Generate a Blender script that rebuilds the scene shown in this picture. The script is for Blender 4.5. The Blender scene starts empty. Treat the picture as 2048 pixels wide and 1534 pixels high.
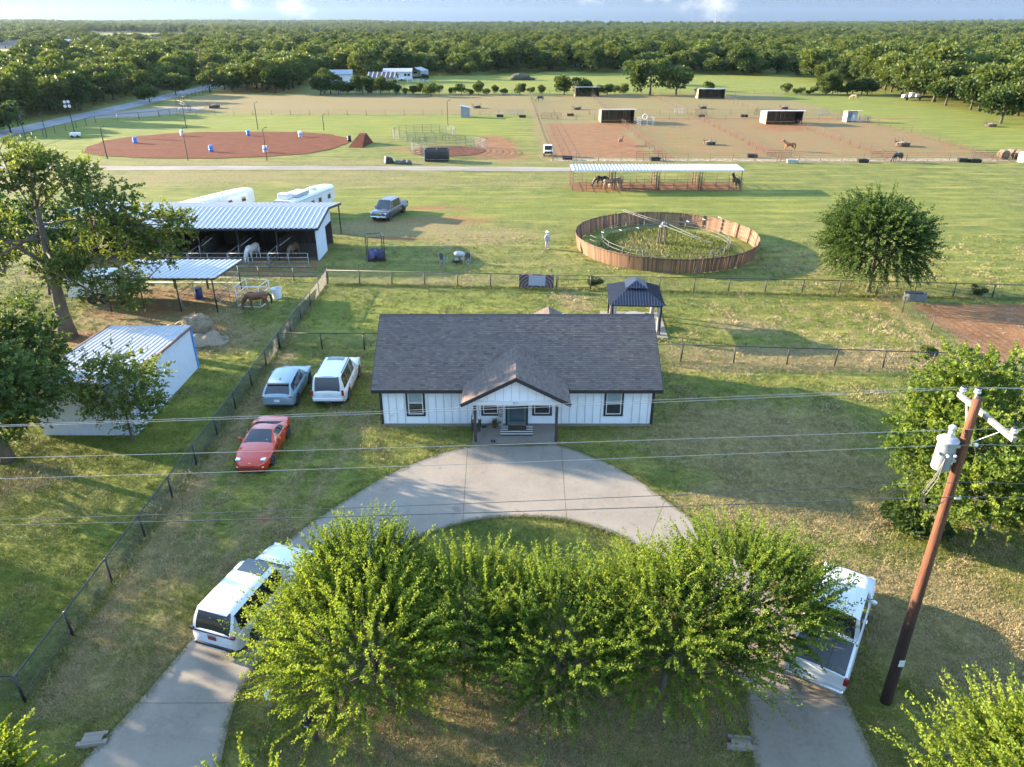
import bpy, bmesh, math, random
import numpy as np
from mathutils import Vector, Matrix, noise
R = math.radians
rng = np.random.default_rng(7)
random.seed(7)
scene = bpy.context.scene
C = scene.collection

# ------------------------------------------------------------------ camera
CAM_H, PITCH, FPX = 20.0, R(26.4), 1450.0
cam_d = bpy.data.cameras.new('camera')
cam = bpy.data.objects.new('camera', cam_d); C.objects.link(cam)
cam.location = (0, 0, CAM_H); cam.rotation_euler = (R(90) - PITCH, 0, 0)
cam_d.sensor_width = 36; cam_d.lens = FPX / 2048 * 36
cam_d.clip_start = 0.1; cam_d.clip_end = 20000
scene.camera = cam

# ------------------------------------------------------------------ sky, sun, exposure
SUN_EL, SUN_AZ = R(13.4), R(-21)          # azimuth = direction the light travels, from +X
LDIR = Vector((math.cos(SUN_AZ) * math.cos(SUN_EL), math.sin(SUN_AZ) * math.cos(SUN_EL), -math.sin(SUN_EL)))
world = bpy.data.worlds.new('World'); scene.world = world; world.use_nodes = True
wn, wl = world.node_tree.nodes, world.node_tree.links
wn.clear()
w_out = wn.new('ShaderNodeOutputWorld'); w_bg = wn.new('ShaderNodeBackground'); w_sky = wn.new('ShaderNodeTexSky')
w_sky.sky_type = 'NISHITA'; w_sky.sun_disc = False
w_sky.sun_elevation = SUN_EL
w_sky.sun_rotation = math.atan2(-LDIR.x, -LDIR.y)
w_sky.altitude = 300; w_sky.air_density = 1.0; w_sky.dust_density = 0.1; w_sky.ozone_density = 2.5
w_bg.inputs['Strength'].default_value = 0.15
wl.new(w_bg.outputs[0], w_out.inputs[0])
def wmath(op, a, b=None):
    n = wn.new('ShaderNodeMath'); n.operation = op
    for i, x in enumerate((a, b)):
        if x is None: continue
        if isinstance(x, (int, float)): n.inputs[i].default_value = x
        else: wl.new(x, n.inputs[i])
    return n.outputs[0]
w_tc = wn.new('ShaderNodeTexCoord')
w_map = wn.new('ShaderNodeMapping'); w_map.inputs['Scale'].default_value = (1, 1, 1.6)
wl.new(w_tc.outputs['Generated'], w_map.inputs[0])
w_noise = wn.new('ShaderNodeTexNoise'); w_noise.inputs['Scale'].default_value = 38; w_noise.inputs['Detail'].default_value = 6
w_noise.inputs['Roughness'].default_value = .55
wl.new(w_map.outputs[0], w_noise.inputs['Vector'])
w_big = wn.new('ShaderNodeTexNoise'); w_big.inputs['Scale'].default_value = 5.5; w_big.inputs['Detail'].default_value = 5
wl.new(w_map.outputs[0], w_big.inputs['Vector'])
def pix_dir(px, py):
    u, v = px - 1024, py - 767
    return Vector((u, FPX * math.cos(PITCH) - v * math.sin(PITCH), -FPX * math.sin(PITCH) - v * math.cos(PITCH))).normalized()
cover = None
for px, py, rad in ((472, 8, .018), (588, 8, .030), (1180, -4, .024), (1425, 6, .042), (1330, -22, .03), (2300, -10, .04), (-300, -8, .05), (860, -60, .05)):
    d = pix_dir(px, py)
    vd = wn.new('ShaderNodeVectorMath'); vd.operation = 'SUBTRACT'
    wl.new(w_tc.outputs['Generated'], vd.inputs[0]); vd.inputs[1].default_value = d
    vs = wn.new('ShaderNodeVectorMath'); vs.operation = 'MULTIPLY'
    wl.new(vd.outputs[0], vs.inputs[0]); vs.inputs[1].default_value = (1, 1, 1.7)
    vl = wn.new('ShaderNodeVectorMath'); vl.operation = 'LENGTH'; wl.new(vs.outputs[0], vl.inputs[0])
    a = wmath('SUBTRACT', 1.0, wmath('DIVIDE', vl.outputs['Value'], rad))
    cover = a if cover is None else wmath('MAXIMUM', cover, a)
cover = wmath('MAXIMUM', cover, wmath('MULTIPLY', wmath('SUBTRACT', w_big.outputs[0], .66), 4.0))
cl = wmath('ADD', cover, wmath('MULTIPLY', wmath('SUBTRACT', w_noise.outputs[0], .52), 2.2))
w_ramp = wn.new('ShaderNodeMapRange'); w_ramp.interpolation_type = 'SMOOTHSTEP'
wl.new(cl, w_ramp.inputs['Value']); w_ramp.inputs['From Min'].default_value = 0.0; w_ramp.inputs['From Max'].default_value = 1.15
w_ramp.inputs['To Max'].default_value = .92
w_hsv = wn.new('ShaderNodeMix'); w_hsv.data_type = 'RGBA'; w_hsv.blend_type = 'MULTIPLY'; w_hsv.inputs[0].default_value = 1
w_sep = wn.new('ShaderNodeSeparateXYZ'); wl.new(w_tc.outputs['Generated'], w_sep.inputs[0])
w_el = wn.new('ShaderNodeMapRange'); w_el.interpolation_type = 'SMOOTHSTEP'; wl.new(w_sep.outputs['Z'], w_el.inputs[0])
w_el.inputs[1].default_value = -.05; w_el.inputs[2].default_value = .6
w_tint = wn.new('ShaderNodeMix'); w_tint.data_type = 'RGBA'; wl.new(w_el.outputs[0], w_tint.inputs[0])
w_tint.inputs[6].default_value = (.0080, .0310, .116, 1); w_tint.inputs[7].default_value = (1.15, 1.0, .86, 1)   # clear evening air, the same all round
wl.new(w_tint.outputs[2], w_hsv.inputs[7])
wl.new(w_sky.outputs[0], w_hsv.inputs[6])
w_mix = wn.new('ShaderNodeMix'); w_mix.data_type = 'RGBA'
wl.new(w_ramp.outputs[0], w_mix.inputs[0]); wl.new(w_hsv.outputs[2], w_mix.inputs[6])
w_mix.inputs[7].default_value = (.72, .73, .77, 1)
wl.new(w_mix.outputs[2], w_bg.inputs[0])

sun_d = bpy.data.lights.new('sun', 'SUN'); sun_d.energy = 3.35; sun_d.angle = R(0.5); sun_d.color = (1.0, 0.82, 0.58)
sun = bpy.data.objects.new('sun', sun_d); C.objects.link(sun)
sun.rotation_euler = LDIR.to_track_quat('-Z', 'Y').to_euler(); sun.location = (-60, 40, 60)
vs_ = scene.view_settings
vs_.view_transform = 'Standard'; vs_.look = 'None'; vs_.gamma = 1.0; vs_.use_curve_mapping = False
vs_.exposure = 3.28
scene.cycles.max_bounces = 4; scene.cycles.adaptive_threshold = .02; scene.cycles.diffuse_bounces = 2; scene.cycles.glossy_bounces = 2; scene.cycles.transmission_bounces = 2; scene.cycles.transparent_max_bounces = 8; scene.cycles.caustics_reflective = False; scene.cycles.caustics_refractive = False

# ------------------------------------------------------------------ helpers
def g(px, py, z=0.0):
    """survey: ground point (at height z) seen at a pixel of the photograph"""
    u, v = px - 1024, py - 767
    den = FPX * math.sin(PITCH) + v * math.cos(PITCH); fwd = FPX * math.cos(PITCH) - v * math.sin(PITCH)
    s = (CAM_H - z) / den
    return Vector((u * s, fwd * s, z))

def tag(o, label=None, cat=None, group=None, kind=None):
    if label: o['label'] = label
    if cat: o['category'] = cat
    if group: o['group'] = group
    if kind: o['kind'] = kind
    return o
def empty(name, loc=(0, 0, 0), rz=0.0, label=None, cat=None, group=None, kind=None):
    o = bpy.data.objects.new(name, None); C.objects.link(o); o.location = loc; o.rotation_euler = (0, 0, rz)
    o.empty_display_size = .2
    return tag(o, label, cat, group, kind)
def link(name, me, parent=None, mat=None, loc=None, rot=None, scale=None):
    o = bpy.data.objects.new(name, me); C.objects.link(o)
    if parent: o.parent = parent
    if mat and not me.materials: me.materials.append(mat)
    elif mat and me.materials[0] is not mat:
        o.material_slots[0].link = 'OBJECT'; o.material_slots[0].material = mat
    if loc is not None: o.location = loc
    if rot is not None: o.rotation_euler = rot
    if scale is not None: o.scale = scale
    return o
def copy_tree(o, parent=None):
    c = o.copy(); C.objects.link(c); c.parent = parent
    for ch in list(o.children): copy_tree(ch, c)
    return c

class MB:
    def __init__(s): s.v = []; s.f = []
    def add(s, vs, fs):
        n = len(s.v); s.v += [tuple(p) for p in vs]; s.f += [tuple(i + n for i in f) for f in fs]; return s
    def box(s, c, d, rz=0.0, rot=None):
        hx, hy, hz = d[0] / 2, d[1] / 2, d[2] / 2
        vs = [Vector((x, y, z)) for z in (-hz, hz) for x, y in ((-hx, -hy), (hx, -hy), (hx, hy), (-hx, hy))]
        M = rot if rot is not None else Matrix.Rotation(rz, 3, 'Z')
        vs = [M @ p + Vector(c) for p in vs]
        return s.add(vs, [(3, 2, 1, 0), (4, 5, 6, 7), (0, 1, 5, 4), (1, 2, 6, 5), (2, 3, 7, 6), (3, 0, 4, 7)])
    def bb(s, x0, x1, y0, y1, z0, z1): return s.box(((x0 + x1) / 2, (y0 + y1) / 2, (z0 + z1) / 2), (x1 - x0, y1 - y0, z1 - z0))
    def bar(s, p, q, w, h=None):
        p, q = Vector(p), Vector(q); d = q - p; L = d.length
        if L < 1e-6: return s
        z = d / L; up = Vector((0, 0, 1)) if abs(z.z) < .95 else Vector((1, 0, 0))
        x = up.cross(z).normalized(); y = z.cross(x)
        M = Matrix((x, y, z)).transposed()
        return s.box((p + q) / 2, (w, h or w, L), rot=M)
    def tube(s, pts, r, n=6, cap=True):
        pts = [Vector(p) for p in pts]
        if not hasattr(r, '__len__'): r = [r] * len(pts)
        vs = []; fs = []; prev = None
        for i, p in enumerate(pts):
            d = (pts[min(i + 1, len(pts) - 1)] - pts[max(i - 1, 0)]).normalized()
            if prev is None:
                up = Vector((0, 0, 1)) if abs(d.z) < .9 else Vector((1, 0, 0))
                x = up.cross(d).normalized()
            else: x = (prev - d * prev.dot(d)).normalized()
            prev = x; y = d.cross(x)
            vs += [p + (x * math.cos(2 * math.pi * k / n) + y * math.sin(2 * math.pi * k / n)) * r[i] for k in range(n)]
        for i in range(len(pts) - 1):
            for k in range(n):
                a, b = i * n + k, i * n + (k + 1) % n
                fs.append((a, b, b + n, a + n))
        if cap: fs.append(tuple(range(n - 1, -1, -1))); fs.append(tuple((len(pts) - 1) * n + k for k in range(n)))
        return s.add(vs, fs)
    def prism(s, poly, a, b, axis='z'):
        """poly 2D extruded from a to b along axis"""
        n = len(poly)
        def P(u, v, w): return {'z': (u, v, w), 'y': (u, w, v), 'x': (w, u, v)}[axis]
        vs = [P(u, v, a) for u, v in poly] + [P(u, v, b) for u, v in poly]
        fs = [tuple(range(n - 1, -1, -1)), tuple(range(n, 2 * n))] + [(i, (i + 1) % n, (i + 1) % n + n, i + n) for i in range(n)]
        return s.add(vs, fs)
    def lathe(s, prof, n=12, c=(0, 0, 0), M=None):
        vs = []; fs = []
        for r, z in prof:
            for k in range(n):
                p = Vector((r * math.cos(2 * math.pi * k / n), r * math.sin(2 * math.pi * k / n), z))
                vs.append((M @ p if M is not None else p) + Vector(c))
        for i in range(len(prof) - 1):
            for k in range(n):
                a, b = i * n + k, i * n + (k + 1) % n
                fs.append((a, b, b + n, a + n))
        fs.append(tuple(range(n - 1, -1, -1))); fs.append(tuple((len(prof) - 1) * n + k for k in range(n)))
        return s.add(vs, fs)
    def ell(s, c, r, n=10, m=6, M=None):
        prof = [(max(math.sin(math.pi * i / m), .02), -math.cos(math.pi * i / m)) for i in range(m + 1)]
        D = Matrix.Diagonal(Vector(r if hasattr(r, '__len__') else (r, r, r)))
        return s.lathe(prof, n, c, (M @ D) if M is not None else D)
    def quad(s, *p): return s.add(p, [tuple(range(len(p)))])
    def mesh(s, name, smooth=False, fix=True):
        me = bpy.data.meshes.new(name); me.from_pydata(s.v, [], s.f)
        if fix:
            bm = bmesh.new(); bm.from_mesh(me); bmesh.ops.recalc_face_normals(bm, faces=bm.faces); bm.to_mesh(me); bm.free()
        if smooth:
            me.polygons.foreach_set('use_smooth', [True] * len(me.polygons))
            if smooth == 'auto': me.set_sharp_from_angle(angle=R(38))
        me.update(); return me
    def build(s, name, mat, parent=None, smooth=False, fix=True, loc=None, rot=None, bevel=0):
        o = link(name, s.mesh(name, smooth, fix), parent, mat, loc, rot)
        if bevel:
            b = o.modifiers.new('bevel', 'BEVEL'); b.width = bevel; b.segments = 2; b.limit_method = 'ANGLE'
        return o

# ------------------------------------------------------------------ materials
def new_mat(name):
    m = bpy.data.materials.new(name); m.use_nodes = True; nt = m.node_tree
    return m, nt.nodes, nt.links, nt.nodes['Principled BSDF']
MATS = {}
def mat(name, col, rough=.6, metal=0.0, var=.12, scale=6.0, bump=0.0, bscale=40.0, spec=.5, coat=0.0, stretch=None, dirt=None, dscale=1.5, rand=0.0):
    """painted / plain surface: colour with noise variation, optional dirt blotches and fine relief"""
    if name in MATS: return MATS[name]
    m, n, l, p = new_mat(name)
    tc = n.new('ShaderNodeTexCoord'); mp = n.new('ShaderNodeMapping'); l.new(tc.outputs['Object'], mp.inputs[0])
    if stretch: mp.inputs['Scale'].default_value = stretch
    nz = n.new('ShaderNodeTexNoise'); nz.inputs['Scale'].default_value = scale; nz.inputs['Detail'].default_value = 5
    l.new(mp.outputs[0], nz.inputs['Vector'])
    mr = n.new('ShaderNodeMapRange'); l.new(nz.outputs[0], mr.inputs[0])
    mr.inputs[1].default_value = .25; mr.inputs[2].default_value = .75; mr.inputs[3].default_value = 1 - var; mr.inputs[4].default_value = 1 + var
    val = mr.outputs[0]
    if rand:
        oi = n.new('ShaderNodeObjectInfo'); r2 = n.new('ShaderNodeMapRange'); l.new(oi.outputs['Random'], r2.inputs[0])
        r2.inputs[3].default_value = 1 - rand; r2.inputs[4].default_value = 1 + rand
        mm = n.new('ShaderNodeMath'); mm.operation = 'MULTIPLY'; l.new(val, mm.inputs[0]); l.new(r2.outputs[0], mm.inputs[1]); val = mm.outputs[0]
    vm = n.new('ShaderNodeVectorMath'); vm.operation = 'SCALE'; vm.inputs[0].default_value = col[:3]; l.new(val, vm.inputs['Scale'])
    c = vm.outputs[0]
    if dirt:
        dz = n.new('ShaderNodeTexNoise'); dz.inputs['Scale'].default_value = dscale; dz.inputs['Detail'].default_value = 6
        l.new(tc.outputs['Object'], dz.inputs['Vector'])
        dm = n.new('ShaderNodeMapRange'); l.new(dz.outputs[0], dm.inputs[0]); dm.inputs[1].default_value = .5; dm.inputs[2].default_value = .75; dm.inputs[4].default_value = dirt[3]
        mx = n.new('ShaderNodeMix'); mx.data_type = 'RGBA'; l.new(dm.outputs[0], mx.inputs[0]); l.new(c, mx.inputs[6]); mx.inputs[7].default_value = (*dirt[:3], 1)
        c = mx.outputs[2]
    l.new(c, p.inputs['Base Color'])
    p.inputs['Roughness'].default_value = rough; p.inputs['Metallic'].default_value = metal
    p.inputs['Specular IOR Level'].default_value = spec; p.inputs['Coat Weight'].default_value = coat
    if coat: p.inputs['Coat Roughness'].default_value = .05
    if bump:
        bz = n.new('ShaderNodeTexNoise'); bz.inputs['Scale'].default_value = bscale; bz.inputs['Detail'].default_value = 3
        l.new(mp.outputs[0], bz.inputs['Vector'])
        b = n.new('ShaderNodeBump'); b.inputs['Strength'].default_value = bump; b.inputs['Distance'].default_value = .02
        l.new(bz.outputs[0], b.inputs['Height']); l.new(b.outputs[0], p.inputs['Normal'])
    MATS[name] = m
    return m

M_WHITE = mat('white_paint', (.60, .60, .59), .55, var=.04, dirt=(.45, .42, .36, .35))
M_BLACK = mat('black_paint', (.018, .018, .02), .45, var=.25)
M_BLKPIPE = mat('black_pipe', (.02, .02, .022), .5, var=.2, rand=.2)
M_RUST = mat('rusty_pipe', (.11, .06, .04), .8, var=.35, scale=9, rand=.3)
M_GREYPIPE = mat('grey_pipe', (.3, .31, .3), .5, .4, var=.2, rand=.2)
M_GALV = mat('galvanised_steel', (.50, .52, .54), .45, .7, var=.12, scale=3)
M_ROOFM = mat('ribbed_white_metal', (.345, .355, .375), .5, .15, var=.05, scale=1.2, dirt=(.34, .30, .26, .4), dscale=.7)
M_BLUEWALL = mat('white_metal_siding', (.52, .55, .60), .55, .05, var=.04, scale=1.5, dirt=(.4, .36, .32, .35), dscale=1.1)
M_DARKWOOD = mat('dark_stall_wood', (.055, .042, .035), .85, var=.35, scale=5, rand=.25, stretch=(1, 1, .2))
M_WIRE = mat('wire', (.035, .037, .037), .55, .2, var=.1)
M_GLASS = mat('car_glass', (.015, .018, .022), .06, var=.05, spec=.9)
M_TYRE = mat('tyre_rubber', (.02, .02, .02), .85, var=.2)
M_RIM = mat('alloy_rim', (.5, .51, .53), .35, .35, var=.05)
M_CHROME = mat('chrome', (.7, .7, .72), .15, 1.0, var=.03)
M_RED = mat('tail_lamp_red', (.22, .012, .012), .2, var=.1, coat=.5)
M_LAMP = mat('clear_lamp', (.55, .57, .6), .12, .2, var=.05, coat=.6)
M_CONC = None
# ------------------------------------------------------------------ node helper
class NT:
    def __init__(s, name):
        s.m, s.n, s.l, s.p = new_mat(name)
        s.tc = s.n.new('ShaderNodeTexCoord')
    def noise(s, scale, detail=4, rough=.55, stretch=None, vec=None):
        z = s.n.new('ShaderNodeTexNoise'); z.inputs['Scale'].default_value = scale; z.inputs['Detail'].default_value = detail; z.inputs['Roughness'].default_value = rough
        v = vec or s.tc.outputs['Object']
        if stretch:
            mp = s.n.new('ShaderNodeMapping'); mp.inputs['Scale'].default_value = stretch; s.l.new(v, mp.inputs[0]); v = mp.outputs[0]
        s.l.new(v, z.inputs['Vector']); return z.outputs[0]
    def math(s, op, a, b=0.0, c=None):
        n = s.n.new('ShaderNodeMath'); n.operation = op
        for i, x in enumerate((a, b, c)):
            if x is None: continue
            if isinstance(x, (int, float)): n.inputs[i].default_value = x
            else: s.l.new(x, n.inputs[i])
        return n.outputs[0]
    def step(s, x, a, b, lo=0.0, hi=1.0):
        n = s.n.new('ShaderNodeMapRange'); n.interpolation_type = 'SMOOTHSTEP'; s.l.new(x, n.inputs[0])
        for i, q in zip((1, 2, 3, 4), (a, b, lo, hi)): n.inputs[i].default_value = q
        return n.outputs[0]
    def mix(s, f, a, b, mode='MIX'):
        n = s.n.new('ShaderNodeMix'); n.data_type = 'RGBA'; n.blend_type = mode
        for i, x in ((0, f), (6, a), (7, b)):
            if isinstance(x, (int, float)): n.inputs[i].default_value = x
            elif isinstance(x, tuple): n.inputs[i].default_value = (*x[:3], 1)
            else: s.l.new(x, n.inputs[i])
        return n.outputs[2]
    def attr(s, name, typ='GEOMETRY'):
        a = s.n.new('ShaderNodeAttribute'); a.attribute_name = name; a.attribute_type = typ; return a
    def bump(s, h, strength, dist):
        b = s.n.new('ShaderNodeBump'); b.inputs['Strength'].default_value = strength; b.inputs['Distance'].default_value = dist
        s.l.new(h, b.inputs['Height']); s.l.new(b.outputs[0], s.p.inputs['Normal'])
    def out(s, col, rough=.8, spec=.3):
        s.l.new(col, s.p.inputs['Base Color']); s.p.inputs['Roughness'].default_value = rough; s.p.inputs['Specular IOR Level'].default_value = spec
        return s.m

def catmull(pts, k=6, closed=False):
    P = [Vector(p) for p in pts]; n = len(P); out = []
    rngi = range(n if closed else n - 1)
    for i in rngi:
        if closed: a, b, c, d = P[i - 1], P[i], P[(i + 1) % n], P[(i + 2) % n]
        else: a, b, c, d = P[max(i - 1, 0)], P[i], P[i + 1], P[min(i + 2, n - 1)]
        for j in range(k):
            t = j / k
            out.append(.5 * ((2 * b) + (c - a) * t + (2 * a - 5 * b + 4 * c - d) * t * t + (3 * b - a - 3 * c + d) * t ** 3))
    if not closed: out.append(P[-1])
    return out
def in_poly(x, y, poly):
    ins = np.zeros(len(x), bool); n = len(poly)
    for i in range(n):
        x0, y0 = poly[i][0], poly[i][1]; x1, y1 = poly[(i + 1) % n][0], poly[(i + 1) % n][1]
        c = (y0 > y) != (y1 > y)
        with np.errstate(divide='ignore', invalid='ignore'):
            xi = (x1 - x0) * (y - y0) / (y1 - y0 + 1e-12) + x0
        ins ^= c & (x < xi)
    return ins

# ------------------------------------------------------------------ ground
ys = np.concatenate([np.linspace(-70, 10, 24)[:-1], np.arange(10, 74, .55), 74 * 1.0155 ** np.arange(0, 292)])
NC = 250
tt = np.linspace(-1, 1, NC)
GX = np.stack([tt * max(75, .9 * y + 45) for y in ys]); GY = np.repeat(ys[:, None], NC, 1)
def hill(x, y):
    r = np.hypot(x, y)
    f = np.clip((r - 500) / 4500, 0, 1.3)
    h = 15 * f ** 1.4
    h = h + np.clip((r - 700) / 900, 0, 1) * (3.2 * np.sin(x / 410 + 1.1) * np.cos(y / 530) + 2.2 * np.sin(x / 177 + y / 260))
    h = h + np.clip((r - 2200) / 2500, 0, 1) * 8 * np.sin(x / 900 + .6) * np.cos(y / 2100 + .4)
    h = h - 3.0 * np.clip((r - 500) / 600, 0, 1)
    return h
GZ = hill(GX, GY)
near = np.clip(1 - np.hypot(GX, GY - 40) / 120, 0, 1)
GZ = GZ + near * .03 * (np.sin(GX * 1.7 + GY * .9) * np.cos(GY * 1.3 - GX * .4))
X, Y = GX.ravel(), GY.ravel()
mask = np.zeros((len(X), 4), np.float32)
CH = dict(dirt=0, dry=1, lush=2, pale=3)
def paint_ell(ch, cx, cy, rx, ry, amt=1.0, rot=0.0, soft=.5):
    dx, dy = X - cx, Y - cy; c, s = math.cos(rot), math.sin(rot)
    d = np.hypot((dx * c + dy * s) / rx, (-dx * s + dy * c) / ry)
    mask[:, CH[ch]] = np.maximum(mask[:, CH[ch]], amt * np.clip((1 + soft - d) / (2 * soft), 0, 1))
def paint_box(ch, x0, x1, y0, y1, amt=1.0, soft=2.0):
    d = np.minimum(np.minimum(X - x0, x1 - X), np.minimum(Y - y0, y1 - Y))
    mask[:, CH[ch]] = np.maximum(mask[:, CH[ch]], amt * np.clip(d / soft + .5, 0, 1))
def paint_line(ch, pts, w, amt=1.0, soft=.6):
    D = np.full(len(X), 1e9)
    for (ax, ay), (bx, by) in zip(pts[:-1], pts[1:]):
        vx, vy = bx - ax, by - ay
        t = np.clip(((X - ax) * vx + (Y - ay) * vy) / (vx * vx + vy * vy), 0, 1)
        D = np.minimum(D, np.hypot(X - ax - t * vx, Y - ay - t * vy))
    mask[:, CH[ch]] = np.maximum(mask[:, CH[ch]], amt * np.clip((w + soft - D) / (2 * soft), 0, 1))
# far pastures and paddocks
paint_box('lush', -40, 130, 248, 360, .9, 12)
paint_box('lush', -70, 2, 150, 186, 1, 8)
paint_box('lush', 83, 118, 130, 235, .8, 8)
paint_box('lush', -100, -62, 120, 200, .6, 8)
paint_box('dry', -95, 6, 190, 246, .95, 4)
paint_box('dry', 6, 82, 120, 246, .8, 4)
paint_box('dirt', 24, 82, 124, 180, .52, 4)
paint_box('dirt', 6, 82, 188, 240, .40, 4)
paint_box('dirt', -90, 6, 192, 240, .40, 4)
paint_box('dirt', 6.5, 24, 124, 172, .7, 3)
paint_ell('dirt', 19.5, 138, 4.5, 14, .95)
paint_ell('dirt', 22, 166, 6, 8, .9)
paint_ell('dirt', 58, 164, 8, 8, .85)
paint_ell('dirt', 44, 135, 5, 12, .6)
for x in (24.5, 43.6, 62, 80): paint_line('dirt', [(x + 1.2, 121), (x + 1.0, 178)], .8, .9, .8)
for x in (6, 24.5, 43.6, 62): paint_line('dry', [(x, 121), (x, 245)], .9, 1, .8)
paint_line('dirt', [(25, 180), (95, 181)], 2.0, .75, 1.5)
paint_line('pale', [(7, 122.6), (45, 122.6), (92, 123)], 1.4, .9, 1.0)
paint_ell('dirt', -2.8, 137, 4.2, 16, .95, .1)
paint_ell('dirt', -2.0, 127, 7, 5, .7)
paint_ell('dirt', -18.5, 134.5, 7, 4, .6)
paint_box('dry', -70, 5, 117.5, 123, .55, 2)
paint_ell('dirt', -30, 126, 8, 4, .35)
paint_box('dry', -80, 10, 100, 113, .45, 4)
paint_ell('dry', -42, 108, 16, 5, .8)
# barn yard
paint_ell('dirt', -9, 88, 6, 2.0, .62); paint_ell('dirt', -7, 82, 8, 3.2, .55)
paint_ell('dry', -12, 79, 8, 4, .95); paint_ell('dirt', -11.5, 74.2, 5, 1.4, .62)
paint_ell('dry', -4, 75, 7, 4, .6)
paint_box('dirt', -44, -17.5, 61, 67, .5, 1)
paint_box('dry', -44, -17.5, 61, 67, .8, 1)
paint_box('dirt', -33, -22.5, 51, 58.5, .55, 1.5); paint_box('dry', -33, -21, 50, 59, .8, 1.5); paint_ell('dirt', -25, 49, 5, 2, .7); paint_ell('dry', -23.5, 47.5, 6, 3, .9)
paint_ell('dirt', -32, 47.5, 3, 2, .8); paint_ell('dirt', -28, 49, 4, 3, .5)
paint_ell('dry', -5, 60.5, 6, .8, .7)
paint_box('lush', -50, 60, 84, 98, .45, 6)
paint_box('dirt', 8, 31, 97.6, 104, .85, .8)
paint_box('lush', -16, -2, 47, 56, .6, 3)
# back yard and dry lot
paint_box('dirt', 31.5, 70, 43.5, 54.6, 1.0, 1.2)
paint_box('pale', 31.5, 70, 43.5, 54.6, .30, 1.2)
paint_line('dry', [(29.6, 56), (29.6, 40)], .5, 1, .5)
paint_line('pale', [(31.2, 44), (33, 38), (36, 30)], .9, .8, .6)
paint_line('dirt', [(11, 42.3), (20, 41.8), (27, 41.5)], .5, .55, .7)
paint_box('dry', 10, 29, 42, 46, .75, .8)
for k in range(7): paint_line('dry', [(16 + 1.9 * k, 55), (18.5 + 1.6 * k, 45.5)], .22, .75, .35)
paint_ell('dry', 17, 50, 2.4, 1.6, 1)
for x0, y0 in ((4.6, 56), (5.2, 54), (6.1, 51)): paint_ell('dry', x0, y0, 1.1, 1.3, .9)
# front yard
paint_line('dry', [(-15.2, 17), (-15.2, 45)], .65, 1, .45)
paint_line('dry', [(-13.8, 21), (-13.6, 30)], .5, .65, .7)
for x0 in (-9.0, -10.6): paint_line('dry', [(x0 + .6, 36.5), (x0 - .5, 27), (x0 - 1.2, 23)], .4, .85, .5)
for x0 in (-13.2, -12.2): paint_line('dry', [(x0, 37), (x0, 34)], .35, .7, .5)
paint_ell('dry', 13, 34, 6, 4, 1.0); paint_ell('dry', 12, 27.5, 5, 3, 1.0, .3); paint_ell('dry', 15.5, 30.5, 5, 3.5, .9); paint_ell('dirt', 11.5, 33, 4, 3, .3)
paint_ell('dry', 14, 21.5, 6, 2.6, .95); paint_ell('dry', 18, 18, 6, 3.5, .7)
paint_ell('dirt', 9.3, 25.4, 1.6, .7, .52); paint_ell('dirt', -11.1, 26.6, .55, .45, .95); paint_ell('dry', -11.2, 26.5, 1.4, .9, .8)
paint_ell('dry', 0, 16.2, 8, 2.2, .8); paint_ell('dry', -5, 14.6, 4, 1.4, .55); paint_ell('dry', 6, 14.4, 5, 1.5, .45)
paint_ell('dry', -12.8, 18.2, 2.2, 2.8, .75); paint_ell('dry', -14, 23, 1.5, 3, .6)
paint_box('lush', -30, -16.4, 15, 45, .7, 2)
paint_ell('dry', -23, 28.6, 6, 2.2, .5)
for x0, y0, x1, y1 in ((-28, 30, -20, 24.5), (-27.2, 30.6, -19.2, 25.1), (20, 24, 13, 33), (21.2, 24.6, 14.2, 33.6), (-8, 88, 4, 80), (-7.6, 89.4, 4.4, 81.4), (-14, 79, -2, 66), (-16, 96, 40, 92), (-16, 94.3, 40, 90.3)): paint_line('dry', [(x0, y0), (x1, y1)], .16, .6, .25)
paint_box('dry', -60, 60, 62, 70, .25, 6)
# distant pale fields
for cx, cy, rx, ry in ((-400, 640, 165, 140), (-640, 1330, 130, 70), (-420, 1330, 110, 55), (-150, 1500, 60, 60), (-60, 1250, 60, 25)):
    paint_ell('dry', cx, cy, rx, ry, 1); paint_ell('lush', cx, cy, rx * .6, ry, .4)

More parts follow.
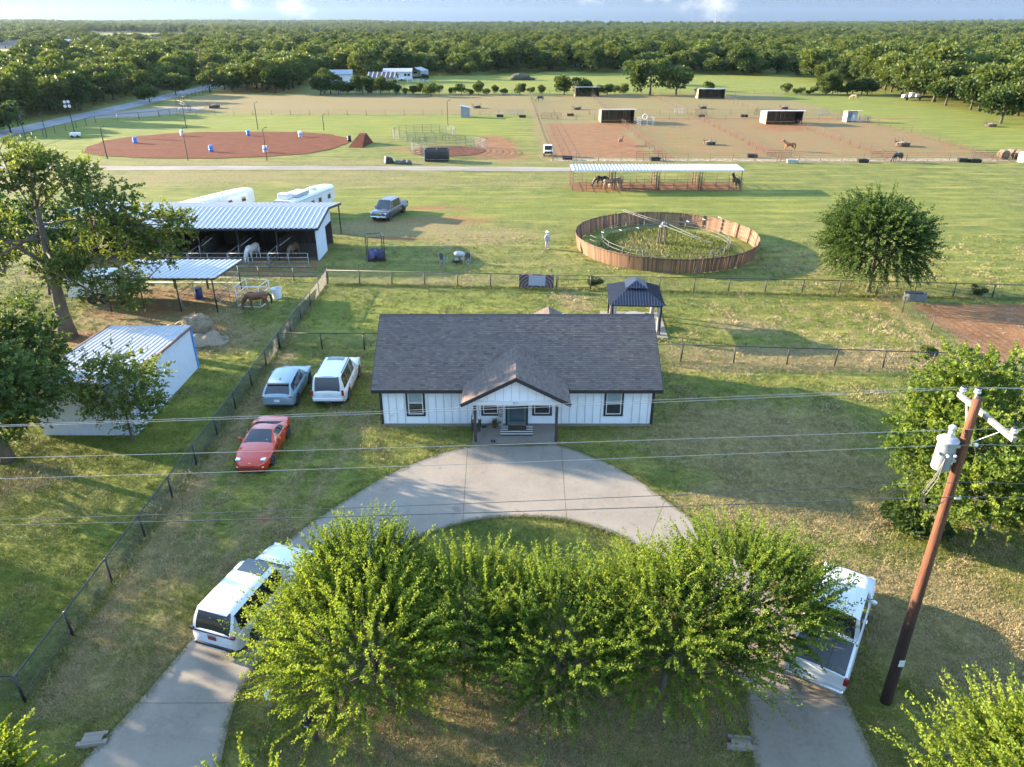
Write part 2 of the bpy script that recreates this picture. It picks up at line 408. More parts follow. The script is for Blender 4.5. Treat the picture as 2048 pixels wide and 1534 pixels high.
def ground_material():
    t = NT('mown_grass_and_dirt')
    a = t.attr('mask'); sep = t.n.new('ShaderNodeSeparateColor'); t.l.new(a.outputs['Color'], sep.inputs[0])
    dirt, dry, lush = sep.outputs; pale = a.outputs['Alpha']
    big = t.noise(.05, 3); med = t.noise(.45, 3, .65); fine = t.noise(3.2, 3, .75); vf = t.noise(15, 2, .75)
    streak = t.noise(.5, 3, .65, stretch=(.22, 1.3, 1)); clod = t.noise(1.3, 2, .7)
    rag = t.math('ADD', t.math('MULTIPLY', med, .6), t.math('MULTIPLY', fine, .5))          # ~.55 mean
    green = t.mix(t.step(rag, .35, .75), (.056, .074, .015), (.138, .142, .026))
    green = t.mix(t.step(streak, .45, .75), green, (.20, .182, .042))
    green = t.mix(t.math('MULTIPLY', lush, .75), green, t.mix(t.step(streak, .3, .7), (.098, .128, .015), (.175, .175, .024)))
    dryc = t.mix(t.step(fine, .3, .7), (.112, .085, .034), (.222, .166, .077))
    dryf = t.math('ADD', t.math('MULTIPLY', dry, .62), t.math('ADD', t.math('MULTIPLY', t.math('SUBTRACT', big, .5), .9), t.math('MULTIPLY', t.math('SUBTRACT', clod, .5), 1.0)))
    dryf = t.step(t.math('SUBTRACT', t.math('ADD', dryf, t.math('MULTIPLY', t.math('SUBTRACT', fine, .5), .5)), t.math('MULTIPLY', lush, .16)), .04, .54)
    col = t.mix(t.math('MULTIPLY', dryf, .85), green, dryc)
    dirtc = t.mix(t.step(med, .3, .7), (.135, .053, .022), (.215, .098, .044))
    dirtc = t.mix(t.step(vf, .35, .8), dirtc, (.165, .084, .038))
    df = t.step(t.math('ADD', dirt, t.math('MULTIPLY', t.math('SUBTRACT', rag, .55), 1.5)), .38, .72)
    col = t.mix(t.math('MULTIPLY', df, .92), col, dirtc)
    palec = t.mix(t.step(clod, .3, .7), (.21, .145, .105), (.34, .27, .21))
    pf = t.step(t.math('ADD', pale, t.math('MULTIPLY', t.math('SUBTRACT', t.math('ADD', fine, clod), 1.0), 1.0)), .35, .75)
    col = t.mix(t.math('MULTIPLY', pf, .9), col, palec)
    col = t.mix(1.0, col, t.mix(t.step(vf, .25, .75), (.66, .66, .66), (1.32, 1.32, 1.32)), 'MULTIPLY')
    h = t.math('ADD', t.math('MULTIPLY', fine, .7), t.math('ADD', t.math('MULTIPLY', vf, .22), t.math('MULTIPLY', clod, .7)))
    t.bump(h, .75, .10)
    return t.out(col, .9, .15)
me = bpy.data.meshes.new('ground'); nr = len(ys)
idx = np.arange(nr * NC).reshape(nr, NC)
quads = np.stack([idx[:-1, :-1], idx[:-1, 1:], idx[1:, 1:], idx[1:, :-1]], -1).reshape(-1, 4)
me.vertices.add(nr * NC); me.vertices.foreach_set('co', np.stack([X, Y, GZ.ravel()], -1).astype(np.float32).ravel())
me.loops.add(quads.size); me.loops.foreach_set('vertex_index', quads.astype(np.int32).ravel())
me.polygons.add(len(quads)); me.polygons.foreach_set('loop_start', np.arange(0, quads.size, 4, dtype=np.int32))
me.polygons.foreach_set('use_smooth', np.ones(len(quads), bool))
ca = me.color_attributes.new('mask', 'FLOAT_COLOR', 'POINT'); ca.data.foreach_set('color', mask.ravel())
me.update(calc_edges=True); me.validate()
ground = tag(link('ground', me, mat=ground_material()), kind='structure')

# ------------------------------------------------------------------ driveway slabs
def concrete_material():
    t = NT('brushed_concrete')
    big = t.noise(.35, 5, .6); fine = t.noise(7, 5, .6); stain = t.noise(1.1, 6, .65, stretch=(1, .35, 1)); sp = t.noise(40, 2)
    c = t.mix(t.step(big, .3, .7), (.172, .143, .113), (.225, .193, .155))
    c = t.mix(t.step(stain, .52, .72, 0, .45), c, (.12, .103, .09))
    c = t.mix(t.step(fine, .3, .75, 0, .4), c, (.235, .208, .178))
    c = t.mix(t.step(sp, .62, .7, 0, .35), c, (.14, .125, .11))
    oil = t.noise(.9, 3, .5); c = t.mix(t.step(oil, .64, .72, 0, .45), c, (.095, .084, .074))
    vor = t.n.new('ShaderNodeTexVoronoi'); vor.feature = 'DISTANCE_TO_EDGE'; vor.inputs['Scale'].default_value = .22; wv = t.n.new('ShaderNodeVectorMath'); wv.operation = 'ADD'
    nv = t.n.new('ShaderNodeTexNoise'); nv.inputs['Scale'].default_value = 1.6; t.l.new(t.tc.outputs['Object'], nv.inputs['Vector']); t.l.new(t.tc.outputs['Object'], wv.inputs[0]); t.l.new(nv.outputs['Color'], wv.inputs[1]); t.l.new(wv.outputs[0], vor.inputs['Vector'])
    c = t.mix(t.math('MULTIPLY', t.step(vor.outputs['Distance'], .0, .006, 1, 0), .18), c, (.08, .07, .06))
    t.bump(t.math('ADD', fine, t.math('MULTIPLY', sp, .4)), .12, .01)
    return t.out(c, .85, .25)
M_CONC = concrete_material()
PAIRS = [(130, 1600, 425, 1600), (160, 1534, 440, 1534), (275, 1408, 470, 1408), (400, 1262, 520, 1320), (480, 1170, 600, 1215), (560, 1095, 690, 1150), (660, 1022, 760, 1110),
         (800, 940, 850, 1070), (935, 893, 925, 1047), (1000, 891, 985, 1037), (1060, 891, 1060, 1035), (1122, 893, 1133, 1042), (1240, 940, 1220, 1065), (1330, 1000, 1290, 1103), (1400, 1050, 1340, 1140),
         (1480, 1120, 1395, 1200), (1570, 1220, 1445, 1280), (1640, 1305, 1475, 1370), (1690, 1395, 1490, 1403), (1755, 1534, 1510, 1534), (1790, 1610, 1525, 1610)]
JOINTS = (2, 4, 6, 8, 11, 13, 15, 18)
outer = catmull([g(a, b) for a, b, c, d in PAIRS], 6); inner = catmull([g(c, d) for a, b, c, d in PAIRS], 6)
for i in range(8 * 6, 11 * 6 + 1): outer[i].y = min(outer[i].y, 33.0)
drive_poly = [(p.x, p.y) for p in outer] + [(p.x, p.y) for p in reversed(inner)]
driveway = tag(empty('driveway'), kind='structure')
cuts = [0] + [j * 6 for j in JOINTS] + [len(outer) - 1]
for a, b in zip(cuts[:-1], cuts[1:]):
    O = [Vector(outer[i]) for i in range(a, b + 1)]; I = [Vector(inner[i]) for i in range(a, b + 1)]
    if a: O[0] = O[0].lerp(O[1], .02 / max((O[1] - O[0]).length, .03)); I[0] = I[0].lerp(I[1], .02 / max((I[1] - I[0]).length, .03))
    m = MB(); n = len(O)
    for z in (.035, -.1): m.v += [(p.x, p.y, z) for p in O] + [(p.x, p.y, z) for p in I]
    for i in range(n - 1):
        m.f.append((i, i + 1, n + i + 1, n + i))
        m.f.append((i, 2 * n + i, 2 * n + i + 1, i + 1)); m.f.append((n + i, n + i + 1, 3 * n + i + 1, 3 * n + i))
    m.f.append((0, n, 3 * n, 2 * n)); m.f.append((n - 1, 3 * n - 1, 4 * n - 1, 2 * n - 1))
    m.build('slab', M_CONC, driveway)

def sheet(name, pts, mat_, z=.012, kind='structure'):
    m = MB(); m.v = [(p[0], p[1], z) for p in pts]; m.f = [tuple(range(len(pts)))]
    bm = bmesh.new(); me_ = m.mesh(name); bm.from_mesh(me_); bmesh.ops.triangulate(bm, faces=bm.faces); bm.to_mesh(me_); bm.free()
    return tag(link(name, me_, mat=mat_), kind=kind)
# arena of red raked dirt
t = NT('raked_red_dirt')
f1 = t.noise(.5, 6, .7); f2 = t.noise(5, 4, .7); f3 = t.noise(1.2, 3, .6, stretch=(.3, 2, 1))
c = t.mix(t.step(f1, .3, .7), (.080, .024, .012), (.125, .040, .020)); c = t.mix(t.step(f2, .4, .8, 0, .6), c, (.15, .058, .030))
t.bump(t.math('ADD', f2, f3), .9, .12); M_ARENA = t.out(c, .95, .1)
ap = []
for k in range(140):
    a = 2 * math.pi * k / 140
    ca_, sa_ = math.cos(a), math.sin(a)
    ex = 2 / 2.4
    wob = 1 + .012 * math.sin(a * 7) + .01 * math.sin(a * 17 + 1) + .012 * random.uniform(-1, 1)
    ap.append((-54 + 23.2 * wob * abs(ca_) ** ex * (1 if ca_ > 0 else -1), 140.5 + 16.6 * wob * abs(sa_) ** ex * (1 if sa_ > 0 else -1)))
sheet('riding_arena', ap, M_ARENA, .06)
t = NT('packed_gravel')
f1 = t.noise(.25, 5, .6, stretch=(.4, 1.6, 1)); f2 = t.noise(6, 4, .7)
c = t.mix(t.step(f1, .3, .7), (.15, .125, .10), (.215, .19, .165)); c = t.mix(t.step(f2, .4, .8, 0, .6), c, (.25, .23, .205)); t.bump(f2, .5, .05)
M_GRAVEL = t.out(c, .9, .2)
lane_c = [g(*p) for p in ((120, 334), (250, 337), (420, 336), (600, 336), (800, 337), (1000, 338), (1145, 339))]
lane_c = [Vector((-100, 119, 0)), Vector((-84, 117, 0))] + lane_c
lc = catmull(lane_c, 8); up, lo = [], []
for i, p in enumerate(lc):
    w = 1.75 + .3 * noise.noise((p.x * .2, 1, 0)); up.append((p.x, p.y + w + .35 * noise.noise((p.x * .5, 5, 2)))); lo.append((p.x, p.y - w + .35 * noise.noise((p.x * .5, 9, 2))))
sheet('gravel_lane', lo + up[::-1], M_GRAVEL, .03)
t = NT('grey_asphalt'); f1 = t.noise(.3, 5); f2 = t.noise(9, 3)
c = t.mix(t.step(f1, .3, .7), (.15, .15, .16), (.22, .215, .215)); t.bump(f2, .3, .02); M_ROAD = t.out(c, .9, .25)
rd = [(-100.5, 60), (-103, 150), (-104, 210), (-106.5, 265), (-108, 330), (-112, 420)]
sheet('road', [(x - 3.6, y) for x, y in rd] + [(x + 3.2, y) for x, y in rd[::-1]], M_ROAD, .03)
sheet('turnout', [(-104, 178), (-104, 190), (-94, 205), (-82, 207), (-80.5, 196), (-88, 184)], M_GRAVEL, .02)
# ------------------------------------------------------------------ vegetation
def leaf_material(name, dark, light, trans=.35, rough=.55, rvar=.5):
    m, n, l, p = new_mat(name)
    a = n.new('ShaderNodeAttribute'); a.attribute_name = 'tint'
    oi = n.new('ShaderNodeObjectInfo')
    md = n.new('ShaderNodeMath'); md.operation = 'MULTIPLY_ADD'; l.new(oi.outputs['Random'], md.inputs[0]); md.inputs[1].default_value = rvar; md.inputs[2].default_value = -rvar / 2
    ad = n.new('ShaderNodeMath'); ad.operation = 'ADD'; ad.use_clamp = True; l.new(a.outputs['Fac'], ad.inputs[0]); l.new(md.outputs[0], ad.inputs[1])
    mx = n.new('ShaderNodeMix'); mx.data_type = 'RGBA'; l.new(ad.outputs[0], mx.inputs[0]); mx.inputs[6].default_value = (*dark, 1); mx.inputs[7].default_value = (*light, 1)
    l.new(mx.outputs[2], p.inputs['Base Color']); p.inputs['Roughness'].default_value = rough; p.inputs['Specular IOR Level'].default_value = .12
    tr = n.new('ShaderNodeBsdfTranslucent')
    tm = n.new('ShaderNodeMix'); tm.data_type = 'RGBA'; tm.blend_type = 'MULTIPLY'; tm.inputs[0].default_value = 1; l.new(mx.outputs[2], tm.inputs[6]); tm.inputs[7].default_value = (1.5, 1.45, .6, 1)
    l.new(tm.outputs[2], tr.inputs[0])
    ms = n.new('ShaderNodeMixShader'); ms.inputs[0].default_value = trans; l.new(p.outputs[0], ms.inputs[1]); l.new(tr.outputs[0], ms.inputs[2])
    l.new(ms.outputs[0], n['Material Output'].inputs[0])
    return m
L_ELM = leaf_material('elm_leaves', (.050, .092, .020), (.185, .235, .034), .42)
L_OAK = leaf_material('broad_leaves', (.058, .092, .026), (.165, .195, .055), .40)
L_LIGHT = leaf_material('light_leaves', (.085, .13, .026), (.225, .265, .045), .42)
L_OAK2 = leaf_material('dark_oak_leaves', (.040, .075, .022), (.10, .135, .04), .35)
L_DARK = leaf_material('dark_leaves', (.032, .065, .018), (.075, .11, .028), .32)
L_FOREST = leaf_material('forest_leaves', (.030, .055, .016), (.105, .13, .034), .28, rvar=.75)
M_BARK = mat('grey_brown_bark', (.10, .078, .058), .9, var=.4, scale=7, bump=.6, bscale=14, stretch=(1, 1, .25))
M_BARKD = mat('dark_bark', (.05, .042, .034), .9, var=.4, scale=7)

def unit(a): return a / np.maximum(np.linalg.norm(a, axis=-1, keepdims=True), 1e-9)
def leaf_mesh(name, base, axis, size, tint, r, wide=.42, curl=.25):
    """diamond leaves: base point, pointing axis, length; one quad each"""
    N = len(base); axis = unit(axis)
    rnd = unit(r.normal(size=(N, 3))); side = unit(np.cross(axis, rnd)); nor = np.cross(side, axis)
    s = size[:, None]
    a = base; c = base + axis * s + nor * s * curl * .3
    mid = base + axis * s * .48 + nor * s * curl * .35
    b = mid + side * s * wide; d = mid - side * s * wide
    V = np.stack([a, b, c, d], 1).reshape(-1, 3).astype(np.float32)
    me = bpy.data.meshes.new(name); me.vertices.add(4 * N); me.vertices.foreach_set('co', V.ravel())
    me.loops.add(4 * N); me.loops.foreach_set('vertex_index', np.arange(4 * N, dtype=np.int32))
    me.polygons.add(N); me.polygons.foreach_set('loop_start', np.arange(0, 4 * N, 4, dtype=np.int32))
    at = me.attributes.new('tint', 'FLOAT', 'FACE'); at.data.foreach_set('value', np.clip(tint, 0, 1).astype(np.float32))
    me.update(calc_edges=True)
    return me
def shoots_leaves(name, O, D, L, n_leaf, size, r, tint0, spread=.9, droop=.15, start=.0):
    """leaves set along shoots; O origins, D directions, L lengths"""
    S = len(O); D = unit(D)
    t = (start + (1 - start) * (np.arange(n_leaf) + .5) / n_leaf)[None, :, None] + r.normal(size=(S, n_leaf, 1)) * .03
    pos = O[:, None, :] + D[:, None, :] * (t * L[:, None, None])
    pos[..., 2] -= droop * (t[..., 0] ** 2) * L[:, None]
    pos += r.normal(size=pos.shape) * .02 * L[:, None, None]
    ax = D[:, None, :] * .75 + r.normal(size=pos.shape) * spread
    sz = size * (1.15 - .45 * t[..., 0]) * r.uniform(.7, 1.25, size=(S, n_leaf))
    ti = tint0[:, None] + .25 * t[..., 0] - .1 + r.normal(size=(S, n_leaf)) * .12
    return leaf_mesh(name, pos.reshape(-1, 3), ax.reshape(-1, 3), sz.ravel(), ti.ravel(), r)

def limb_tubes(m, base, height, r0, tips, r, lean=(0, 0), fork=.35, n=7):
    """tapered trunk with limbs reaching the tips"""
    base = Vector(base); top = base + Vector((lean[0], lean[1], height))
    pts = []; K = 7
    for i in range(K):
        t = i / (K - 1); p = base.lerp(top, t) + Vector((r.normal() * .05, r.normal() * .05, 0)) * height * .12 * t
        pts.append(p)
    m.tube(pts, [r0 * (1.35 if i == 0 else 1 - .8 * i / (K - 1)) for i in range(K)], n)
    for tip in tips:
        tip = Vector(tip); t = fork + (1 - fork) * r.uniform(0, .85); i = min(int(t * (K - 1)), K - 2)
        a = pts[i].lerp(pts[i + 1], t * (K - 1) - i)
        mid = a.lerp(tip, .5) + Vector((r.normal() * .1, r.normal() * .1, abs(r.normal()) * .12 - .02)) * (tip - a).length
        rr = r0 * (1 - .72 * t) * .5
        m.tube([a, a.lerp(mid, .55), mid, mid.lerp(tip, .5), tip], [rr, rr * .8, rr * .6, rr * .4, rr * .16], 5)
    return m

def elm(name, loc, height, rad, seed, label, n_shoot=420, cat='tree', group=None, lean=(0, 0), leaf=.080, per=74, low=.14, material=None, up=.75, squash=1.0):
    """spreading young elm: long feathery shoots standing out of the crown"""
    r = np.random.default_rng(seed); n_shoot = int(n_shoot * 1.45)
    o = empty(name, loc, 0, label, cat, group)
    cz = height * (.5 + low / 2); hz = height * (1 - low) / 2
    dirs = unit(r.normal(size=(n_shoot, 3)) * np.array([1, 1, .9])); dirs[:, 2] = np.where(dirs[:, 2] < -.55, -dirs[:, 2] * .6, dirs[:, 2]); dirs = unit(dirs)
    lobes = unit(r.normal(size=(9, 3)) * np.array([1, 1, .7]))
    bulge = 1 + .28 * (np.max(dirs @ lobes.T, axis=1) - .75) * 2
    rr = r.uniform(.25, 1, n_shoot) ** .5
    O = dirs * np.array([rad, rad * squash, hz]) * (rr * bulge * .86)[:, None] + np.array([lean[0], lean[1], cz])
    D = dirs * np.array([1, 1, .6]) + np.array([0, 0, up]) + r.normal(size=(n_shoot, 3)) * .3
    D[:, 2] = np.where(dirs[:, 2] < -.2, D[:, 2] - .75, D[:, 2])
    L = np.minimum(rad, 3.2) * r.uniform(.22, .62, n_shoot) * (.55 + .5 * rr)
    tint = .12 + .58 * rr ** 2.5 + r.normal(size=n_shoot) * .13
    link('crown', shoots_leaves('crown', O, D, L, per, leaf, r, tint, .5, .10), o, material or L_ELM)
    tips = [tuple(O[i]) for i in r.choice(n_shoot, 26, replace=False)]
    limb_tubes(MB(), (0, 0, -.05), height * .62, max(.09, rad * .042), tips, r, (lean[0] * .7, lean[1] * .7), .3).build('trunk', M_BARK, o, smooth=True, fix=False)
    return o

def broad_tree(name, loc, trunk_h, r0, clumps, seed, label, material, leaf=.2, n_per=26, per=16, cat='tree', group=None, trunk_mat=None, lean=(0, 0), shoot=.8, dense=1.0):
    """tree whose crown is a set of leaf clumps carried on limbs; clumps = [(x,y,z,rx,ry,rz)]"""
    r = np.random.default_rng(seed)
    o = empty(name, loc, 0, label, cat, group)
    Os, Ds, Ls, Ts = [], [], [], []
    for (x, y, z, rx, ry, rz) in clumps:
        n = max(8, int(n_per * dense * (rx * ry * rz) ** (1 / 3) ** 1))
        d = unit(r.normal(size=(n, 3))); q = r.uniform(.15, 1, n) ** .45
        Os.append(d * np.array([rx, ry, rz]) * q[:, None] + np.array([x, y, z])); Ds.append(d + np.array([0, 0, .35]) + r.normal(size=(n, 3)) * .45)
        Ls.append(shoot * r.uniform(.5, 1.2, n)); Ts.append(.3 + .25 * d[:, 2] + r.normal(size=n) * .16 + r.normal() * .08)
    O, D, L, T = map(np.concatenate, (Os, Ds, Ls, Ts))
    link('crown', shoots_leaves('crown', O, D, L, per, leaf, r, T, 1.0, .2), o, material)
    tips = np.array([(c[0], c[1], c[2] - c[5] * .2) for c in clumps]); main = [int(np.argmax(tips[:, 2]))]
    for _ in range(min(7, len(tips) - 1)): main.append(int(np.argmax(np.min(np.linalg.norm(tips[:, None] - tips[main][None], axis=2), axis=1))))
    m = MB(); limb_tubes(m, (0, 0, -.1), trunk_h, r0, [tuple(tips[i] * .8) for i in main], r, lean, .4, 9)
    nodes = [np.array([lean[0] * t_, lean[1] * t_, trunk_h * t_]) for t_ in (.55, .75, .9)] + [tips[i] * .8 * f + (1 - f) * np.array([0, 0, trunk_h * .6]) for i in main for f in (.45, .75, 1)]
    for i, tp in enumerate(tips):
        q = min(nodes, key=lambda n_: np.linalg.norm(n_ - tp) + .5 * max(0, n_[2] - tp[2])); md_ = (q + tp) / 2 + r.normal(size=3) * .12
        m.tube([tuple(q), tuple(md_), tuple(tp)], [r0 * .13, r0 * .09, r0 * .05], 5)
    for c in clumps:
        for k in range(2):
            e = unit(r.normal(size=3)) * np.array([c[3], c[4], c[5]]) * .8
            m.tube([(c[0], c[1], c[2] - c[5] * .2), (c[0] + e[0] * .5, c[1] + e[1] * .5, c[2] + e[2] * .5 + .1), (c[0] + e[0], c[1] + e[1], c[2] + e[2])], [r0 * .06, r0 * .045, r0 * .02], 4)
    m.build('trunk', trunk_mat or M_BARK, o, smooth=True, fix=False)
    return o
def ball_clumps(cx, cy, cz, rx, ry, rz, n, cr, seed, zmin=None):
    r = np.random.default_rng(seed); out = []
    while len(out) < n:
        d = unit(r.normal(size=3)); q = r.uniform(.3, 1) ** .5
        p = d * np.array([rx, ry, rz]) * q + np.array([cx, cy, cz])
        if zmin is not None and p[2] < zmin: continue
        s = cr * r.uniform(.7, 1.3); out.append((p[0], p[1], p[2], s, s, s * .8))
    return out

# --- the row of young elms on the lawn inside the loop of the driveway
EG = 'young elms on the lawn inside the driveway loop'
elm('elm_tree', (-4.3, 16.6, 0), 4.25, 3.4, 11, 'young elm overhanging the white car with maroon number plate, behind the mailbox', 640, group=EG, lean=(-.4, .6), low=.14)
elm('elm_tree', (-5.5, 19.2, 0), 4.5, 2.3, 12, 'young elm beside the bonnet of the white car, at the driveway', 380, group=EG, lean=(.3, .2))
elm('elm_tree', (-1.3, 18.2, 0), 3.9, 2.5, 16, 'small elm between the others, facing the house porch', 400, group=EG, low=.2)
elm('elm_tree', (1.6, 17.4, 0), 3.9, 2.9, 13, 'middle elm of the row, drooping low towards the street', 500, group=EG, low=.16)
elm('elm_tree', (5.0, 17.1, 0), 4.3, 3.1, 14, 'elm with a leaning trunk showing below, second from the white pickup', 560, group=EG, lean=(.3, .6))
elm('elm_tree', (7.7, 18.5, 0), 4.4, 2.95, 15, 'elm hanging over the roof of the white pickup', 560, group=EG, lean=(.1, .3), low=.22)
SG = 'street-side trees cut by the lower edge of the photo'
elm('elm_tree', (12.6, 10.4, 0), 6.4, 2.7, 21, 'bright elm top in the lower right corner, below the utility pole', 520, group=SG, leaf=.09)
elm('elm_tree', (-12.8, 10.7, 0), 5.7, 1.5, 22, 'bright tree top in the lower left corner', 300, group=SG, leaf=.09)
elm('elm_tree', (-5.3, 9.6, 0), 6.5, 1.5, 23, 'tip of a tree at the bottom edge under the mailbox', 220, group=SG, leaf=.09)
elm('elm_tree', (-3.7, 9.3, 0), 6.3, .9, 24, 'smallest tree tip at the bottom edge, right of its neighbour under the mailbox', 110, group=SG, leaf=.09)
# --- big trees
cl = ball_clumps(0, 0, 4.2, 4.3, 4.0, 3.1, 52, 1.25, 31, .9)
broad_tree('broadleaf_tree', (20.6, 25.6, 0), 4.5, .26, cl, 31, 'large rounded green tree behind the utility pole', L_LIGHT, .145, 36, 28, shoot=.75, dense=1.2)
# old tree: tall limbs with separate leaf masses and gaps between
r_ = np.random.default_rng(33); cl = []
for (x, y, z, rx, rz, n) in ((-3.6, .5, 11.6, 2.6, 1.5, 9), (-.4, -.3, 12.4, 2.6, 1.5, 10), (2.2, .8, 11.2, 2.0, 1.3, 7), (-5.6, 0, 9.2, 2.2, 1.6, 8), (5.6, -.6, 9.2, 2.2, 1.6, 9), (7.6, .3, 8.2, 2.2, 1.5, 9), (6.6, 1.2, 6.3, 2.3, 1.3, 8),
                             (-4.2, .6, 6.6, 2.6, 1.4, 8), (-2.0, -1.4, 8.6, 2.2, 1.2, 6), (2.8, -1.2, 5.2, 2.3, 1.3, 8), (-5.4, -1, 4.4, 2.2, 1.1, 6), (4.6, -1.0, 4.0, 1.8, 1.0, 6), (.6, 1.8, 5.6, 2.0, 1.0, 5), (2.6, 2.2, 7.6, 1.6, 1.0, 5)):
    cl += ball_clumps(x, y, z, rx, 1.9, rz, n, .82, r_.integers(1e6))
broad_tree('old_tree', (-31.6, 47.7, 0), 10.0, .52, cl, 33, 'tall old tree with thick bare trunk beside the white metal shed', L_OAK, .15, 44, 24, shoot=.8, lean=(.3, .2), dense=1.0)
cl = ball_clumps(0, 0, 5.2, 4.6, 4.2, 2.9, 58, 1.15, 35, 2.7)
broad_tree('broadleaf_tree', (-25.7, 31.4, 0), 5, .3, cl, 35, 'dense dark green tree in front of the white metal shed, cut by the left edge', L_OAK2, .16, 34, 22, shoot=.7, dense=1.15)
cl = ball_clumps(0, 0, 3.3, 2.4, 1.9, 2.0, 44, .7, 36, .8)
broad_tree('sapling', (-20.3, 33.4, 0), 3.6, .08, cl, 36, 'thin open sapling in front of the shed corner', L_OAK, .14, 26, 16, shoot=.6, dense=1.0)
elm('round_tree', (29.6, 57.4, 0), 8.3, 4.1, 37, 'round dense tree standing alone at the back fence corner', 1150, leaf=.15, per=48, low=.05, material=L_DARK, up=.2)
# trees standing outside the frame to the west; their shadows reach the lawn and the house
for i, (x, y, h) in enumerate(((-34.5, 24.5, 9.8), (-36, 20.5, 10.5), (-33.5, 16.5, 10.5), (-38, 57, 8.5), (-29, 12, 9.5))):
    cl = ball_clumps(0, 0, h * .58, h * .45, h * .45, h * .36, 26, h * .16, 50 + i, .9)
    broad_tree('broadleaf_tree', (x, y, 0), h * .6, .25, cl, 50 + i, 'broadleaf tree beyond the western edge of the photo', L_DARK, .3, 16, 12, shoot=.9, group='trees beyond the western edge')

# --- forest: a handful of tree shapes reused
def far_tree_mesh(seed, h, rad, n, leaf, material):
    r = np.random.default_rng(seed)
    lob = np.concatenate([np.array([[0, 0, h * .58, rad * .8, h * .36]]), np.stack([rad * .62 * np.cos(a := r.uniform(0, 6.28, 8)), rad * .62 * np.sin(a), h * r.uniform(.36, .82, 8), rad * r.uniform(.3, .52, 8), h * r.uniform(.14, .24, 8)], -1)])
    k = r.integers(0, len(lob), n); d = unit(r.normal(size=(n, 3))); d[:, 2] = np.abs(d[:, 2]) * np.where(r.uniform(size=n) < .8, 1, -1)
    q = r.uniform(.72, 1.08, n)
    P = lob[k, :3] + d * np.stack([lob[k, 3], lob[k, 3], lob[k, 4]], -1) * q[:, None]
    P[:, 2] = np.maximum(P[:, 2], .25 + .5 * r.uniform(size=n))
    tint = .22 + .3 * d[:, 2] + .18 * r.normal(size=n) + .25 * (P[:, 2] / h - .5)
    me = leaf_mesh('crown', P, d + r.normal(size=(n, 3)) * .8, leaf * r.uniform(.7, 1.4, n), tint, r, .5, .3)
    me.materials.append(material)
    b = MB(); limb_tubes(b, (0, 0, -.2), h * .6, .05 * rad + .08, [tuple(x[:3]) for x in lob[1:5]], r, n=6); tm = b.mesh('trunk', True, False); tm.materials.append(M_BARKD)
    return me, tm
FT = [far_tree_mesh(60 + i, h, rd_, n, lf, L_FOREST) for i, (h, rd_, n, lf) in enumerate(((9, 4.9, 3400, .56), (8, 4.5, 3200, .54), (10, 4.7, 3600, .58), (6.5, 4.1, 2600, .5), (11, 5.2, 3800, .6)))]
def place_forest_tree(name, x, y, s, rz, k, label, group):
    o = empty(name, (x, y, 0), rz, label, 'tree', group); o.scale = (s, s, s * random.uniform(.9, 1.1))
    link('crown', FT[k][0], o); link('trunk', FT[k][1], o)
    return o
def spaced(region_fn, n, dmin, seed, x0, x1, y0, y1, tries=60000, seedpts=()):
    r = np.random.default_rng(seed); pts = list(seedpts); cell = {}
    for p in pts: cell.setdefault((int(p[0] // dmin), int(p[1] // dmin)), []).append(p)
    out = []
    for _ in range(tries):
        if len(out) >= n: break
        x, y = r.uniform(x0, x1), r.uniform(y0, y1)
        if not region_fn(x, y): continue
        cx, cy = int(x // dmin), int(y // dmin)
        if any((x - a) ** 2 + (y - b) ** 2 < dmin * dmin for i in (-1, 0, 1) for j in (-1, 0, 1) for a, b in cell.get((cx + i, cy + j), ())): continue
        cell.setdefault((cx, cy), []).append((x, y)); out.append((x, y))
    return out
def in_view(x, y, pad=25): return y > 20 and abs(x) < .79 * y + pad
CLEAR = ((-400, 640, 150, 130), (-640, 1330, 150, 110), (-420, 1330, 130, 90), (-200, 1700, 140, 90), (250, 1500, 120, 60), (500, 2100, 200, 80), (-700, 2300, 260, 110), (-60, 1250, 50, 18), (-330, 560, 60, 40))
def woods(x, y):
    """where the woods stand"""
    if not in_view(x, y): return False
    if 285 < y < 780 and -.81 < x / y < -.615: return False
    if 900 < y < 1600 and -.53 < x / y < -.40: return False
    if 1100 < y < 1900 and -.25 < x / y < -.16: return False
    for cx, cy, rx, ry in CLEAR:
        if ((x - cx) / rx) ** 2 + ((y - cy) / ry) ** 2 < 1: return False
    edge = 352 + 10 * math.sin(x / 23) + 6 * math.sin(x / 9)
    if -32 < x < 118 and y < edge: return False
    if -75 <= x <= -32 and y < 330 + 8 * math.sin(x / 7): return False
    if x >= 118: return y > 176 + 10 * math.sin(x / 13) and x > 119 + 6 * math.sin(y / 19)
    if x < -75:
        if abs(x + 106 + (y - 265) * .03 * (y > 265)) < 7.5: return False
        if x > -99: return y > 249
        return y > 158 or x < -116
    return True
fr = spaced(woods, 100000, 5.6, 5, -420, 330, 120, 470, 34000)
fr.sort(key=lambda p: p[1] * (1 if abs(p[0]) < .75 * p[1] + 6 else 5))
for i, (x, y) in enumerate(fr[:270]):
    if x > 110: lab, gr = 'green woodland tree at the edge of the wood beside the far pasture', 'woodland trees on the east side'
    elif x < -98: lab, gr = 'woodland tree standing beyond the grey road', 'trees beyond the road'
    else: lab, gr = 'woodland tree in the dark wood behind the pastures', 'trees of the wood behind the pastures'
    place_forest_tree('woodland_tree', x, y, random.uniform(.8, 1.25) * (1.12 if x > 110 else .95), random.uniform(0, 6.3), random.randrange(5), lab, gr)
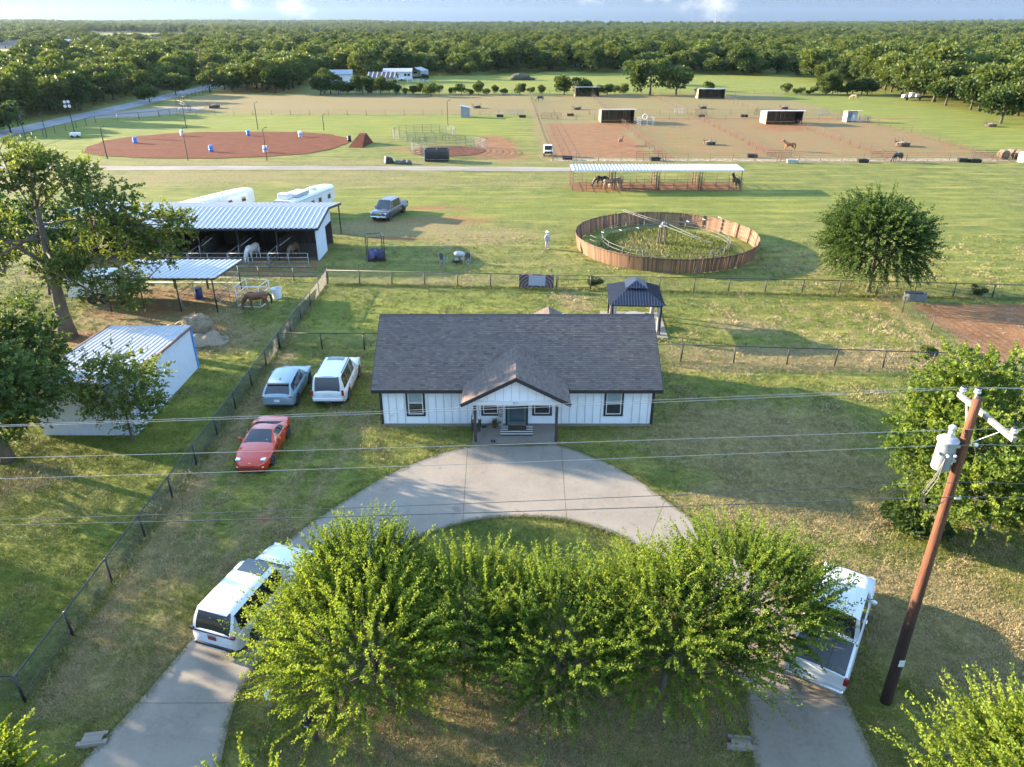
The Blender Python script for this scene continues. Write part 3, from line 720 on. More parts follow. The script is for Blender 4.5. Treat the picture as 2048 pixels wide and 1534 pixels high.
# the rest of the wood to the horizon: one mass
def gn_scatter(name, pts, scales, coll, label, cat, z=None, extra=None, seed=1, kind='stuff', mat_=None):
    me = bpy.data.meshes.new(name); n = len(pts)
    co = np.zeros((n, 3), np.float32); co[:, :2] = np.asarray(pts)[:, :2]
    if z is not None: co[:, 2] = z
    me.vertices.add(n); me.vertices.foreach_set('co', co.ravel())
    a = me.attributes.new('sc', 'FLOAT', 'POINT'); a.data.foreach_set('value', np.asarray(scales, np.float32))
    for k, v in (extra or {}).items():
        a = me.attributes.new(k, 'FLOAT', 'POINT'); a.data.foreach_set('value', np.asarray(v, np.float32))
    o = link(name, me); tag(o, label, cat, kind=kind)
    ng = bpy.data.node_groups.new(name, 'GeometryNodeTree')
    ng.interface.new_socket('Geometry', in_out='INPUT', socket_type='NodeSocketGeometry'); ng.interface.new_socket('Geometry', in_out='OUTPUT', socket_type='NodeSocketGeometry')
    N, Lk = ng.nodes, ng.links
    gi, go = N.new('NodeGroupInput'), N.new('NodeGroupOutput')
    ci = N.new('GeometryNodeCollectionInfo'); ci.inputs[0].default_value = coll; ci.inputs['Separate Children'].default_value = True; ci.inputs['Reset Children'].default_value = True
    ip = N.new('GeometryNodeInstanceOnPoints'); ip.inputs['Pick Instance'].default_value = True
    rv = N.new('FunctionNodeRandomValue'); rv.data_type = 'INT'; rv.inputs[4].default_value = 0; rv.inputs[5].default_value = len(coll.objects) - 1; rv.inputs['Seed'].default_value = seed
    rr = N.new('FunctionNodeRandomValue'); rr.data_type = 'FLOAT_VECTOR'; rr.inputs[0].default_value = (-.06, -.06, 0); rr.inputs[1].default_value = (.06, .06, 6.283); rr.inputs['Seed'].default_value = seed + 5
    na = N.new('GeometryNodeInputNamedAttribute'); na.data_type = 'FLOAT'; na.inputs[0].default_value = 'sc'
    Lk.new(gi.outputs[0], ip.inputs['Points']); Lk.new(ci.outputs[0], ip.inputs['Instance']); Lk.new(rv.outputs[2], ip.inputs['Instance Index'])
    Lk.new(rr.outputs[0], ip.inputs['Rotation']); Lk.new(na.outputs[0], ip.inputs['Scale']); Lk.new(ip.outputs[0], go.inputs[0])
    md = o.modifiers.new('scatter', 'NODES'); md.node_group = ng
    return o
tree_coll = bpy.data.collections.new('far_trees')
for i in range(5):
    o = bpy.data.objects.new('far_tree', FT[i][0]); tree_coll.objects.link(o)
mid = spaced(woods, 100000, 6.6, 6, -900, 900, 240, 1000, 90000, seedpts=fr[:270])
far = spaced(lambda x, y: y >= 950 and woods(x, y), 100000, 11.5, 8, -2300, 2300, 950, 2800, 90000)
vfar = spaced(lambda x, y: y >= 2700 and in_view(x, y), 100000, 20, 9, -4600, 4600, 2700, 5600, 60000)
P = np.array(mid + far + vfar); S = np.concatenate([rng.uniform(.8, 1.25, len(mid)), rng.uniform(1.15, 1.6, len(far)), rng.uniform(1.5, 2.1, len(vfar))])
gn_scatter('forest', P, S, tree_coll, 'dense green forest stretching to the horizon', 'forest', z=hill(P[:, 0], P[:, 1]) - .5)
# --- bushes along the rear fence and single small trees
def bush(name, x, y, s, k, label, group=None, cat='bush', sz=1.0):
    o = empty(name, (x, y, -.35 * s), random.uniform(0, 6), label, cat, group); o.scale = (s, s, s * sz)
    link('crown', FT[k][0], o); link('trunk', FT[k][1], o); return o
HB = 'low bushes along the rear fence'
for i, px in enumerate(list(range(640, 880, 17)) + list(range(905, 1010, 17)) + list(range(1040, 1100, 22)) + list(range(1200, 1260, 16)) + list(range(1400, 1440, 20)) + list(range(1580, 1760, 13))):
    p = g(px, 190 + random.uniform(-1.5, 1)); bush('bush', p.x, p.y + random.uniform(0, 4), random.uniform(.28, .55) * (1.25 if px < 800 or px > 1640 else .8), random.randrange(5), 'low bush in the hedge line along the rear fence', HB)
for px, py, s, k, lab in ((1162, 190, .85, 3, 'rounded tree behind the westernmost rear shelter'), (1265, 168, .95, 0, 'pale leaning tree in the far pasture'), (1300, 190, 1.25, 0, 'wide tree at the rear fence between two shelters'), (1352, 190, 1.15, 1, 'twin tree at the rear fence beside the eastern rear shelter'),
                          (1128, 190, .62, 2, 'narrow upright tree in the hedge by the first rear shelter'), (862, 193, .62, 3, 'small tree alone on the rear fence line'), (1415, 182, .5, 3, 'bush growing behind the eastern rear shelter'), (730, 160, 1.15, 4, 'big tree over the rusty roofed shed'),
                          (848, 163, .45, 3, 'small tree at the carport'), (2001, 247, 1.15, 1, 'tree alone in the pasture near the hay feeder on the straw patch'), (2046, 215, 1.4, 4, 'large tree at the right edge leaning over the pasture'),
                          (300, 205, .8, 3, 'roadside tree by the turnout'), (352, 190, .85, 1, 'roadside tree at the bend of the fence'), (22, 265, .95, 3, 'tree at the road fence on the left edge'), (115, 228, 1.05, 0, 'first tree of the grove beyond the road'), (160, 222, 1.0, 2, 'second tree of the grove beyond the road')):
    p = g(px, py); bush('small_tree', p.x, p.y, s, k, lab, cat='tree')
for px, py, s, lab in ((1190, 574, .16, 'small shrub beside the yard gate'), (1955, 592, .15, 'weed shrub against the dry lot fence'), (1850, 715, .15, 'shrub inside the fence corner'), (1948, 733, .16, 'shrub at the fence corner post'), (1840, 1075, .28, 'dark shrub at the foot of the large rounded tree'), (1800, 1050, .2, 'weedy shrub left of the large rounded tree')):
    p = g(px, py); bush('shrub', p.x, p.y, s, 3, lab, cat='shrub')
# ------------------------------------------------------------------ house
M_SIDING = mat('white_board_siding', (.70, .72, .735), .6, var=.03, scale=2, dirt=(.42, .40, .36, .25), dscale=.9)
M_TRIM = mat('black_trim', (.022, .021, .022), .5, var=.2)
M_BLIND = mat('window_blind', (.36, .45, .45), .5, var=.05)
M_PANE = mat('window_pane', (.06, .085, .095), .08, var=.1, spec=.8)
M_PANED = mat('dark_window_pane', (.03, .035, .04), .08, var=.1, spec=.8)
def shingle_material():
    t = NT('asphalt_shingles')
    a = t.attr('tint'); f = t.noise(30, 3, .7); b = t.noise(.5, 3)
    c = t.mix(a.outputs['Fac'], (.078, .057, .050), (.225, .172, .142))
    c = t.mix(t.step(b, .4, .7, 0, .35), c, (.125, .10, .092)); c = t.mix(t.step(f, .4, .7, 0, .5), c, (.075, .062, .062))
    t.bump(f, .4, .006)
    return t.out(c, .9, .2)
M_SHINGLE = shingle_material()
def shingle_roof(name, quads, parent, course=.125, width=.26, mat_=None, clip=None):
    """each shingle a thin tilted tab; quads = (eave0, eave1, ridge1, ridge0) in 3-D; clip(x,y) drops tabs"""
    r = np.random.default_rng(len(name) + 3); V, F, T = [], [], []
    for e0, e1, r1, r0 in quads:
        e0, e1, r1, r0 = map(Vector, (e0, e1, r1, r0))
        nrm = (e1 - e0).cross(r0 - e0).normalized()
        if nrm.z < 0: nrm = -nrm
        slope = ((r0 - e0).length + (r1 - e1).length) / 2; n = max(1, int(slope / course))
        for i in range(n):
            t0, t1 = i / n, min(1, (i + 1.12) / n)
            a0, a1 = e0.lerp(r0, t0), e1.lerp(r1, t0); b0, b1 = e0.lerp(r0, t1), e1.lerp(r1, t1)
            L = (a1 - a0).length
            if L < .05: continue
            k = max(1, round(L / width)); off = (i % 2) * .5 + r.uniform(-.12, .12)
            cuts = [0.0] + [min(max((j + off) / k + r.uniform(-.06, .06) / k, 0), 1) for j in range(1, k)] + [1.0]
            for u0, u1 in zip(cuts[:-1], cuts[1:]):
                if u1 - u0 < .003: continue
                gap = min(.004 / L, (u1 - u0) * .1)
                p = [a0.lerp(a1, u0 + gap), a0.lerp(a1, u1 - gap), b0.lerp(b1, u1 - gap), b0.lerp(b1, u0 + gap)]
                c = (p[0] + p[2]) / 2
                if clip and clip(c.x, c.y): continue
                h = .016 + r.uniform(0, .008); base = len(V)
                V += [tuple(p[0] + nrm * h), tuple(p[1] + nrm * h), tuple(p[2] + nrm * .004), tuple(p[3] + nrm * .004), tuple(p[0]), tuple(p[1])]
                F += [(base, base + 1, base + 2, base + 3), (base + 4, base + 5, base + 1, base)]; tv = float(np.clip(r.normal(.42, .13), 0, 1)); T += [tv, tv]
    me = bpy.data.meshes.new(name); me.from_pydata(V, [], F)
    me.attributes.new('tint', 'FLOAT', 'FACE').data.foreach_set('value', np.array(T, np.float32))
    o = link(name, me, parent, mat_ or M_SHINGLE); o['kind'] = 'stuff'; return o

HX0, HX1, HY0, HY1 = -7.16, 7.71, 35.0, 42.8
house = empty('ranch_house', (0, 0, 0), 0, 'white board and batten house with dark shingle roof and gabled porch', 'house')
EZ, RZ, EY0, EY1, RY, EX0, EX1 = 2.46, 5.1, 34.58, 43.22, 38.9, -7.54, 8.09
sl = (RZ - EZ) / (RY - EY0)
m = MB()
wz = EZ + (HY0 - EY0) * sl
m.bb(HX0, HX1, HY0, HY1, .12, wz - .03)
for x0, x1 in ((HX0 + .001, HX0 + .11), (HX1 - .11, HX1 - .001)): m.prism([(HY0 + .02, wz - .05), (HY1 - .02, wz - .05), (RY, RZ - .09)], x0, x1, 'x')
m.build('wall', M_SIDING, house)
MB().bb(HX0 - .03, HX1 + .03, HY0 - .03, HY1 + .03, -.05, .16).build('foundation', M_CONC, house)
M_SEAM = mat('siding_seam', (.40, .43, .47), .7, var=.1)
bat = MB().box((0, 0, 0), (.022, .03, 2.2)).mesh('batten')
bats = [x for x in np.arange(HX0 + .42, HX1 - .2, .43) if not any(a - .05 < x < b + .05 for a, b in ((-5.83, -4.72), (5.0, 6.12), (-1.75, -.62), (-.5, .95), (1.08, 2.24)))]
for x in bats: link('batten', bat, house, M_SEAM, (x, HY0 - .015, 1.27))
for x in (HX0 + .02, HX1 - .02): MB().box((0, 0, 0), (.14, .05, wz - .16)).build('corner_trim', M_TRIM, house, loc=(x, HY0 - .02, (wz + .12) / 2))
# roof deck, shingles, fascia
PX, PW, PZE, PZR, PY0 = .2, 2.80, 2.58, 4.05, 32.78
psl = (PZR - PZE) / PW
def main_z(y): return EZ + (y - EY0) * sl
pyr = EY0 + (PZR - EZ) / sl                    # where the porch ridge meets the main roof
pye = EY0 + (PZE - EZ) / sl
m = MB(); th = .10
for y0, z0, y1, z1 in ((EY0, EZ, RY, RZ), (EY1, EZ, RY, RZ)):
    m.add([(EX0, y0, z0 - .015), (EX1, y0, z0 - .015), (EX1, y1, z1 - .015), (EX0, y1, z1 - .015), (EX0, y0, z0 - th), (EX1, y0, z0 - th), (EX1, y1, z1 - th), (EX0, y1, z1 - th)],
          [(0, 1, 2, 3), (7, 6, 5, 4), (0, 4, 5, 1), (1, 5, 6, 2), (3, 7, 4, 0), (2, 6, 7, 3)])
roof = m.build('roof', M_TRIM, house)
def under_porch(x, y):
    if y > pyr: return False
    half = PW * max(0, (pyr - y) / (pyr - pye)); return abs(x - PX) < half - .12 and y > pye - .6
shingle_roof('shingles', [((EX0, EY0 - .03, EZ - .02), (EX1, EY0 - .03, EZ - .02), (EX1, RY, RZ), (EX0, RY, RZ)), ((EX1, EY1, EZ), (EX0, EY1, EZ), (EX0, RY, RZ), (EX1, RY, RZ))], roof, clip=under_porch)
m = MB(); m.bb(EX0, PX - PW - .02, EY0 - .05, EY0 - .02, EZ - .2, EZ - .035); m.bb(PX + PW + .02, EX1, EY0 - .05, EY0 - .02, EZ - .2, EZ - .035)
for x in (EX0 - .012, EX1 + .012):
    for y in (EY0, EY1): m.bar((x, y, EZ - .10), (x, RY, RZ - .10), .03, .2)
m.build('fascia', M_TRIM, roof)
cap = MB().add([(-.15, -.14, -.085), (.15, -.14, -.085), (.15, 0, .022), (-.15, 0, .022), (.15, .14, -.085), (-.15, .14, -.085)], [(0, 1, 2, 3), (3, 2, 4, 5)]).mesh('ridge_cap', fix=False)
for x in np.arange(EX0 + .15, EX1 - .1, .3): link('ridge_cap', cap, roof, M_SHINGLE, (x, RY, RZ + .012), (0, random.uniform(-.01, .02), 0))
# porch roof and gable
m = MB()
for s in (-1, 1):
    e = PX + s * PW
    A = [(e, PY0, PZE), (PX, PY0, PZR), (PX, pyr, PZR), (e, pye, PZE)]
    m.add([(x, y, z - .015) for x, y, z in A] + [(x, y, z - .10) for x, y, z in A], [(0, 1, 2, 3), (7, 6, 5, 4), (0, 4, 5, 1), (1, 5, 6, 2), (2, 6, 7, 3), (3, 7, 4, 0)])
porch_roof = m.build('porch_roof', M_TRIM, house)
shingle_roof('porch_shingles', [((PX - PW, PY0 - .02, PZE), (PX - PW, pye + .1, PZE), (PX, pyr + .1, PZR), (PX, PY0 - .02, PZR)), ((PX + PW, pye + .1, PZE), (PX + PW, PY0 - .02, PZE), (PX, PY0 - .02, PZR), (PX, pyr + .1, PZR))], porch_roof)
m = MB()
for s in (-1, 1): m.bar((PX + s * (PW + .03), PY0 - .035, PZE - .11), (PX, PY0 - .035, PZR - .10), .03, .19); m.bar((PX + s * (PW + .012), PY0, PZE - .1), (PX + s * (PW + .012), pye, PZE - .1), .03, .18)
m.build('porch_fascia', M_TRIM, porch_roof)
PYF = 33.12
bz = PZE - .16
m = MB().prism([(PX - 2.2, bz), (PX + 2.2, bz), (PX + 2.2, PZE + psl * .6 - .13), (PX, PZR - .13), (PX - 2.2, PZE + psl * .6 - .13)], PYF, PYF + .1, 'y'); gable = m.build('porch_gable', M_SIDING, house)
for x in np.arange(-1.9, 2.0, .42):
    z1 = PZR - .16 - abs(x) * psl; MB().bb(PX + x - .011, PX + x + .011, PYF - .015, PYF - .001, bz + .17, z1).build('batten', M_SEAM, gable)
MB().bb(PX - 2.3, PX + 2.3, PYF - .06, PYF + .13, bz - .1, bz + .14).build('beam', M_WHITE, house)
def text(body, size, loc, rot, mat_, parent, name='lettering', ext=.004):
    cu = bpy.data.curves.new(name, 'FONT'); cu.body = body; cu.size = size; cu.extrude = ext; cu.align_x = 'CENTER'; cu.align_y = 'CENTER'; cu.space_line = .82
    o = bpy.data.objects.new(name, cu); C.objects.link(o)
    me_ = bpy.data.meshes.new_from_object(o.evaluated_get(bpy.context.evaluated_depsgraph_get())); bpy.data.objects.remove(o); me_.materials.clear()
    return link(name, me_, parent, mat_, loc, rot)
text('511', .2, (PX + .0, PYF - .068, bz + .02), (R(90), 0, 0), M_TRIM, house, 'house_number')
M_POSTW = mat('stained_post', (.05, .038, .032), .7, var=.3, stretch=(1, 1, .2))
for x in (PX - 2.13, PX + 2.13): MB().box((0, 0, 0), (.15, .15, bz - .2)).build('porch_post', M_POSTW, house, loc=(x, PYF + .04, (bz - .1 + .1) / 2), bevel=.01)
MB().bb(PX - 2.3, PX + 2.22, 32.98, HY0 - .04, -.05, .1).build('porch_slab', M_CONC, house)
# rear porch gable
m = MB(); bx = 2.35
for s in (-1, 1): m.add([(bx + s * 1.9, 44.0, 2.72), (bx, 44.0, 3.66), (bx, 40.9, 3.66), (bx + s * 1.9, 42.5, 2.72)], [(0, 1, 2, 3)])
rp = m.build('rear_porch_roof', M_TRIM, house)
shingle_roof('rear_shingles', [((bx - 1.9, 44.0, 2.75), (bx - 1.9, 42.5, 2.75), (bx, 40.9, 3.69), (bx, 44.0, 3.69)), ((bx + 1.9, 42.5, 2.75), (bx + 1.9, 44.0, 2.75), (bx, 44.0, 3.69), (bx, 40.9, 3.69))], rp)
for x in (bx - 1.6, bx + 1.6): MB().bb(x - .07, x + .07, 43.7, 43.84, 0, 2.6).build('porch_post', M_POSTW, house)
def window(parent, x0, x1, z0, z1, y, blind_top=True, trim=.11, name='window'):
    w = MB()
    w.bb(x0 - trim, x0, y - .05, y, z0 - trim, z1 + trim); w.bb(x1, x1 + trim, y - .05, y, z0 - trim, z1 + trim); w.bb(x0, x1, y - .052, y, z1, z1 + trim); w.bb(x0, x1, y - .052, y, z0 - trim, z0)
    w = w.build(name, M_TRIM, parent)
    f = MB(); zc = (z0 + z1) / 2
    for a in ((x0, x0 + .05, z0, z1), (x1 - .05, x1, z0, z1)): f.bb(a[0], a[1], y - .035, y - .001, a[2], a[3])
    for a, b in ((z0, z0 + .05), (z1 - .05, z1), (zc - .03, zc + .03)): f.bb(x0 + .05, x1 - .05, y - .036, y - .001, a, b)
    f.build('sash', M_WHITE, w)
    MB().bb(x0 + .05, x1 - .05, y - .022, y - .002, z0 + .05, zc - .03).build('pane', M_PANED, w)
    MB().bb(x0 + .05, x1 - .05, y - .022, y - .002, zc + .03, z1 - .05).build('pane', M_PANE if blind_top else M_PANED, w)
    if blind_top:
        s = MB().box((0, 0, 0), (x1 - x0 - .12, .004, .03)).mesh('blind_slat')
        for z in np.arange(zc + .07, z1 - .06, .055): link('blind_slat', s, w, M_BLIND, ((x0 + x1) / 2, y - .026, z))
    return w
window(house, -5.68, -4.86, .75, 2.16, HY0); window(house, 5.14, 5.98, .75, 2.16, HY0)
window(house, -1.58, -.77, .78, 2.05, HY0, False); window(house, 1.22, 2.08, .78, 2.05, HY0, False)
M_DOOR = mat('grey_green_door', (.10, .15, .15), .35, var=.06)
m = MB(); m.bb(-.36, -.26, HY0 - .06, HY0, .1, 2.2); m.bb(.78, .88, HY0 - .06, HY0, .1, 2.2); m.bb(-.26, .78, HY0 - .06, HY0, 2.12, 2.2)
door = m.build('door', M_TRIM, house); MB().bb(-.26, .78, HY0 - .035, HY0 - .001, .12, 2.12).build('door_leaf', M_DOOR, door, bevel=.01)
MB().bb(-.16, .68, HY0 - .045, HY0 - .034, .28, 1.98).build('storm_glass', M_PANE, door); MB().ell((.68, HY0 - .07, 1.05), .035).build('door_knob', M_CHROME, door)
MB().box((-7.29, 36.2, 1.2), (.1, .3, .4)).build('meter_box', M_GALV, house); MB().box((HX1 + .08, 35.6, 1.3), (.15, .3, .5)).build('electric_box', M_GALV, house)
MB().box((-6.6, HY0 - .03, .7), (.1, .05, .12)).build('outlet_cover', M_WHITE, house)
for x, y, h in ((-4.0, 40.2, .35), (3.0, 40.0, .3), (5.2, 41.0, .4)): MB().tube([(x, y, RZ - (y - RY) * sl - .1), (x, y, RZ - (y - RY) * sl + h)], .05, 8).build('vent_pipe', M_GALV, house)
# porch things
sign = empty('welcome_sign', (-.62, HY0 - .12, .1), 0, 'tall whitish welcome board leaning beside the front door', 'sign')
M_SIGNB = mat('weathered_board', (.33, .32, .30), .8, var=.2, stretch=(6, 6, .6)); MB().box((0, 0, .82), (.25, .03, 1.64)).build('board', M_SIGNB, sign, rot=(R(-3), 0, 0))
for k, ch in enumerate('WELCOME'): text(ch, .24, (0, -.035 + (1.5 - k * .22) * .05, 1.5 - k * .22), (R(87), 0, 0), M_WHITE if k % 2 else M_TRIM, sign)
rug = empty('striped_rug', (PX + .05, 34.25, .104), 0, 'black and white striped rug on the porch', 'rug')
for k in range(8): MB().box((0, -.44 + k * .125, .006), (1.75, .125 - .004, .012)).build('stripe', M_TRIM if k % 2 == 0 else M_WHITE, rug)
mt = MB().box((0, 0, .012), (1.0, .5, .02)).build('doormat', mat('brown_coir', (.06, .045, .03), .95, var=.3, scale=30, bump=.6), loc=(PX + .08, 34.55, .118)); tag(mt, 'brown doormat lying on the striped rug', 'doormat')
sw = empty('porch_swing', (PX - 2.12, 34.0, .1), 0, 'dark wooden porch swing hung at the left porch post', 'swing')
for y in np.linspace(-.55, .55, 6): MB().box((0, y, .5), (.5, .17, .025)).build('slat', M_POSTW, sw)
for z in (.62, .74, .86): MB().box((-.26, 0, z), (.025, 1.2, .08)).build('back_slat', M_POSTW, sw)
for y in (-.58, .58):
    MB().tube([(.2, y, .5), (0, y, 2.3)], .008, 5).build('chain', M_WIRE, sw); MB().tube([(-.25, y, .85), (0, y, 2.3)], .008, 5).build('chain', M_WIRE, sw)
MB().ell((-.05, .25, .62), (.16, .2, .12)).build('cushion', M_WHITE, sw, smooth=True)
pl = empty('potted_plant', (-.92, 34.66, .1), 0, 'dry grey plant in a pot left of the front door', 'plant')
MB().lathe([(.09, 0), (.13, .2), (.14, .22)], 12).build('pot', M_POSTW, pl)
r_ = np.random.default_rng(3); d_ = unit(r_.normal(size=(60, 3)) + np.array([0, 0, 1.2]))
link('foliage', leaf_mesh('foliage', np.repeat([[0, 0, .2]], 60, 0), d_, r_.uniform(.2, .42, 60), r_.uniform(0, 1, 60), r_, .1), pl, leaf_material('dry_leaves', (.12, .12, .08), (.22, .2, .13)))
def shoes(name, x, y, z, lab, mm):
    o = empty(name, (x, y, z), random.uniform(-.6, .6), lab, 'shoes')
    for s in (-1, 1): b = MB(); b.ell((s * .07, 0, .045), (.05, .14, .05)); b.ell((s * .07, -.09, .08), (.045, .06, .06)); b.build('shoe', mm, o, smooth=True)
shoes('boots', -1.55, 34.7, .1, 'dark boots on the porch under the left window', M_BLACK); shoes('boots', -1.0, 33.15, .1, 'dark shoes at the front edge of the porch slab', M_BLACK)

# ------------------------------------------------------------------ ribbed metal helpers
def rib_panel(width, length, pitch=.3, h=.055, name='panel'):
    """one roofing sheet, ribs running along y from 0 to length"""
    xs, zs = [], []; k = max(1, round(width / pitch)); p = width / k
    for i in range(k): xs += [i * p, i * p + p * .62, i * p + p * .70, i * p + p * .92]; zs += [0, 0, h, h]
    xs.append(width); zs.append(0); n = len(xs); m = MB()
    m.v = [(x, 0, z) for x, z in zip(xs, zs)] + [(x, length, z) for x, z in zip(xs, zs)]
    m.f = [(i, i + 1, n + i + 1, n + i) for i in range(n - 1)]
    return m.mesh(name, fix=False)
def ribbed_plane(parent, origin, xdir, ydir, W, L, mat_, sheet_w=.92, pitch=.3, h=.055, name='panel'):
    xd, yd = Vector(xdir).normalized(), Vector(ydir).normalized(); zd = xd.cross(yd); M = Matrix((xd, yd, zd)).transposed().to_4x4()
    k = max(1, round(W / sheet_w)); w = W / k; me = rib_panel(w, L, pitch, h, name)
    for i in range(k):
        o = link(name, me, parent, mat_); o.matrix_local = Matrix.Translation(Vector(origin) + xd * (w * i)) @ M
# ------------------------------------------------------------------ white metal shed
sx0, sx1, sy0, sy1, sz0, sz1 = -25.3, -20.35, 34.0, 42.5, 3.2, 2.85
shed = empty('metal_shed', (0, 0, 0), 0, 'white metal shed with ribbed roof beside the chain-link fence', 'shed')
m = MB(); m.add([(sx0, sy0, 0), (sx1, sy0, 0), (sx1, sy1, 0), (sx0, sy1, 0), (sx0, sy0, sz0), (sx1, sy0, sz0), (sx1, sy1, sz1), (sx0, sy1, sz1)], [(0, 1, 5, 4), (1, 2, 6, 5), (2, 3, 7, 6), (3, 0, 4, 7), (4, 5, 6, 7)])
m.build('wall', M_BLUEWALL, shed)
ribbed_plane(shed, (sx0, sy0 - .06, .02), (1, 0, 0), (0, 0, 1), sx1 - sx0, sz0 - .06, M_BLUEWALL, 1.2, .3, .014, 'siding_sheet')
ribbed_plane(shed, (sx1 + .012, sy0, .02), (0, 1, 0), (0, 0, 1), sy1 - sy0, sz1 - .05, M_BLUEWALL, 1.2, .6, .006, 'siding_sheet')
ribbed_plane(shed, (sx0 - .15, sy0 - .3, sz0 + .05), (1, 0, 0), (0, sy1 - sy0 + .5, sz1 - sz0), sx1 - sx0 + .3, sy1 - sy0 + .5, M_ROOFM, .92, .3, .03, 'roof_sheet')
M_BROWNTRIM = mat('brown_trim', (.16, .09, .075), .6, var=.15)
for x in (sx1 + .14, sx0 - .14): MB().bar((x, sy0 - .32, sz0 + .04), (x, sy1 + .22, sz1 + .02), .1, .14).build('edge_trim', M_BROWNTRIM, shed)
MB().bb(sx1 + .05, sx1 + .1, sy1 - .05, sy1 + .12, 0, sz1).build('corner_trim', mat('blue_tarp', (.05, .2, .5), .5), shed)
# ------------------------------------------------------------------ barn
barn = empty('horse_barn', (0, 0, 0), 0, 'long white horse barn with ribbed metal roof and open stalls', 'barn')
bx0, bx1, by0, byr, by1, byo = -43.7, -18.15, 66.4, 71.0, 72.3, 76.2
bz0, bzr, bz1 = 3.1, 3.9, 3.2
ribbed_plane(barn, (bx0 - .3, by0 - .35, bz0 + .02), (1, 0, 0), (0, byr - by0 + .35, bzr - bz0), bx1 - bx0 + .55, math.hypot(byr - by0 + .35, bzr - bz0), M_ROOFM, .92, .46, .085, 'roof_sheet')
ribbed_plane(barn, (bx0 - .3, byr, bzr + .02), (1, 0, 0), (0, byo - byr, bz1 - bzr), bx1 - bx0 + .55, math.hypot(byo - byr, bz1 - bzr), M_ROOFM, .92, .46, .085, 'roof_sheet')
m = MB()
for x in (bx0 - .33, bx1 + .28): m.bar((x, by0 - .38, bz0 - .06), (x, byr, bzr - .04), .06, .2); m.bar((x, byr, bzr - .04), (x, byo, bz1 - .06), .06, .2)
m.bb(bx0 - .3, bx1 + .25, by0 - .4, by0 - .34, bz0 - .16, bz0 + .0); m.build('roof_trim', M_TRIM, barn)
m = MB()
xw = bx1
m.add([(xw, by0, 0), (xw, 69.7, 0), (xw, 69.7, 2.35), (xw, byr + .9, 2.35), (xw, by1, 2.35), (xw, by1, bzr - .3), (xw, byr, bzr - .12), (xw, by0, bz0 - .08)], [tuple(range(8))])
m.add([(xw - .12, by0, 0), (xw - .12, 69.7, 0), (xw - .12, 69.7, 2.35), (xw - .12, byr + .9, 2.35), (xw - .12, by1, 2.35), (xw - .12, by1, bzr - .3), (xw - .12, byr, bzr - .12), (xw - .12, by0, bz0 - .08)], [tuple(range(7, -1, -1))])
m.bb(xw - .12, xw, by0 - .002, by0 + .001, 0, bz0 - .08)
m.build('end_wall', M_BLUEWALL, barn); ribbed_plane(barn, (xw + .006, by0 + .02, .02), (0, 1, 0), (0, 0, 1), 69.7 - by0 - .04, bz0 - .16, M_BLUEWALL, 1.1, .4, .02, 'siding_sheet')
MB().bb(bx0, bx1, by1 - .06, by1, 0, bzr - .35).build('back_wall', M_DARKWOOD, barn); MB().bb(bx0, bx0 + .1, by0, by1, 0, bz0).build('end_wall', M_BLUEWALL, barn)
npost = 7; step = (bx1 - bx0 - .15) / npost
pm = MB().box((0, 0, bz0 / 2), (.12, .12, bz0)).mesh('post')
brace = MB().bar((0, 0, 1.9), (1.2, .02, 2.75), .06).mesh('brace')
for i in range(npost):
    x = bx1 - .1 - step * (i + 1)
    link('post', pm, barn, M_BLKPIPE, (x, by0, 0)); link('brace', brace, barn, M_GREYPIPE, (x, by0 + .1, -.6))
    part = MB()
    for z in np.arange(.15, 1.9, .3): part.bb(x - .03, x + .03, by0 + .6, by1 - .08, z - .13, z + .13)
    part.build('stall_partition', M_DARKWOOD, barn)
for x in (xw - .05, xw + .12): pass
for y, x in ((by1 + .02, xw - .05), (byo - .25, xw + .05), (byo - .25, -22.5), (byo - .25, -27), (byo - .25, -32), (byo - .25, -37)): MB().box((0, 0, 1.62), (.1, .1, 3.24)).build('post', M_BLKPIPE, barn, loc=(x, y, 0))
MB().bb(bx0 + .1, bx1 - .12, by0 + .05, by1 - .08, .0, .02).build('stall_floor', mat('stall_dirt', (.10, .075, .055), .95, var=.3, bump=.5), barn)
def pipe_fence(name, pts, label, h=1.3, rails=(1.3, .85, .4), spacing=2.4, pm_=None, r=.03, cat='fence', group=None, rail_r=.022, mesh_fn=None, close=False):
    o = empty(name, (pts[0][0], pts[0][1], 0), 0, label, cat, group); pm_ = pm_ or M_BLKPIPE
    post = MB().tube([(0, 0, -.1), (0, 0, h)], r, 7).mesh('post', True); ox, oy = pts[0][:2]
    segs = list(zip(pts[:-1], pts[1:]))
    for (a, b) in segs:
        a, b = Vector((a[0], a[1], 0)), Vector((b[0], b[1], 0)); L = (b - a).length; n = max(1, round(L / spacing))
        for i in range(n): p = a.lerp(b, i / n); link('post', post, o, pm_, (p.x - ox, p.y - oy, 0), (random.uniform(-.02, .02), random.uniform(-.02, .02), 0))
    if not close: link('post', post, o, pm_, (pts[-1][0] - ox, pts[-1][1] - oy, 0))
    for z in rails:
        m = MB(); m.tube([(p[0] - ox, p[1] - oy, z) for p in pts], rail_r, 6)
        m.build('rail', pm_, o, True)
    if mesh_fn: mesh_fn(o, pts, ox, oy)
    return o
for i in range(4):
    x1 = bx1 - .2 - step * i; x0 = x1 - step
    pipe_fence('pen_fence', [(x0 + .05, by0 - .2), (x0 + .05, 63.6), (x1 - .05, 63.6)], ('pipe run in front of the barn stall nearest the white end wall', 'pipe run in front of the second barn stall from the white end wall', 'pipe run in front of the third barn stall from the white end wall', 'pipe run of the barn stall half hidden by the old tree')[i], 1.5, (1.5, 1.1, .7, .3), 2.0, M_GREYPIPE, group='pipe runs in front of the barn')
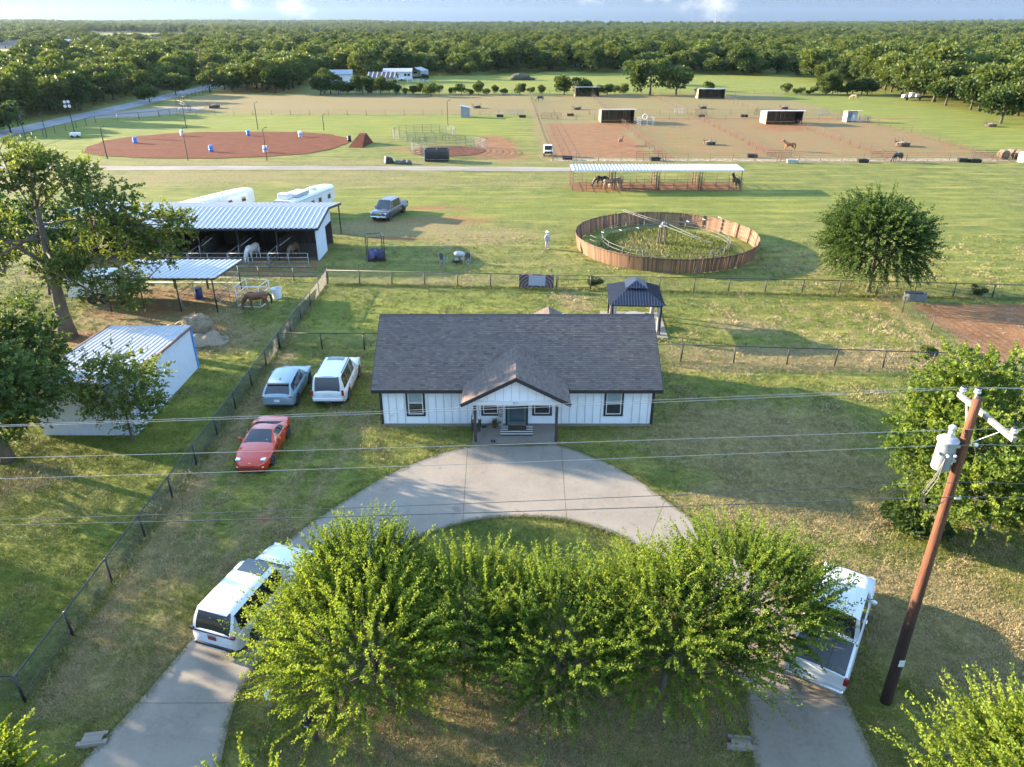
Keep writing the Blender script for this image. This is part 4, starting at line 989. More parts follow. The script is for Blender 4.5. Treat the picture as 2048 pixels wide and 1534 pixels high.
# ------------------------------------------------------------------ open shelters
def shelter(name, label, x0, x1, y0, y1, z0, z1, posts, pitch=.3, over=.3, h=.05, post_mat=None, group=None, trim=None):
    o = empty(name, ((x0 + x1) / 2, (y0 + y1) / 2, 0), 0, label, 'shelter', group); cx, cy = (x0 + x1) / 2, (y0 + y1) / 2
    ribbed_plane(o, (x0 - over - cx, y0 - over - cy, z0 + .05), (1, 0, 0), (0, y1 - y0 + 2 * over, z1 - z0), x1 - x0 + 2 * over, math.hypot(y1 - y0 + 2 * over, z1 - z0), M_ROOFM, .92, pitch, h, 'roof_sheet')
    for px_ in posts:
        for y, z in ((y0, z0), (y1, z1)): MB().tube([(px_ - cx, y - cy, -.1), (px_ - cx, y - cy, z)], .055, 7).build('post', post_mat or M_BLKPIPE, o, True)
    for y, z in ((y0 - over, z0), (y1 + over, z1)): MB().bb(x0 - over - cx, x1 + over - cx, y - .03 - cy, y + .03 - cy, z - .08, z + .04).build('purlin', trim or M_BLKPIPE, o)
    for x in (x0 - over, x1 + over): MB().bar((x - cx, y0 - over - cy, z0 - .01), (x - cx, y1 + over - cy, z1 - .01), .05, .1).build('rafter', M_BLKPIPE, o)
    return o
shelter('open_shelter', 'low open shelter with striped metal roof near the hay bale', -31, -22.75, 52.8, 58.3, 2.75, 2.35, (-31, -28.4, -25.6, -22.8), .36, .3, .06)
pipe_fence('pen_fence', [(-22.8, 52.8), (-22.8, 58.3), (-31, 58.3)], 'pipe rails closing the low open shelter', 1.5, (1.45, 1.0, .55), 2.7, M_GREYPIPE)
pipe_fence('pen_fence', [(-25.6, 53), (-25.6, 58.1)], 'pipe rails dividing the low open shelter', 1.5, (1.4, .9), 2.5, M_GREYPIPE)
shelter('covered_pens', 'long narrow metal roof over a row of horse pens', 8.1, 30.6, 98.7, 102.4, 2.55, 2.6, (8.1, 13.4, 13.75, 19.3, 19.65, 25, 25.35, 30.6), .42, .2, .09, M_RUST, trim=M_WHITE)
for i, (a, b) in enumerate(((8.1, 13.5), (13.8, 19.4), (19.7, 25.1), (25.4, 30.6))):
    pipe_fence('horse_pen', [(a, 98), (b, 98), (b, 104.3), (a, 104.3), (a, 98)], ('pipe pen at the lane end of the covered row', 'second pipe pen of the covered row from the lane', 'third pipe pen of the covered row from the lane', 'last pipe pen of the covered row, towards the round tree')[i], 1.6, (1.55, 1.15, .75, .35), 1.7, M_RUST, .028, group='pens of the covered row', close=True)
def pole_barn(name, label, x0, x1, y0, y1, h0, h1, group):
    cx, cy = (x0 + x1) / 2, (y0 + y1) / 2; o = empty(name, (cx, cy, 0), 0, label, 'shelter', group); w, d = (x1 - x0) / 2, (y1 - y0) / 2
    k = int((x1 - x0) / .42); pw = (x1 - x0) / k
    bd = MB().box((0, 0, h1 / 2), (pw - .025, .03, h1 - .1)).mesh('board')
    for i in range(k): link('board', bd, o, M_DARKWOOD, (-w + pw * (i + .5), d, 0), (0, random.uniform(-.004, .004), 0))
    M_TANW = mat('tan_boards', (.30, .22, .15), .85, var=.2, rand=.15, stretch=(1, 1, .2)); kk = int((y1 - y0) / .42); dw = (y1 - y0) / kk
    for i in range(kk):
        y = -d + dw * (i + .5); z = h0 + (h1 - h0) * (i + .5) / kk - .06
        for x, mm in ((-w, M_TANW), (w, M_DARKWOOD)): MB().box((0, 0, z / 2), (.03, dw - .02, z)).build('board', mm, o, loc=(x, y, 0))
    for i in range(5): MB().box((0, 0, h0 / 2), (.12, .12, h0)).build('post', M_DARKWOOD, o, loc=(-w + .08 + (2 * w - .16) * i / 4, -d, 0))
    ribbed_plane(o, (-w - .3, -d - .4, h0 + .03), (1, 0, 0), (0, 2 * d + .7, h1 - h0), 2 * w + .6, 2 * d + .7, M_ROOFM, 1.3, .43, .06, 'roof_sheet')
    MB().bb(-w - .3, w + .3, -d - .43, -d - .38, h0 - .14, h0 + .03).build('fascia', M_WHITE, o)
    return o
PS = 'paddock shelters'
pole_barn('paddock_shelter', 'wooden horse shelter in the front paddocks, nearer the dirt strip', 20, 27.4, 172.3, 176.8, 2.9, 2.3, PS)
pole_barn('paddock_shelter', 'wooden horse shelter in the front paddocks with pale side wall, farther from the lane', 56.2, 64.2, 169.5, 174, 2.9, 2.3, PS)
pole_barn('paddock_shelter', 'dark shelter at the rear fence behind the rounded tree hedge, white front edge', 19.3, 26.6, 238, 242, 2.8, 2.3, PS)
pole_barn('paddock_shelter', 'dark shelter at the rear fence with a bush behind it', 55.3, 63.2, 231, 235, 2.8, 2.3, PS)
# ------------------------------------------------------------------ vehicles
def interp(tab, x):
    xs = [a for a, b in tab]; return float(np.interp(x, xs, [b for a, b in tab]))
def paint(name, col, rough=.28, metal=.0): return mat(name, col, rough, metal, var=.02, coat=.6)
def car(name, loc, heading, label, P):
    """P: side and plan profiles along x (front = +x). The car stands on z=0 and points along heading (radians from +X)."""
    o = empty(name, (loc[0], loc[1], 0), heading, label, P.get('cat', 'car'), P.get('group'))
    L, W = P['L'], P['W']; hw = W / 2; body_m = P['paint']; wr = P['wr']; wx = P['wx']
    xf, xr = L / 2, -L / 2
    # ---- lower body loft
    xs = set(np.linspace(xr, xf, 26).tolist())
    for w in wx: xs |= {w + (wr + .06) * math.cos(a) for a in np.linspace(0, math.pi, 11)}
    xs |= {xr + .04, xr + .12, xf - .04, xf - .12}
    xs = sorted(xs); rows = []
    for x in xs:
        zt = interp(P['top'], x); zb = interp(P['bot'], x); w = hw * interp(P['plan'], x)
        arch = zb
        for wc in wx:
            d = abs(x - wc)
            if d <= wr + .0601: arch = max(arch, wr * .98 + math.sqrt(max(0, (wr + .06) ** 2 - d * d)) * .98)
        arch = min(arch, zt - .12)
        cr = P.get('crown', .05)
        h = zt - zb
        half = [(0, zb + .02), (w * .8, zb + .02), (w * .955, max(arch, zb)), (w * .985, max(arch + .01, zb + .22 * h)), (w, max(arch + .02, zb + .48 * h)), (w * .985, max(arch + .05, zb + .74 * h)), (w * P.get('shoulder', .95), max(arch + .08, zt - .05)), (w * (P.get('shoulder', .95) - .05), zt - .005), (w * .55, zt + cr * .75), (0, zt + cr)]
        rows.append([(x, -y, z) for y, z in half[::-1]] + [(x, y, z) for y, z in half[1:]])
    n = len(rows[0]); m = MB()
    for r_ in rows: m.v += r_
    for i in range(len(rows) - 1):
        for j in range(n - 1): a = i * n + j; m.f.append((a, a + 1, a + n + 1, a + n))
    m.f.append(tuple(range(n))); m.f.append(tuple(range((len(rows) - 1) * n, len(rows) * n)))
    m.build('body', body_m, o, 'auto')
    # ---- greenhouse
    xa, xb, xc, xd = P['glass']; zr = P['roof']; wt = hw * P.get('top_w', .78); belt = lambda x: interp(P['top'], x) - .02
    gx = sorted(set([xa, xb, xc, xd] + np.linspace(xa, xb, 5).tolist() + np.linspace(xb, xc, 9).tolist() + np.linspace(xc, xd, 5).tolist() + P['pillars']))
    rows = []
    roofc = P.get('roof_drop', 0.0)
    for x in gx:
        if x >= xb: t = (xa - x) / max(xa - xb, 1e-6)
        elif x <= xc: t = (x - xd) / max(xc - xd, 1e-6)
        else: t = 1.0
        zb = belt(x); ztop = zr - roofc * max(0, (xb - x) / (xb - xc)) ** 2
        wb = hw * interp(P['plan'], x) * .93; tt_ = max(0, min(1, t)); ease = tt_ ** .9
        z = zb + (ztop - zb) * ease; w = wb + (wt - wb) * ease
        rows.append([(x, -wb, zb), (x, -w, z - .06 * ease), (x, -w * .86, z - .012 * ease), (x, -w * .45, z + .02 * ease), (x, 0, z + .028 * ease), (x, w * .45, z + .02 * ease), (x, w * .86, z - .012 * ease), (x, w, z - .06 * ease), (x, wb, zb)])
    def strip(i0, i1, j0, j1, off=0.0):
        q = MB(); k = j1 - j0 + 1
        for i in range(i0, i1 + 1): q.v += rows[i][j0:j1 + 1]
        for i in range(i1 - i0):
            for j in range(k - 1): a = i * k + j; q.f.append((a, a + 1, a + k + 1, a + k))
        return q
    ia, ib, ic, id_ = len(gx) - 1, gx.index(xb), gx.index(xc), 0
    cabin = MB(); k = 9
    for r_ in rows: cabin.v += r_
    win = [(a, b) for a, b in zip(P['pillars'][:-1], P['pillars'][1:]) if b - a > .16]
    def is_win(x0, x1): return any(a - 1e-4 <= x0 and x1 <= b + 1e-4 for a, b in win)
    wins = {}
    for i in range(len(gx) - 1):
        for j in range(8):
            side = j in (0, 7); f = (i * k + j, i * k + j + 1, (i + 1) * k + j + 1, (i + 1) * k + j)
            top = 2 <= j <= 5
            if side and is_win(gx[i], gx[i + 1]):
                key = (j, next(q for q, (a, b) in enumerate(win) if a - 1e-4 <= gx[i] and gx[i + 1] <= b + 1e-4)); wins.setdefault(key, []).append(f)
            elif top and gx[i] >= xb - 1e-6 and gx[i] < xa: wins.setdefault('windshield', []).append(f)
            elif top and gx[i + 1] <= xc + 1e-6 and P.get('rear_glass', True): wins.setdefault('rear_window', []).append(f)
            else: cabin.f.append(f)
    lo_, hi_ = P['pillars'][0], P['pillars'][-1]
    keep_, pil = [], []
    for f in cabin.f:
        side = all((q % k) in (0, 1) for q in f) or all((q % k) in (7, 8) for q in f); xm = [cabin.v[q][0] for q in f]
        (pil if side and min(xm) >= lo_ - 1e-4 and max(xm) <= hi_ + 1e-4 else keep_).append(f)
    cabin.f = keep_
    cabin.build('cabin', P.get('cabin_paint', body_m), o, 'auto')
    for f in pil:
        sd = 0 if all((q % k) in (0, 1) for q in f) else 1; xm = min(cabin.v[q][0] for q in f)
        wins.setdefault(('pillar', sd, sum(1 for a, b in win if b <= xm + 1e-4)), []).append(f)
    for key, fs in wins.items():
        nm = key if isinstance(key, str) else 'door_pillar' if key[0] == 'pillar' else 'side_window'
        q = MB(); q.v = list(cabin.v); q.f = fs
        me_ = q.mesh(nm, True); bm = bmesh.new(); bm.from_mesh(me_); bmesh.ops.delete(bm, geom=[v for v in bm.verts if not v.link_faces], context='VERTS'); bm.to_mesh(me_); bm.free()
        link(nm, me_, o, M_BLACK if nm == 'door_pillar' else M_GLASS)
    # ---- wheels
    ww = P.get('ww', .25); M90 = Matrix.Rotation(R(90), 3, 'X')
    tyre = MB().lathe([(wr * .62, -ww / 2), (wr * .95, -ww / 2), (wr, -ww / 2 + .04), (wr, ww / 2 - .04), (wr * .95, ww / 2), (wr * .62, ww / 2)], 22, M=M90).mesh('tyre', 'auto')
    rim = MB(); rim.lathe([(wr * .63, ww / 2 - .05), (wr * .63, ww / 2 + .002), (wr * .55, ww / 2 - .005), (wr * .52, ww / 2 - .05)], 22, M=M90)
    for a in range(5): rim.box(Matrix.Rotation(a * 1.2566, 3, 'Y') @ Vector((wr * .28, -(ww / 2 - .02), 0)), (wr * .6, .03, .07), rot=Matrix.Rotation(a * 1.2566, 3, 'Y'))
    rim = rim.mesh('rim', 'auto')
    for x in wx:
        for s in (-1, 1):
            w_ = link('wheel', tyre, o, M_TYRE, (x, s * (hw - ww / 2 - .01), wr)); rr = link('rim', rim, w_, P.get('rim', M_RIM)); rr.scale = (1, 1, 1)
            if s > 0: w_.rotation_euler = (0, 0, math.pi)
    MB().bb(xr + .25, xf - .3, -hw * .8, hw * .8, .2, .45).build('underbody', M_BLACK, o)
    for s in (-1, 1):
        b = MB(); mx_, mz = xa - .35, belt(xa - .4) + .12; b.ell((mx_, s * (hw + .06), mz), (.08, .12, .08)); b.box((mx_, s * (hw - .05), mz - .05), (.05, .16, .03)); b.build('mirror', P.get('mirror', body_m), o, True)
    for s in (-1, 1):
        for x in P['pillars'][1:-1:2] + [P['pillars'][-1] + .25]: MB().box((x, s * hw * .998, .5 + .22 * P['roof'] / 1.8), (.012, .012, .52)).build('door_seam', M_BLACK, o)
        for x in P['pillars'][1:-1:2]: MB().box((x + .18, s * (hw + .008), interp(P['top'], x) - .17), (.2, .03, .035)).build('door_handle', M_CHROME if P.get('cat') else body_m, o)
    for nm, mm, lst in P.get('bits', ()):
        for b in lst: MB().box(b[0], b[1]).build(nm, mm, o, bevel=min(b[1]) * .3)
    return o
W_PAINT = paint('white_car_paint', (.54, .55, .56)); LW_PAINT = paint('pearl_white_paint', (.55, .56, .57))
O_PAINT = paint('orange_red_paint', (.46, .034, .008), .22); B_PAINT = paint('blue_grey_paint', (.20, .27, .31), .3, .2); G_PAINT = paint('dark_grey_paint', (.085, .085, .095), .3, .3)
M_PLATEW = mat('white_number_plate', (.6, .6, .6), .4); M_PLATER = mat('maroon_number_plate', (.22, .03, .035), .4)
M_DRED = mat('dark_red_lamp', (.06, .006, .008), .15, var=.1, coat=.6)
def full_suv(L, W, H, paint_, **k):
    a = L / 2
    d = dict(L=L, W=W, paint=paint_, wr=.40, wx=(a - .95, -a + 1.12), roof=H, top_w=.76,
             top=[(-a, .98), (-a + .06, 1.06), (-a + .3, 1.10), (a - 1.75, 1.12), (a - 1.6, 1.12), (a - .35, 1.02), (a - .06, .9), (a, .8)],
             bot=[(-a, .48), (-a + .25, .34), (a - .3, .30), (a, .36)], plan=[(-a, .80), (-a + .07, .90), (-a + .25, .97), (-a + .6, 1), (a - .6, 1), (a - .15, .92), (a, .80)],
             glass=(a - 1.5, a - 2.15, -a + .33, -a + .06), pillars=[-a + .42, -a + 1.3, -a + 1.42, -a + 2.25, -a + 2.37, a - 2.1], crown=.05)
    d.update(k); return d
S = full_suv(5.2, 2.04, 1.88, W_PAINT)
S['bits'] = [('tail_lamp', M_RED, [((-2.57, s * .88, .98), (.08, .14, .34)) for s in (-1, 1)]), ('roof_rail', M_BLACK, [((-.55, s * .72, 1.87), (2.4, .04, .045)) for s in (-1, 1)]), ('sunroof', M_GLASS, [((.18, 0, 1.905), (.42, 1.0, .02))]),
             ('number_plate', M_PLATEW, [((-2.61, 0, .93), (.02, .5, .12))]), ('rear_bumper', W_PAINT, [((-2.6, 0, .58), (.16, 1.75, .2))]), ('tow_hitch', M_BLACK, [((-2.66, 0, .42), (.2, .35, .12))]), ('roof_spoiler', W_PAINT, [((-2.24, 0, 1.87), (.2, 1.2, .03))]), ('headlamp', M_LAMP, [((2.5, s * .78, .86), (.16, .28, .14)) for s in (-1, 1)])]
car('suv', (-10.62, 39.65), R(90), 'large white SUV parked next to the house', S)
S = full_suv(4.6, 1.9, 1.63, B_PAINT, wr=.37, wx=(1.38, -1.36), glass=(.98, .22, -1.62, -2.2), pillars=[-1.75, -1.2, -1.1, -.35, -.25, .3], roof_drop=.14, top_w=.74)
S['top'] = [(-2.3, .92), (-2.2, 1.02), (-2.0, 1.08), (.9, 1.03), (1.0, 1.02), (1.9, .92), (2.22, .78), (2.3, .68)]
S['bits'] = [('tail_lamp', M_RED, [((-2.24, s * .72, .94), (.08, .34, .07)) for s in (-1, 1)]), ('number_plate', M_PLATEW, [((-2.3, 0, .72), (.02, .32, .16))]), ('rear_valance', M_BLACK, [((-2.24, 0, .42), (.14, 1.5, .14))]), ('roof_spoiler', M_BLACK, [((-1.68, 0, 1.51), (.2, 1.2, .03))]), ('antenna', M_BLACK, [((-1.2, 0, 1.6), (.14, .04, .06))]), ('headlamp', M_LAMP, [((2.16, s * .68, .78), (.16, .3, .07)) for s in (-1, 1)])]
car('crossover', (-13.42, 38.9), R(90), 'blue grey crossover parked between the fence and the white SUV', S)
S = dict(L=4.46, W=1.93, paint=O_PAINT, wr=.34, ww=.28, wx=(1.32, -1.36), roof=1.22, top_w=.66, cabin_paint=O_PAINT, shoulder=.93,
         top=[(-2.23, .78), (-2.1, .90), (-1.6, .96), (-.9, .93), (.2, .88), (.75, .86), (1.3, .80), (1.9, .66), (2.15, .54), (2.23, .46)], bot=[(-2.23, .3), (-1.9, .2), (2.0, .16), (2.23, .2)],
         plan=[(-2.23, .84), (-2.0, .93), (-1.4, 1), (-.5, .95), (.4, .93), (1.3, .98), (1.8, .9), (2.1, .7), (2.23, .5)], glass=(.72, -.12, -.72, -1.72), pillars=[-.95, -.82, -.72, -.1, .1], crown=.035, roof_drop=.04)
S['bits'] = [('headlamp', M_LAMP, [((1.83, s * .62, .665), (.34, .24, .06)) for s in (-1, 1)]), ('lower_grille', M_BLACK, [((2.19, 0, .32), (.1, 1.0, .1))]), ('front_splitter', M_BLACK, [((2.1, 0, .15), (.28, 1.5, .03))]), ('hood_vent', M_BLACK, [((2.0, 0, .62), (.05, .22, .015))]), ('side_vent', M_BLACK, [((.55, s * .915, .55), (.3, .02, .16)) for s in (-1, 1)]), ('inspection_sticker', M_WHITE, [((.5, .42, .98), (.05, .05, .02))]),
             ('hood_emblem', M_CHROME, [((2.12, 0, .575), (.05, .12, .01))]), ('fog_lamp', M_LAMP, [((2.12, s * .6, .36), (.08, .16, .06)) for s in (-1, 1)])]
car('sports_car', (-12.95, 32.4), R(-90), 'orange red sports coupe parked on the grass facing the street', S)
S = full_suv(5.1, 1.99, 1.82, LW_PAINT, wr=.40, roof_drop=.05, glass=(1.08, .3, -2.15, -2.5))
S['bits'] = [('tail_light_bar', M_DRED, [((-2.545, 0, 1.03), (.04, 1.66, .05))]), ('tail_lamp', M_DRED, [((-2.5, s * .84, 1.03), (.12, .2, .12)) for s in (-1, 1)]), ('number_plate', M_PLATER, [((-2.575, 0, .84), (.02, .34, .16))]), ('rear_valance', M_BLACK, [((-2.52, 0, .46), (.16, 1.6, .14))]), ('skid_plate', M_GALV, [((-2.54, 0, .38), (.14, 1.0, .05))]), ('sunroof', M_GLASS, [((.1, 0, 1.846), (.7, 1.05, .02))]), ('roof_spoiler', LW_PAINT, [((-2.2, 0, 1.775), (.22, 1.2, .03))]), ('wiper_cowl', M_BLACK, [((1.12, 0, 1.135), (.16, 1.45, .05))]), ('headlamp', M_LAMP, [((2.46, s * .76, .86), (.16, .3, .14)) for s in (-1, 1)])]
lex = car('suv', (-9.65, 21.1), R(72), 'white SUV with a maroon number plate under the elm', S)
text('LEXUS', .11, (-2.585, 0, .955), (R(90), 0, R(-90)), M_CHROME, lex, 'badge_lettering', .006)
def pickup(L, W, H, paint_, dual=False, cover=None):
    a = L / 2; bed = -a + 1.78
    d = dict(L=L, W=W, paint=paint_, wr=.42, wx=(a - .95, -a + 1.25), roof=H, top_w=.80, cat='pickup',
             top=[(-a, 1.16), (bed - .02, 1.16), (bed + .1, 1.18), (a - 1.7, 1.2), (a - 1.5, 1.22), (a - .3, 1.12), (a - .06, 1.04), (a, .92)], bot=[(-a, .5), (-a + .3, .48), (a - .3, .4), (a, .42)],
             plan=[(-a, .96), (-a + .1, .98), (a - .5, 1), (a - .12, .94), (a, .86)], glass=(a - 1.42, a - 2.05, bed + .3, bed + .1), pillars=[bed + .42, bed + 1.2, bed + 1.32, a - 2.1], crown=.04)
    b = [('tail_lamp', M_RED, [((-a + .02, s * (W / 2 - .09), 1.0), (.08, .15, .32)) for s in (-1, 1)]), ('rear_bumper', M_CHROME if not dual else M_BLACK, [((-a - .08, 0, .6), (.2, W * .92, .16))]), ('headlamp', M_LAMP, [((a - .06, s * (W / 2 - .22), .92), (.14, .3, .2)) for s in (-1, 1)]),
         ('grille', M_BLACK if cover else M_CHROME, [((a + .0, 0, .86), (.06, W * .5, .32))]), ('front_bumper', M_CHROME, [((a + .02, 0, .56), (.16, W * .9, .2))]), ('number_plate', M_PLATEW, [((a + .11, 0, .56), (.02, .32, .16))]), ('wiper_cowl', M_BLACK, [((a - 1.36, 0, 1.235), (.14, W * .74, .04))])]
    rib = [((((bed + .35) + (a - 2.1)) / 2, y, H + .03 - abs(y) * .03), (a - 2.1 - bed - .4, .07, .02)) for y in (-.5, -.25, 0, .25, .5)]
    b.append(('roof_rib', paint_, rib))
    b.append(('bed_cover' if cover else 'bed_liner', cover or M_BLACK, [((-a + .88, 0, 1.185), (1.62, W * .84, .05))]))
    if cover: b.append(('cover_panel_seam', M_BLACK, [((-a + .88, y, 1.215), (1.6, .02, .01)) for y in (-.28, .28)]))
    if dual: b.append(('rear_fender', paint_, [((-a + 1.25, s * (W / 2 + .1), .86), (1.15, .28, .3)) for s in (-1, 1)])); b.append(('clearance_lamp', M_RED, [((a - 2.15, y, H + .03), (.06, .1, .04)) for y in (-.4, 0, .4)]))
    d['bits'] = b; return d
M_TONNEAU = mat('dark_grey_bed_cover', (.055, .058, .065), .55, var=.12)
car('pickup_truck', (11.55, 19.55), R(57), 'white pickup with dark bed cover parked on the driveway by the pole', pickup(5.8, 2.02, 1.95, W_PAINT, cover=M_TONNEAU))
car('pickup_truck', (-14.2, 84.2), R(-105), 'dark grey dual-wheel pickup parked behind the barn', pickup(6.3, 2.1, 2.02, G_PAINT, True))
car('pickup_truck', (-44.5, 306), R(-12), 'far white pickup parked at the rusty roofed shed', pickup(5.7, 2.0, 1.9, W_PAINT))
# utility cart
uc = empty('utility_cart', (6.1, 126.9, 0), R(-90), 'white boxy utility cart parked beside the paddock fence', 'cart')
MB().bb(-1.0, .95, -.75, .75, .45, .95).build('body', M_WHITE, uc, bevel=.06); MB().bb(-.9, .35, -.7, .7, .95, 1.75).build('cab_box', M_WHITE, uc, bevel=.08); MB().add([(.36, -.62, 1.0), (.36, .62, 1.0), (.36, .6, 1.65), (.36, -.6, 1.65)], [(0, 1, 2, 3)]).build('windshield', M_GLASS, uc, loc=(.004, 0, 0))
wm = MB().lathe([(.1, -.1), (.3, -.1), (.3, .1), (.1, .1)], 14, M=Matrix.Rotation(R(90), 3, 'X')).mesh('wheel')
for x in (-.65, .65):
    for y in (-.72, .72): link('wheel', wm, uc, M_TYRE, (x, y, .3))
MB().bb(.95, 1.02, -.7, .7, .5, .8).build('front_bumper', M_BLACK, uc)
# ------------------------------------------------------------------ horse trailers
def horse_trailer(name, a, b, label, W=2.3, H=2.85, gear=()):
    a, b = Vector((*a, 0)), Vector((*b, 0)); d = b - a; L = d.length
    o = empty(name, (a.x, a.y, 0), math.atan2(d.y, d.x), label, 'trailer', 'horse trailers behind the barn'); hw = W / 2
    sec = [(-hw, .55), (hw, .55), (hw, H - .25), (hw - .1, H - .06), (hw - .35, H), (-hw + .35, H), (-hw + .1, H - .06), (-hw, H - .25)]
    MB().prism(sec, 0, L - 1.4, 'x').build('body', LW_PAINT, o)
    nose = [(-hw * .86, 1.35), (hw * .86, 1.35), (hw * .86, H - .28), (hw * .6, H - .06), (-hw * .6, H - .06), (-hw * .86, H - .28)]
    m = MB(); n = 6
    m.v = [(L - 1.4, y, z) for y, z in ((-hw, 1.3), (hw, 1.3), (hw, H - .25), (hw - .35, H), (-hw + .35, H), (-hw, H - .25))] + [(L, y * .8, z) for y, z in nose]
    m.f = [tuple(range(6)), tuple(range(11, 5, -1))] + [(i, (i + 1) % 6, (i + 1) % 6 + 6, i + 6) for i in range(6)]
    m.build('gooseneck', LW_PAINT, o)
    for x in (L * .42, L * .58, L - 2.0):
        for s in (-1, 1):
            w = MB().bb(x - .3, x + .3, s * (hw + .012) - .012, s * (hw + .012) + .012, 1.75, 2.25).build('window', M_GLASS, o)
            fr_ = MB(); [fr_.bb(*q) for q in ((x - .34, x - .3, s * hw - .03, s * hw + .03, 1.7, 2.3), (x + .3, x + .34, s * hw - .03, s * hw + .03, 1.7, 2.3), (x - .3, x + .3, s * hw - .029, s * hw + .029, 2.25, 2.3))]; fr_.build('frame', M_GALV, w)
    for x in (L * .3, L * .3 + .9):
        for s in (-1, 1): MB().lathe([(.15, -.11), (.38, -.11), (.38, .11), (.15, .11)], 16, (x, s * (hw - .14), .38), Matrix.Rotation(R(90), 3, 'X')).build('wheel', M_TYRE, o, 'auto')
    MB().bb(0, L - 1.4, -hw - .015, hw + .015, H - .32, H - .24).build('gutter_trim', M_GALV, o)
    for nm, mm, c_, s_ in gear: MB().box(c_, s_).build(nm, mm, o, bevel=.04)
    return o
horse_trailer('horse_trailer', (-35.2, 77.6), (-30.9, 86.2), 'white horse trailer behind the middle of the barn roof', gear=(('roof_vent', M_GALV, (3.0, .3, 2.9), (.4, .4, .1)), ('roof_vent', M_GALV, (5.5, 0, 2.9), (.4, .4, .1))))
horse_trailer('horse_trailer', (-24.6, 78.2), (-21.9, 87.6), 'white horse trailer with air conditioner and rack on its roof', W=2.4, H=3.0, gear=(('air_conditioner', M_WHITE, (6.2, 0, 3.13), (.9, .75, .28)), ('hay_rack', M_GALV, (3.0, 0, 3.22), (2.6, 1.6, .36)), ('generator_box', M_WHITE, (1.0, .3, 3.3), (.9, 1.2, .6)), ('roof_vent', M_GALV, (4.9, .6, 3.05), (.4, .4, .1)), ('roof_vent', M_GALV, (7.4, -.5, 3.03), (.5, .4, .08))))
# stock trailer half hidden behind the old tree
stt = empty('stock_trailer', (-32.8, 55.6, 0), R(10), 'white stock trailer under the old tree', 'trailer')
MB().prism([(-2.4, .6), (2.0, .6), (2.6, 1.1), (2.6, 2.1), (2.2, 2.35), (-2.4, 2.35)], -.95, .95, 'y').build('body', M_WHITE, stt, bevel=.05); MB().tube([(2.4, 0, .6), (3.6, 0, .5)], .06).build('drawbar', M_BLACK, stt)
for x in (-.7, .2):
    for s in (-1, 1): MB().lathe([(.15, -.11), (.36, -.11), (.36, .11), (.15, .11)], 16, (x, s * .98, .36), Matrix.Rotation(R(90), 3, 'X')).build('wheel', M_TYRE, stt)
for s in (-1, 1): MB().bb(-1.3, .8, s * .97 - .14, s * .97 + .14, .74, .8).build('fender', M_BLACK, stt)
# ------------------------------------------------------------------ animals and the person: one continuous surface each
def remeshed(m, name, voxel=.035, smooth=3):
    me = m.mesh(name, True); o = bpy.data.objects.new(name, me); C.objects.link(o)
    md = o.modifiers.new('r', 'REMESH'); md.mode = 'VOXEL'; md.voxel_size = voxel
    sm = o.modifiers.new('s', 'SMOOTH'); sm.iterations = smooth; sm.factor = .5
    dc = o.modifiers.new('d', 'DECIMATE'); dc.ratio = .35
    dg = bpy.context.evaluated_depsgraph_get(); out = bpy.data.meshes.new_from_object(o.evaluated_get(dg)); out.name = name
    bpy.data.objects.remove(o); bpy.data.meshes.remove(me)
    out.polygons.foreach_set('use_smooth', [True] * len(out.polygons)); return out
def horse_mesh(pose):
    """front = +x, withers about 1.5 m; pose: 'stand', 'graze' or 'walk'"""
    m = MB()
    m.tube([(-.82, 0, 1.22), (-.66, 0, 1.24), (-.42, 0, 1.20), (-.05, 0, 1.12), (.32, 0, 1.10), (.55, 0, 1.17), (.72, 0, 1.20)], [.14, .27, .31, .31, .31, .27, .17], 14)
    m.tube([(.2, 0, 1.35), (.42, 0, 1.44), (.6, 0, 1.36)], [.1, .11, .12], 8)
    if pose == 'graze': neck = [(.6, 0, 1.22), (.88, 0, 1.0), (1.1, 0, .68), (1.18, 0, .48)]; head = [(1.14, 0, .52), (1.22, 0, .34), (1.2, 0, .16), (1.16, 0, .05)]; ears = (1.08, .62)
    else: neck = [(.58, 0, 1.24), (.82, 0, 1.48), (1.0, 0, 1.72), (1.06, 0, 1.86)]; head = [(1.03, 0, 1.82), (1.2, 0, 1.74), (1.4, 0, 1.58), (1.5, 0, 1.50)]; ears = (1.0, 1.98)
    m.tube(neck, [.23, .19, .14, .12], 10); m.tube(head, [.13, .125, .085, .075], 10)
    for s in (-1, 1): m.tube([(ears[0], s * .07, ears[1] - .12), (ears[0] + .01, s * .085, ears[1])], [.045, .015], 5)
    sh = {'stand': (0, 0, 0, 0), 'graze': (.12, -.08, .02, -.06), 'walk': (.22, -.16, .2, -.22)}[pose]
    for i, s in enumerate((-1, 1)):
        d = sh[i]; y = s * .17
        m.tube([(.5, y * .95, 1.05), (.5 + d * .2, y, .78), (.5 + d * .6, y, .5), (.5 + d, y, .28), (.5 + d, y, .1), (.53 + d, y, .0)], [.16, .11, .07, .05, .05, .075], 8)
        d = sh[2 + i]; y = s * .18
        m.tube([(-.6, y * .9, 1.08), (-.52 + d * .2, y, .82), (-.62 + d * .5, y, .62), (-.74 + d * .8, y, .48), (-.7 + d, y, .26), (-.69 + d, y, .1), (-.66 + d, y, .0)], [.22, .15, .1, .062, .05, .05, .075], 8)
    m.tube([(-.84, 0, 1.3), (-.98, 0, 1.12), (-1.03, 0, .8), (-1.0, 0, .55)], [.05, .07, .07, .03], 7)
    return remeshed(m, 'horse_' + pose, .04, 3)
HM = {k: horse_mesh(k) for k in ('stand', 'graze', 'walk')}
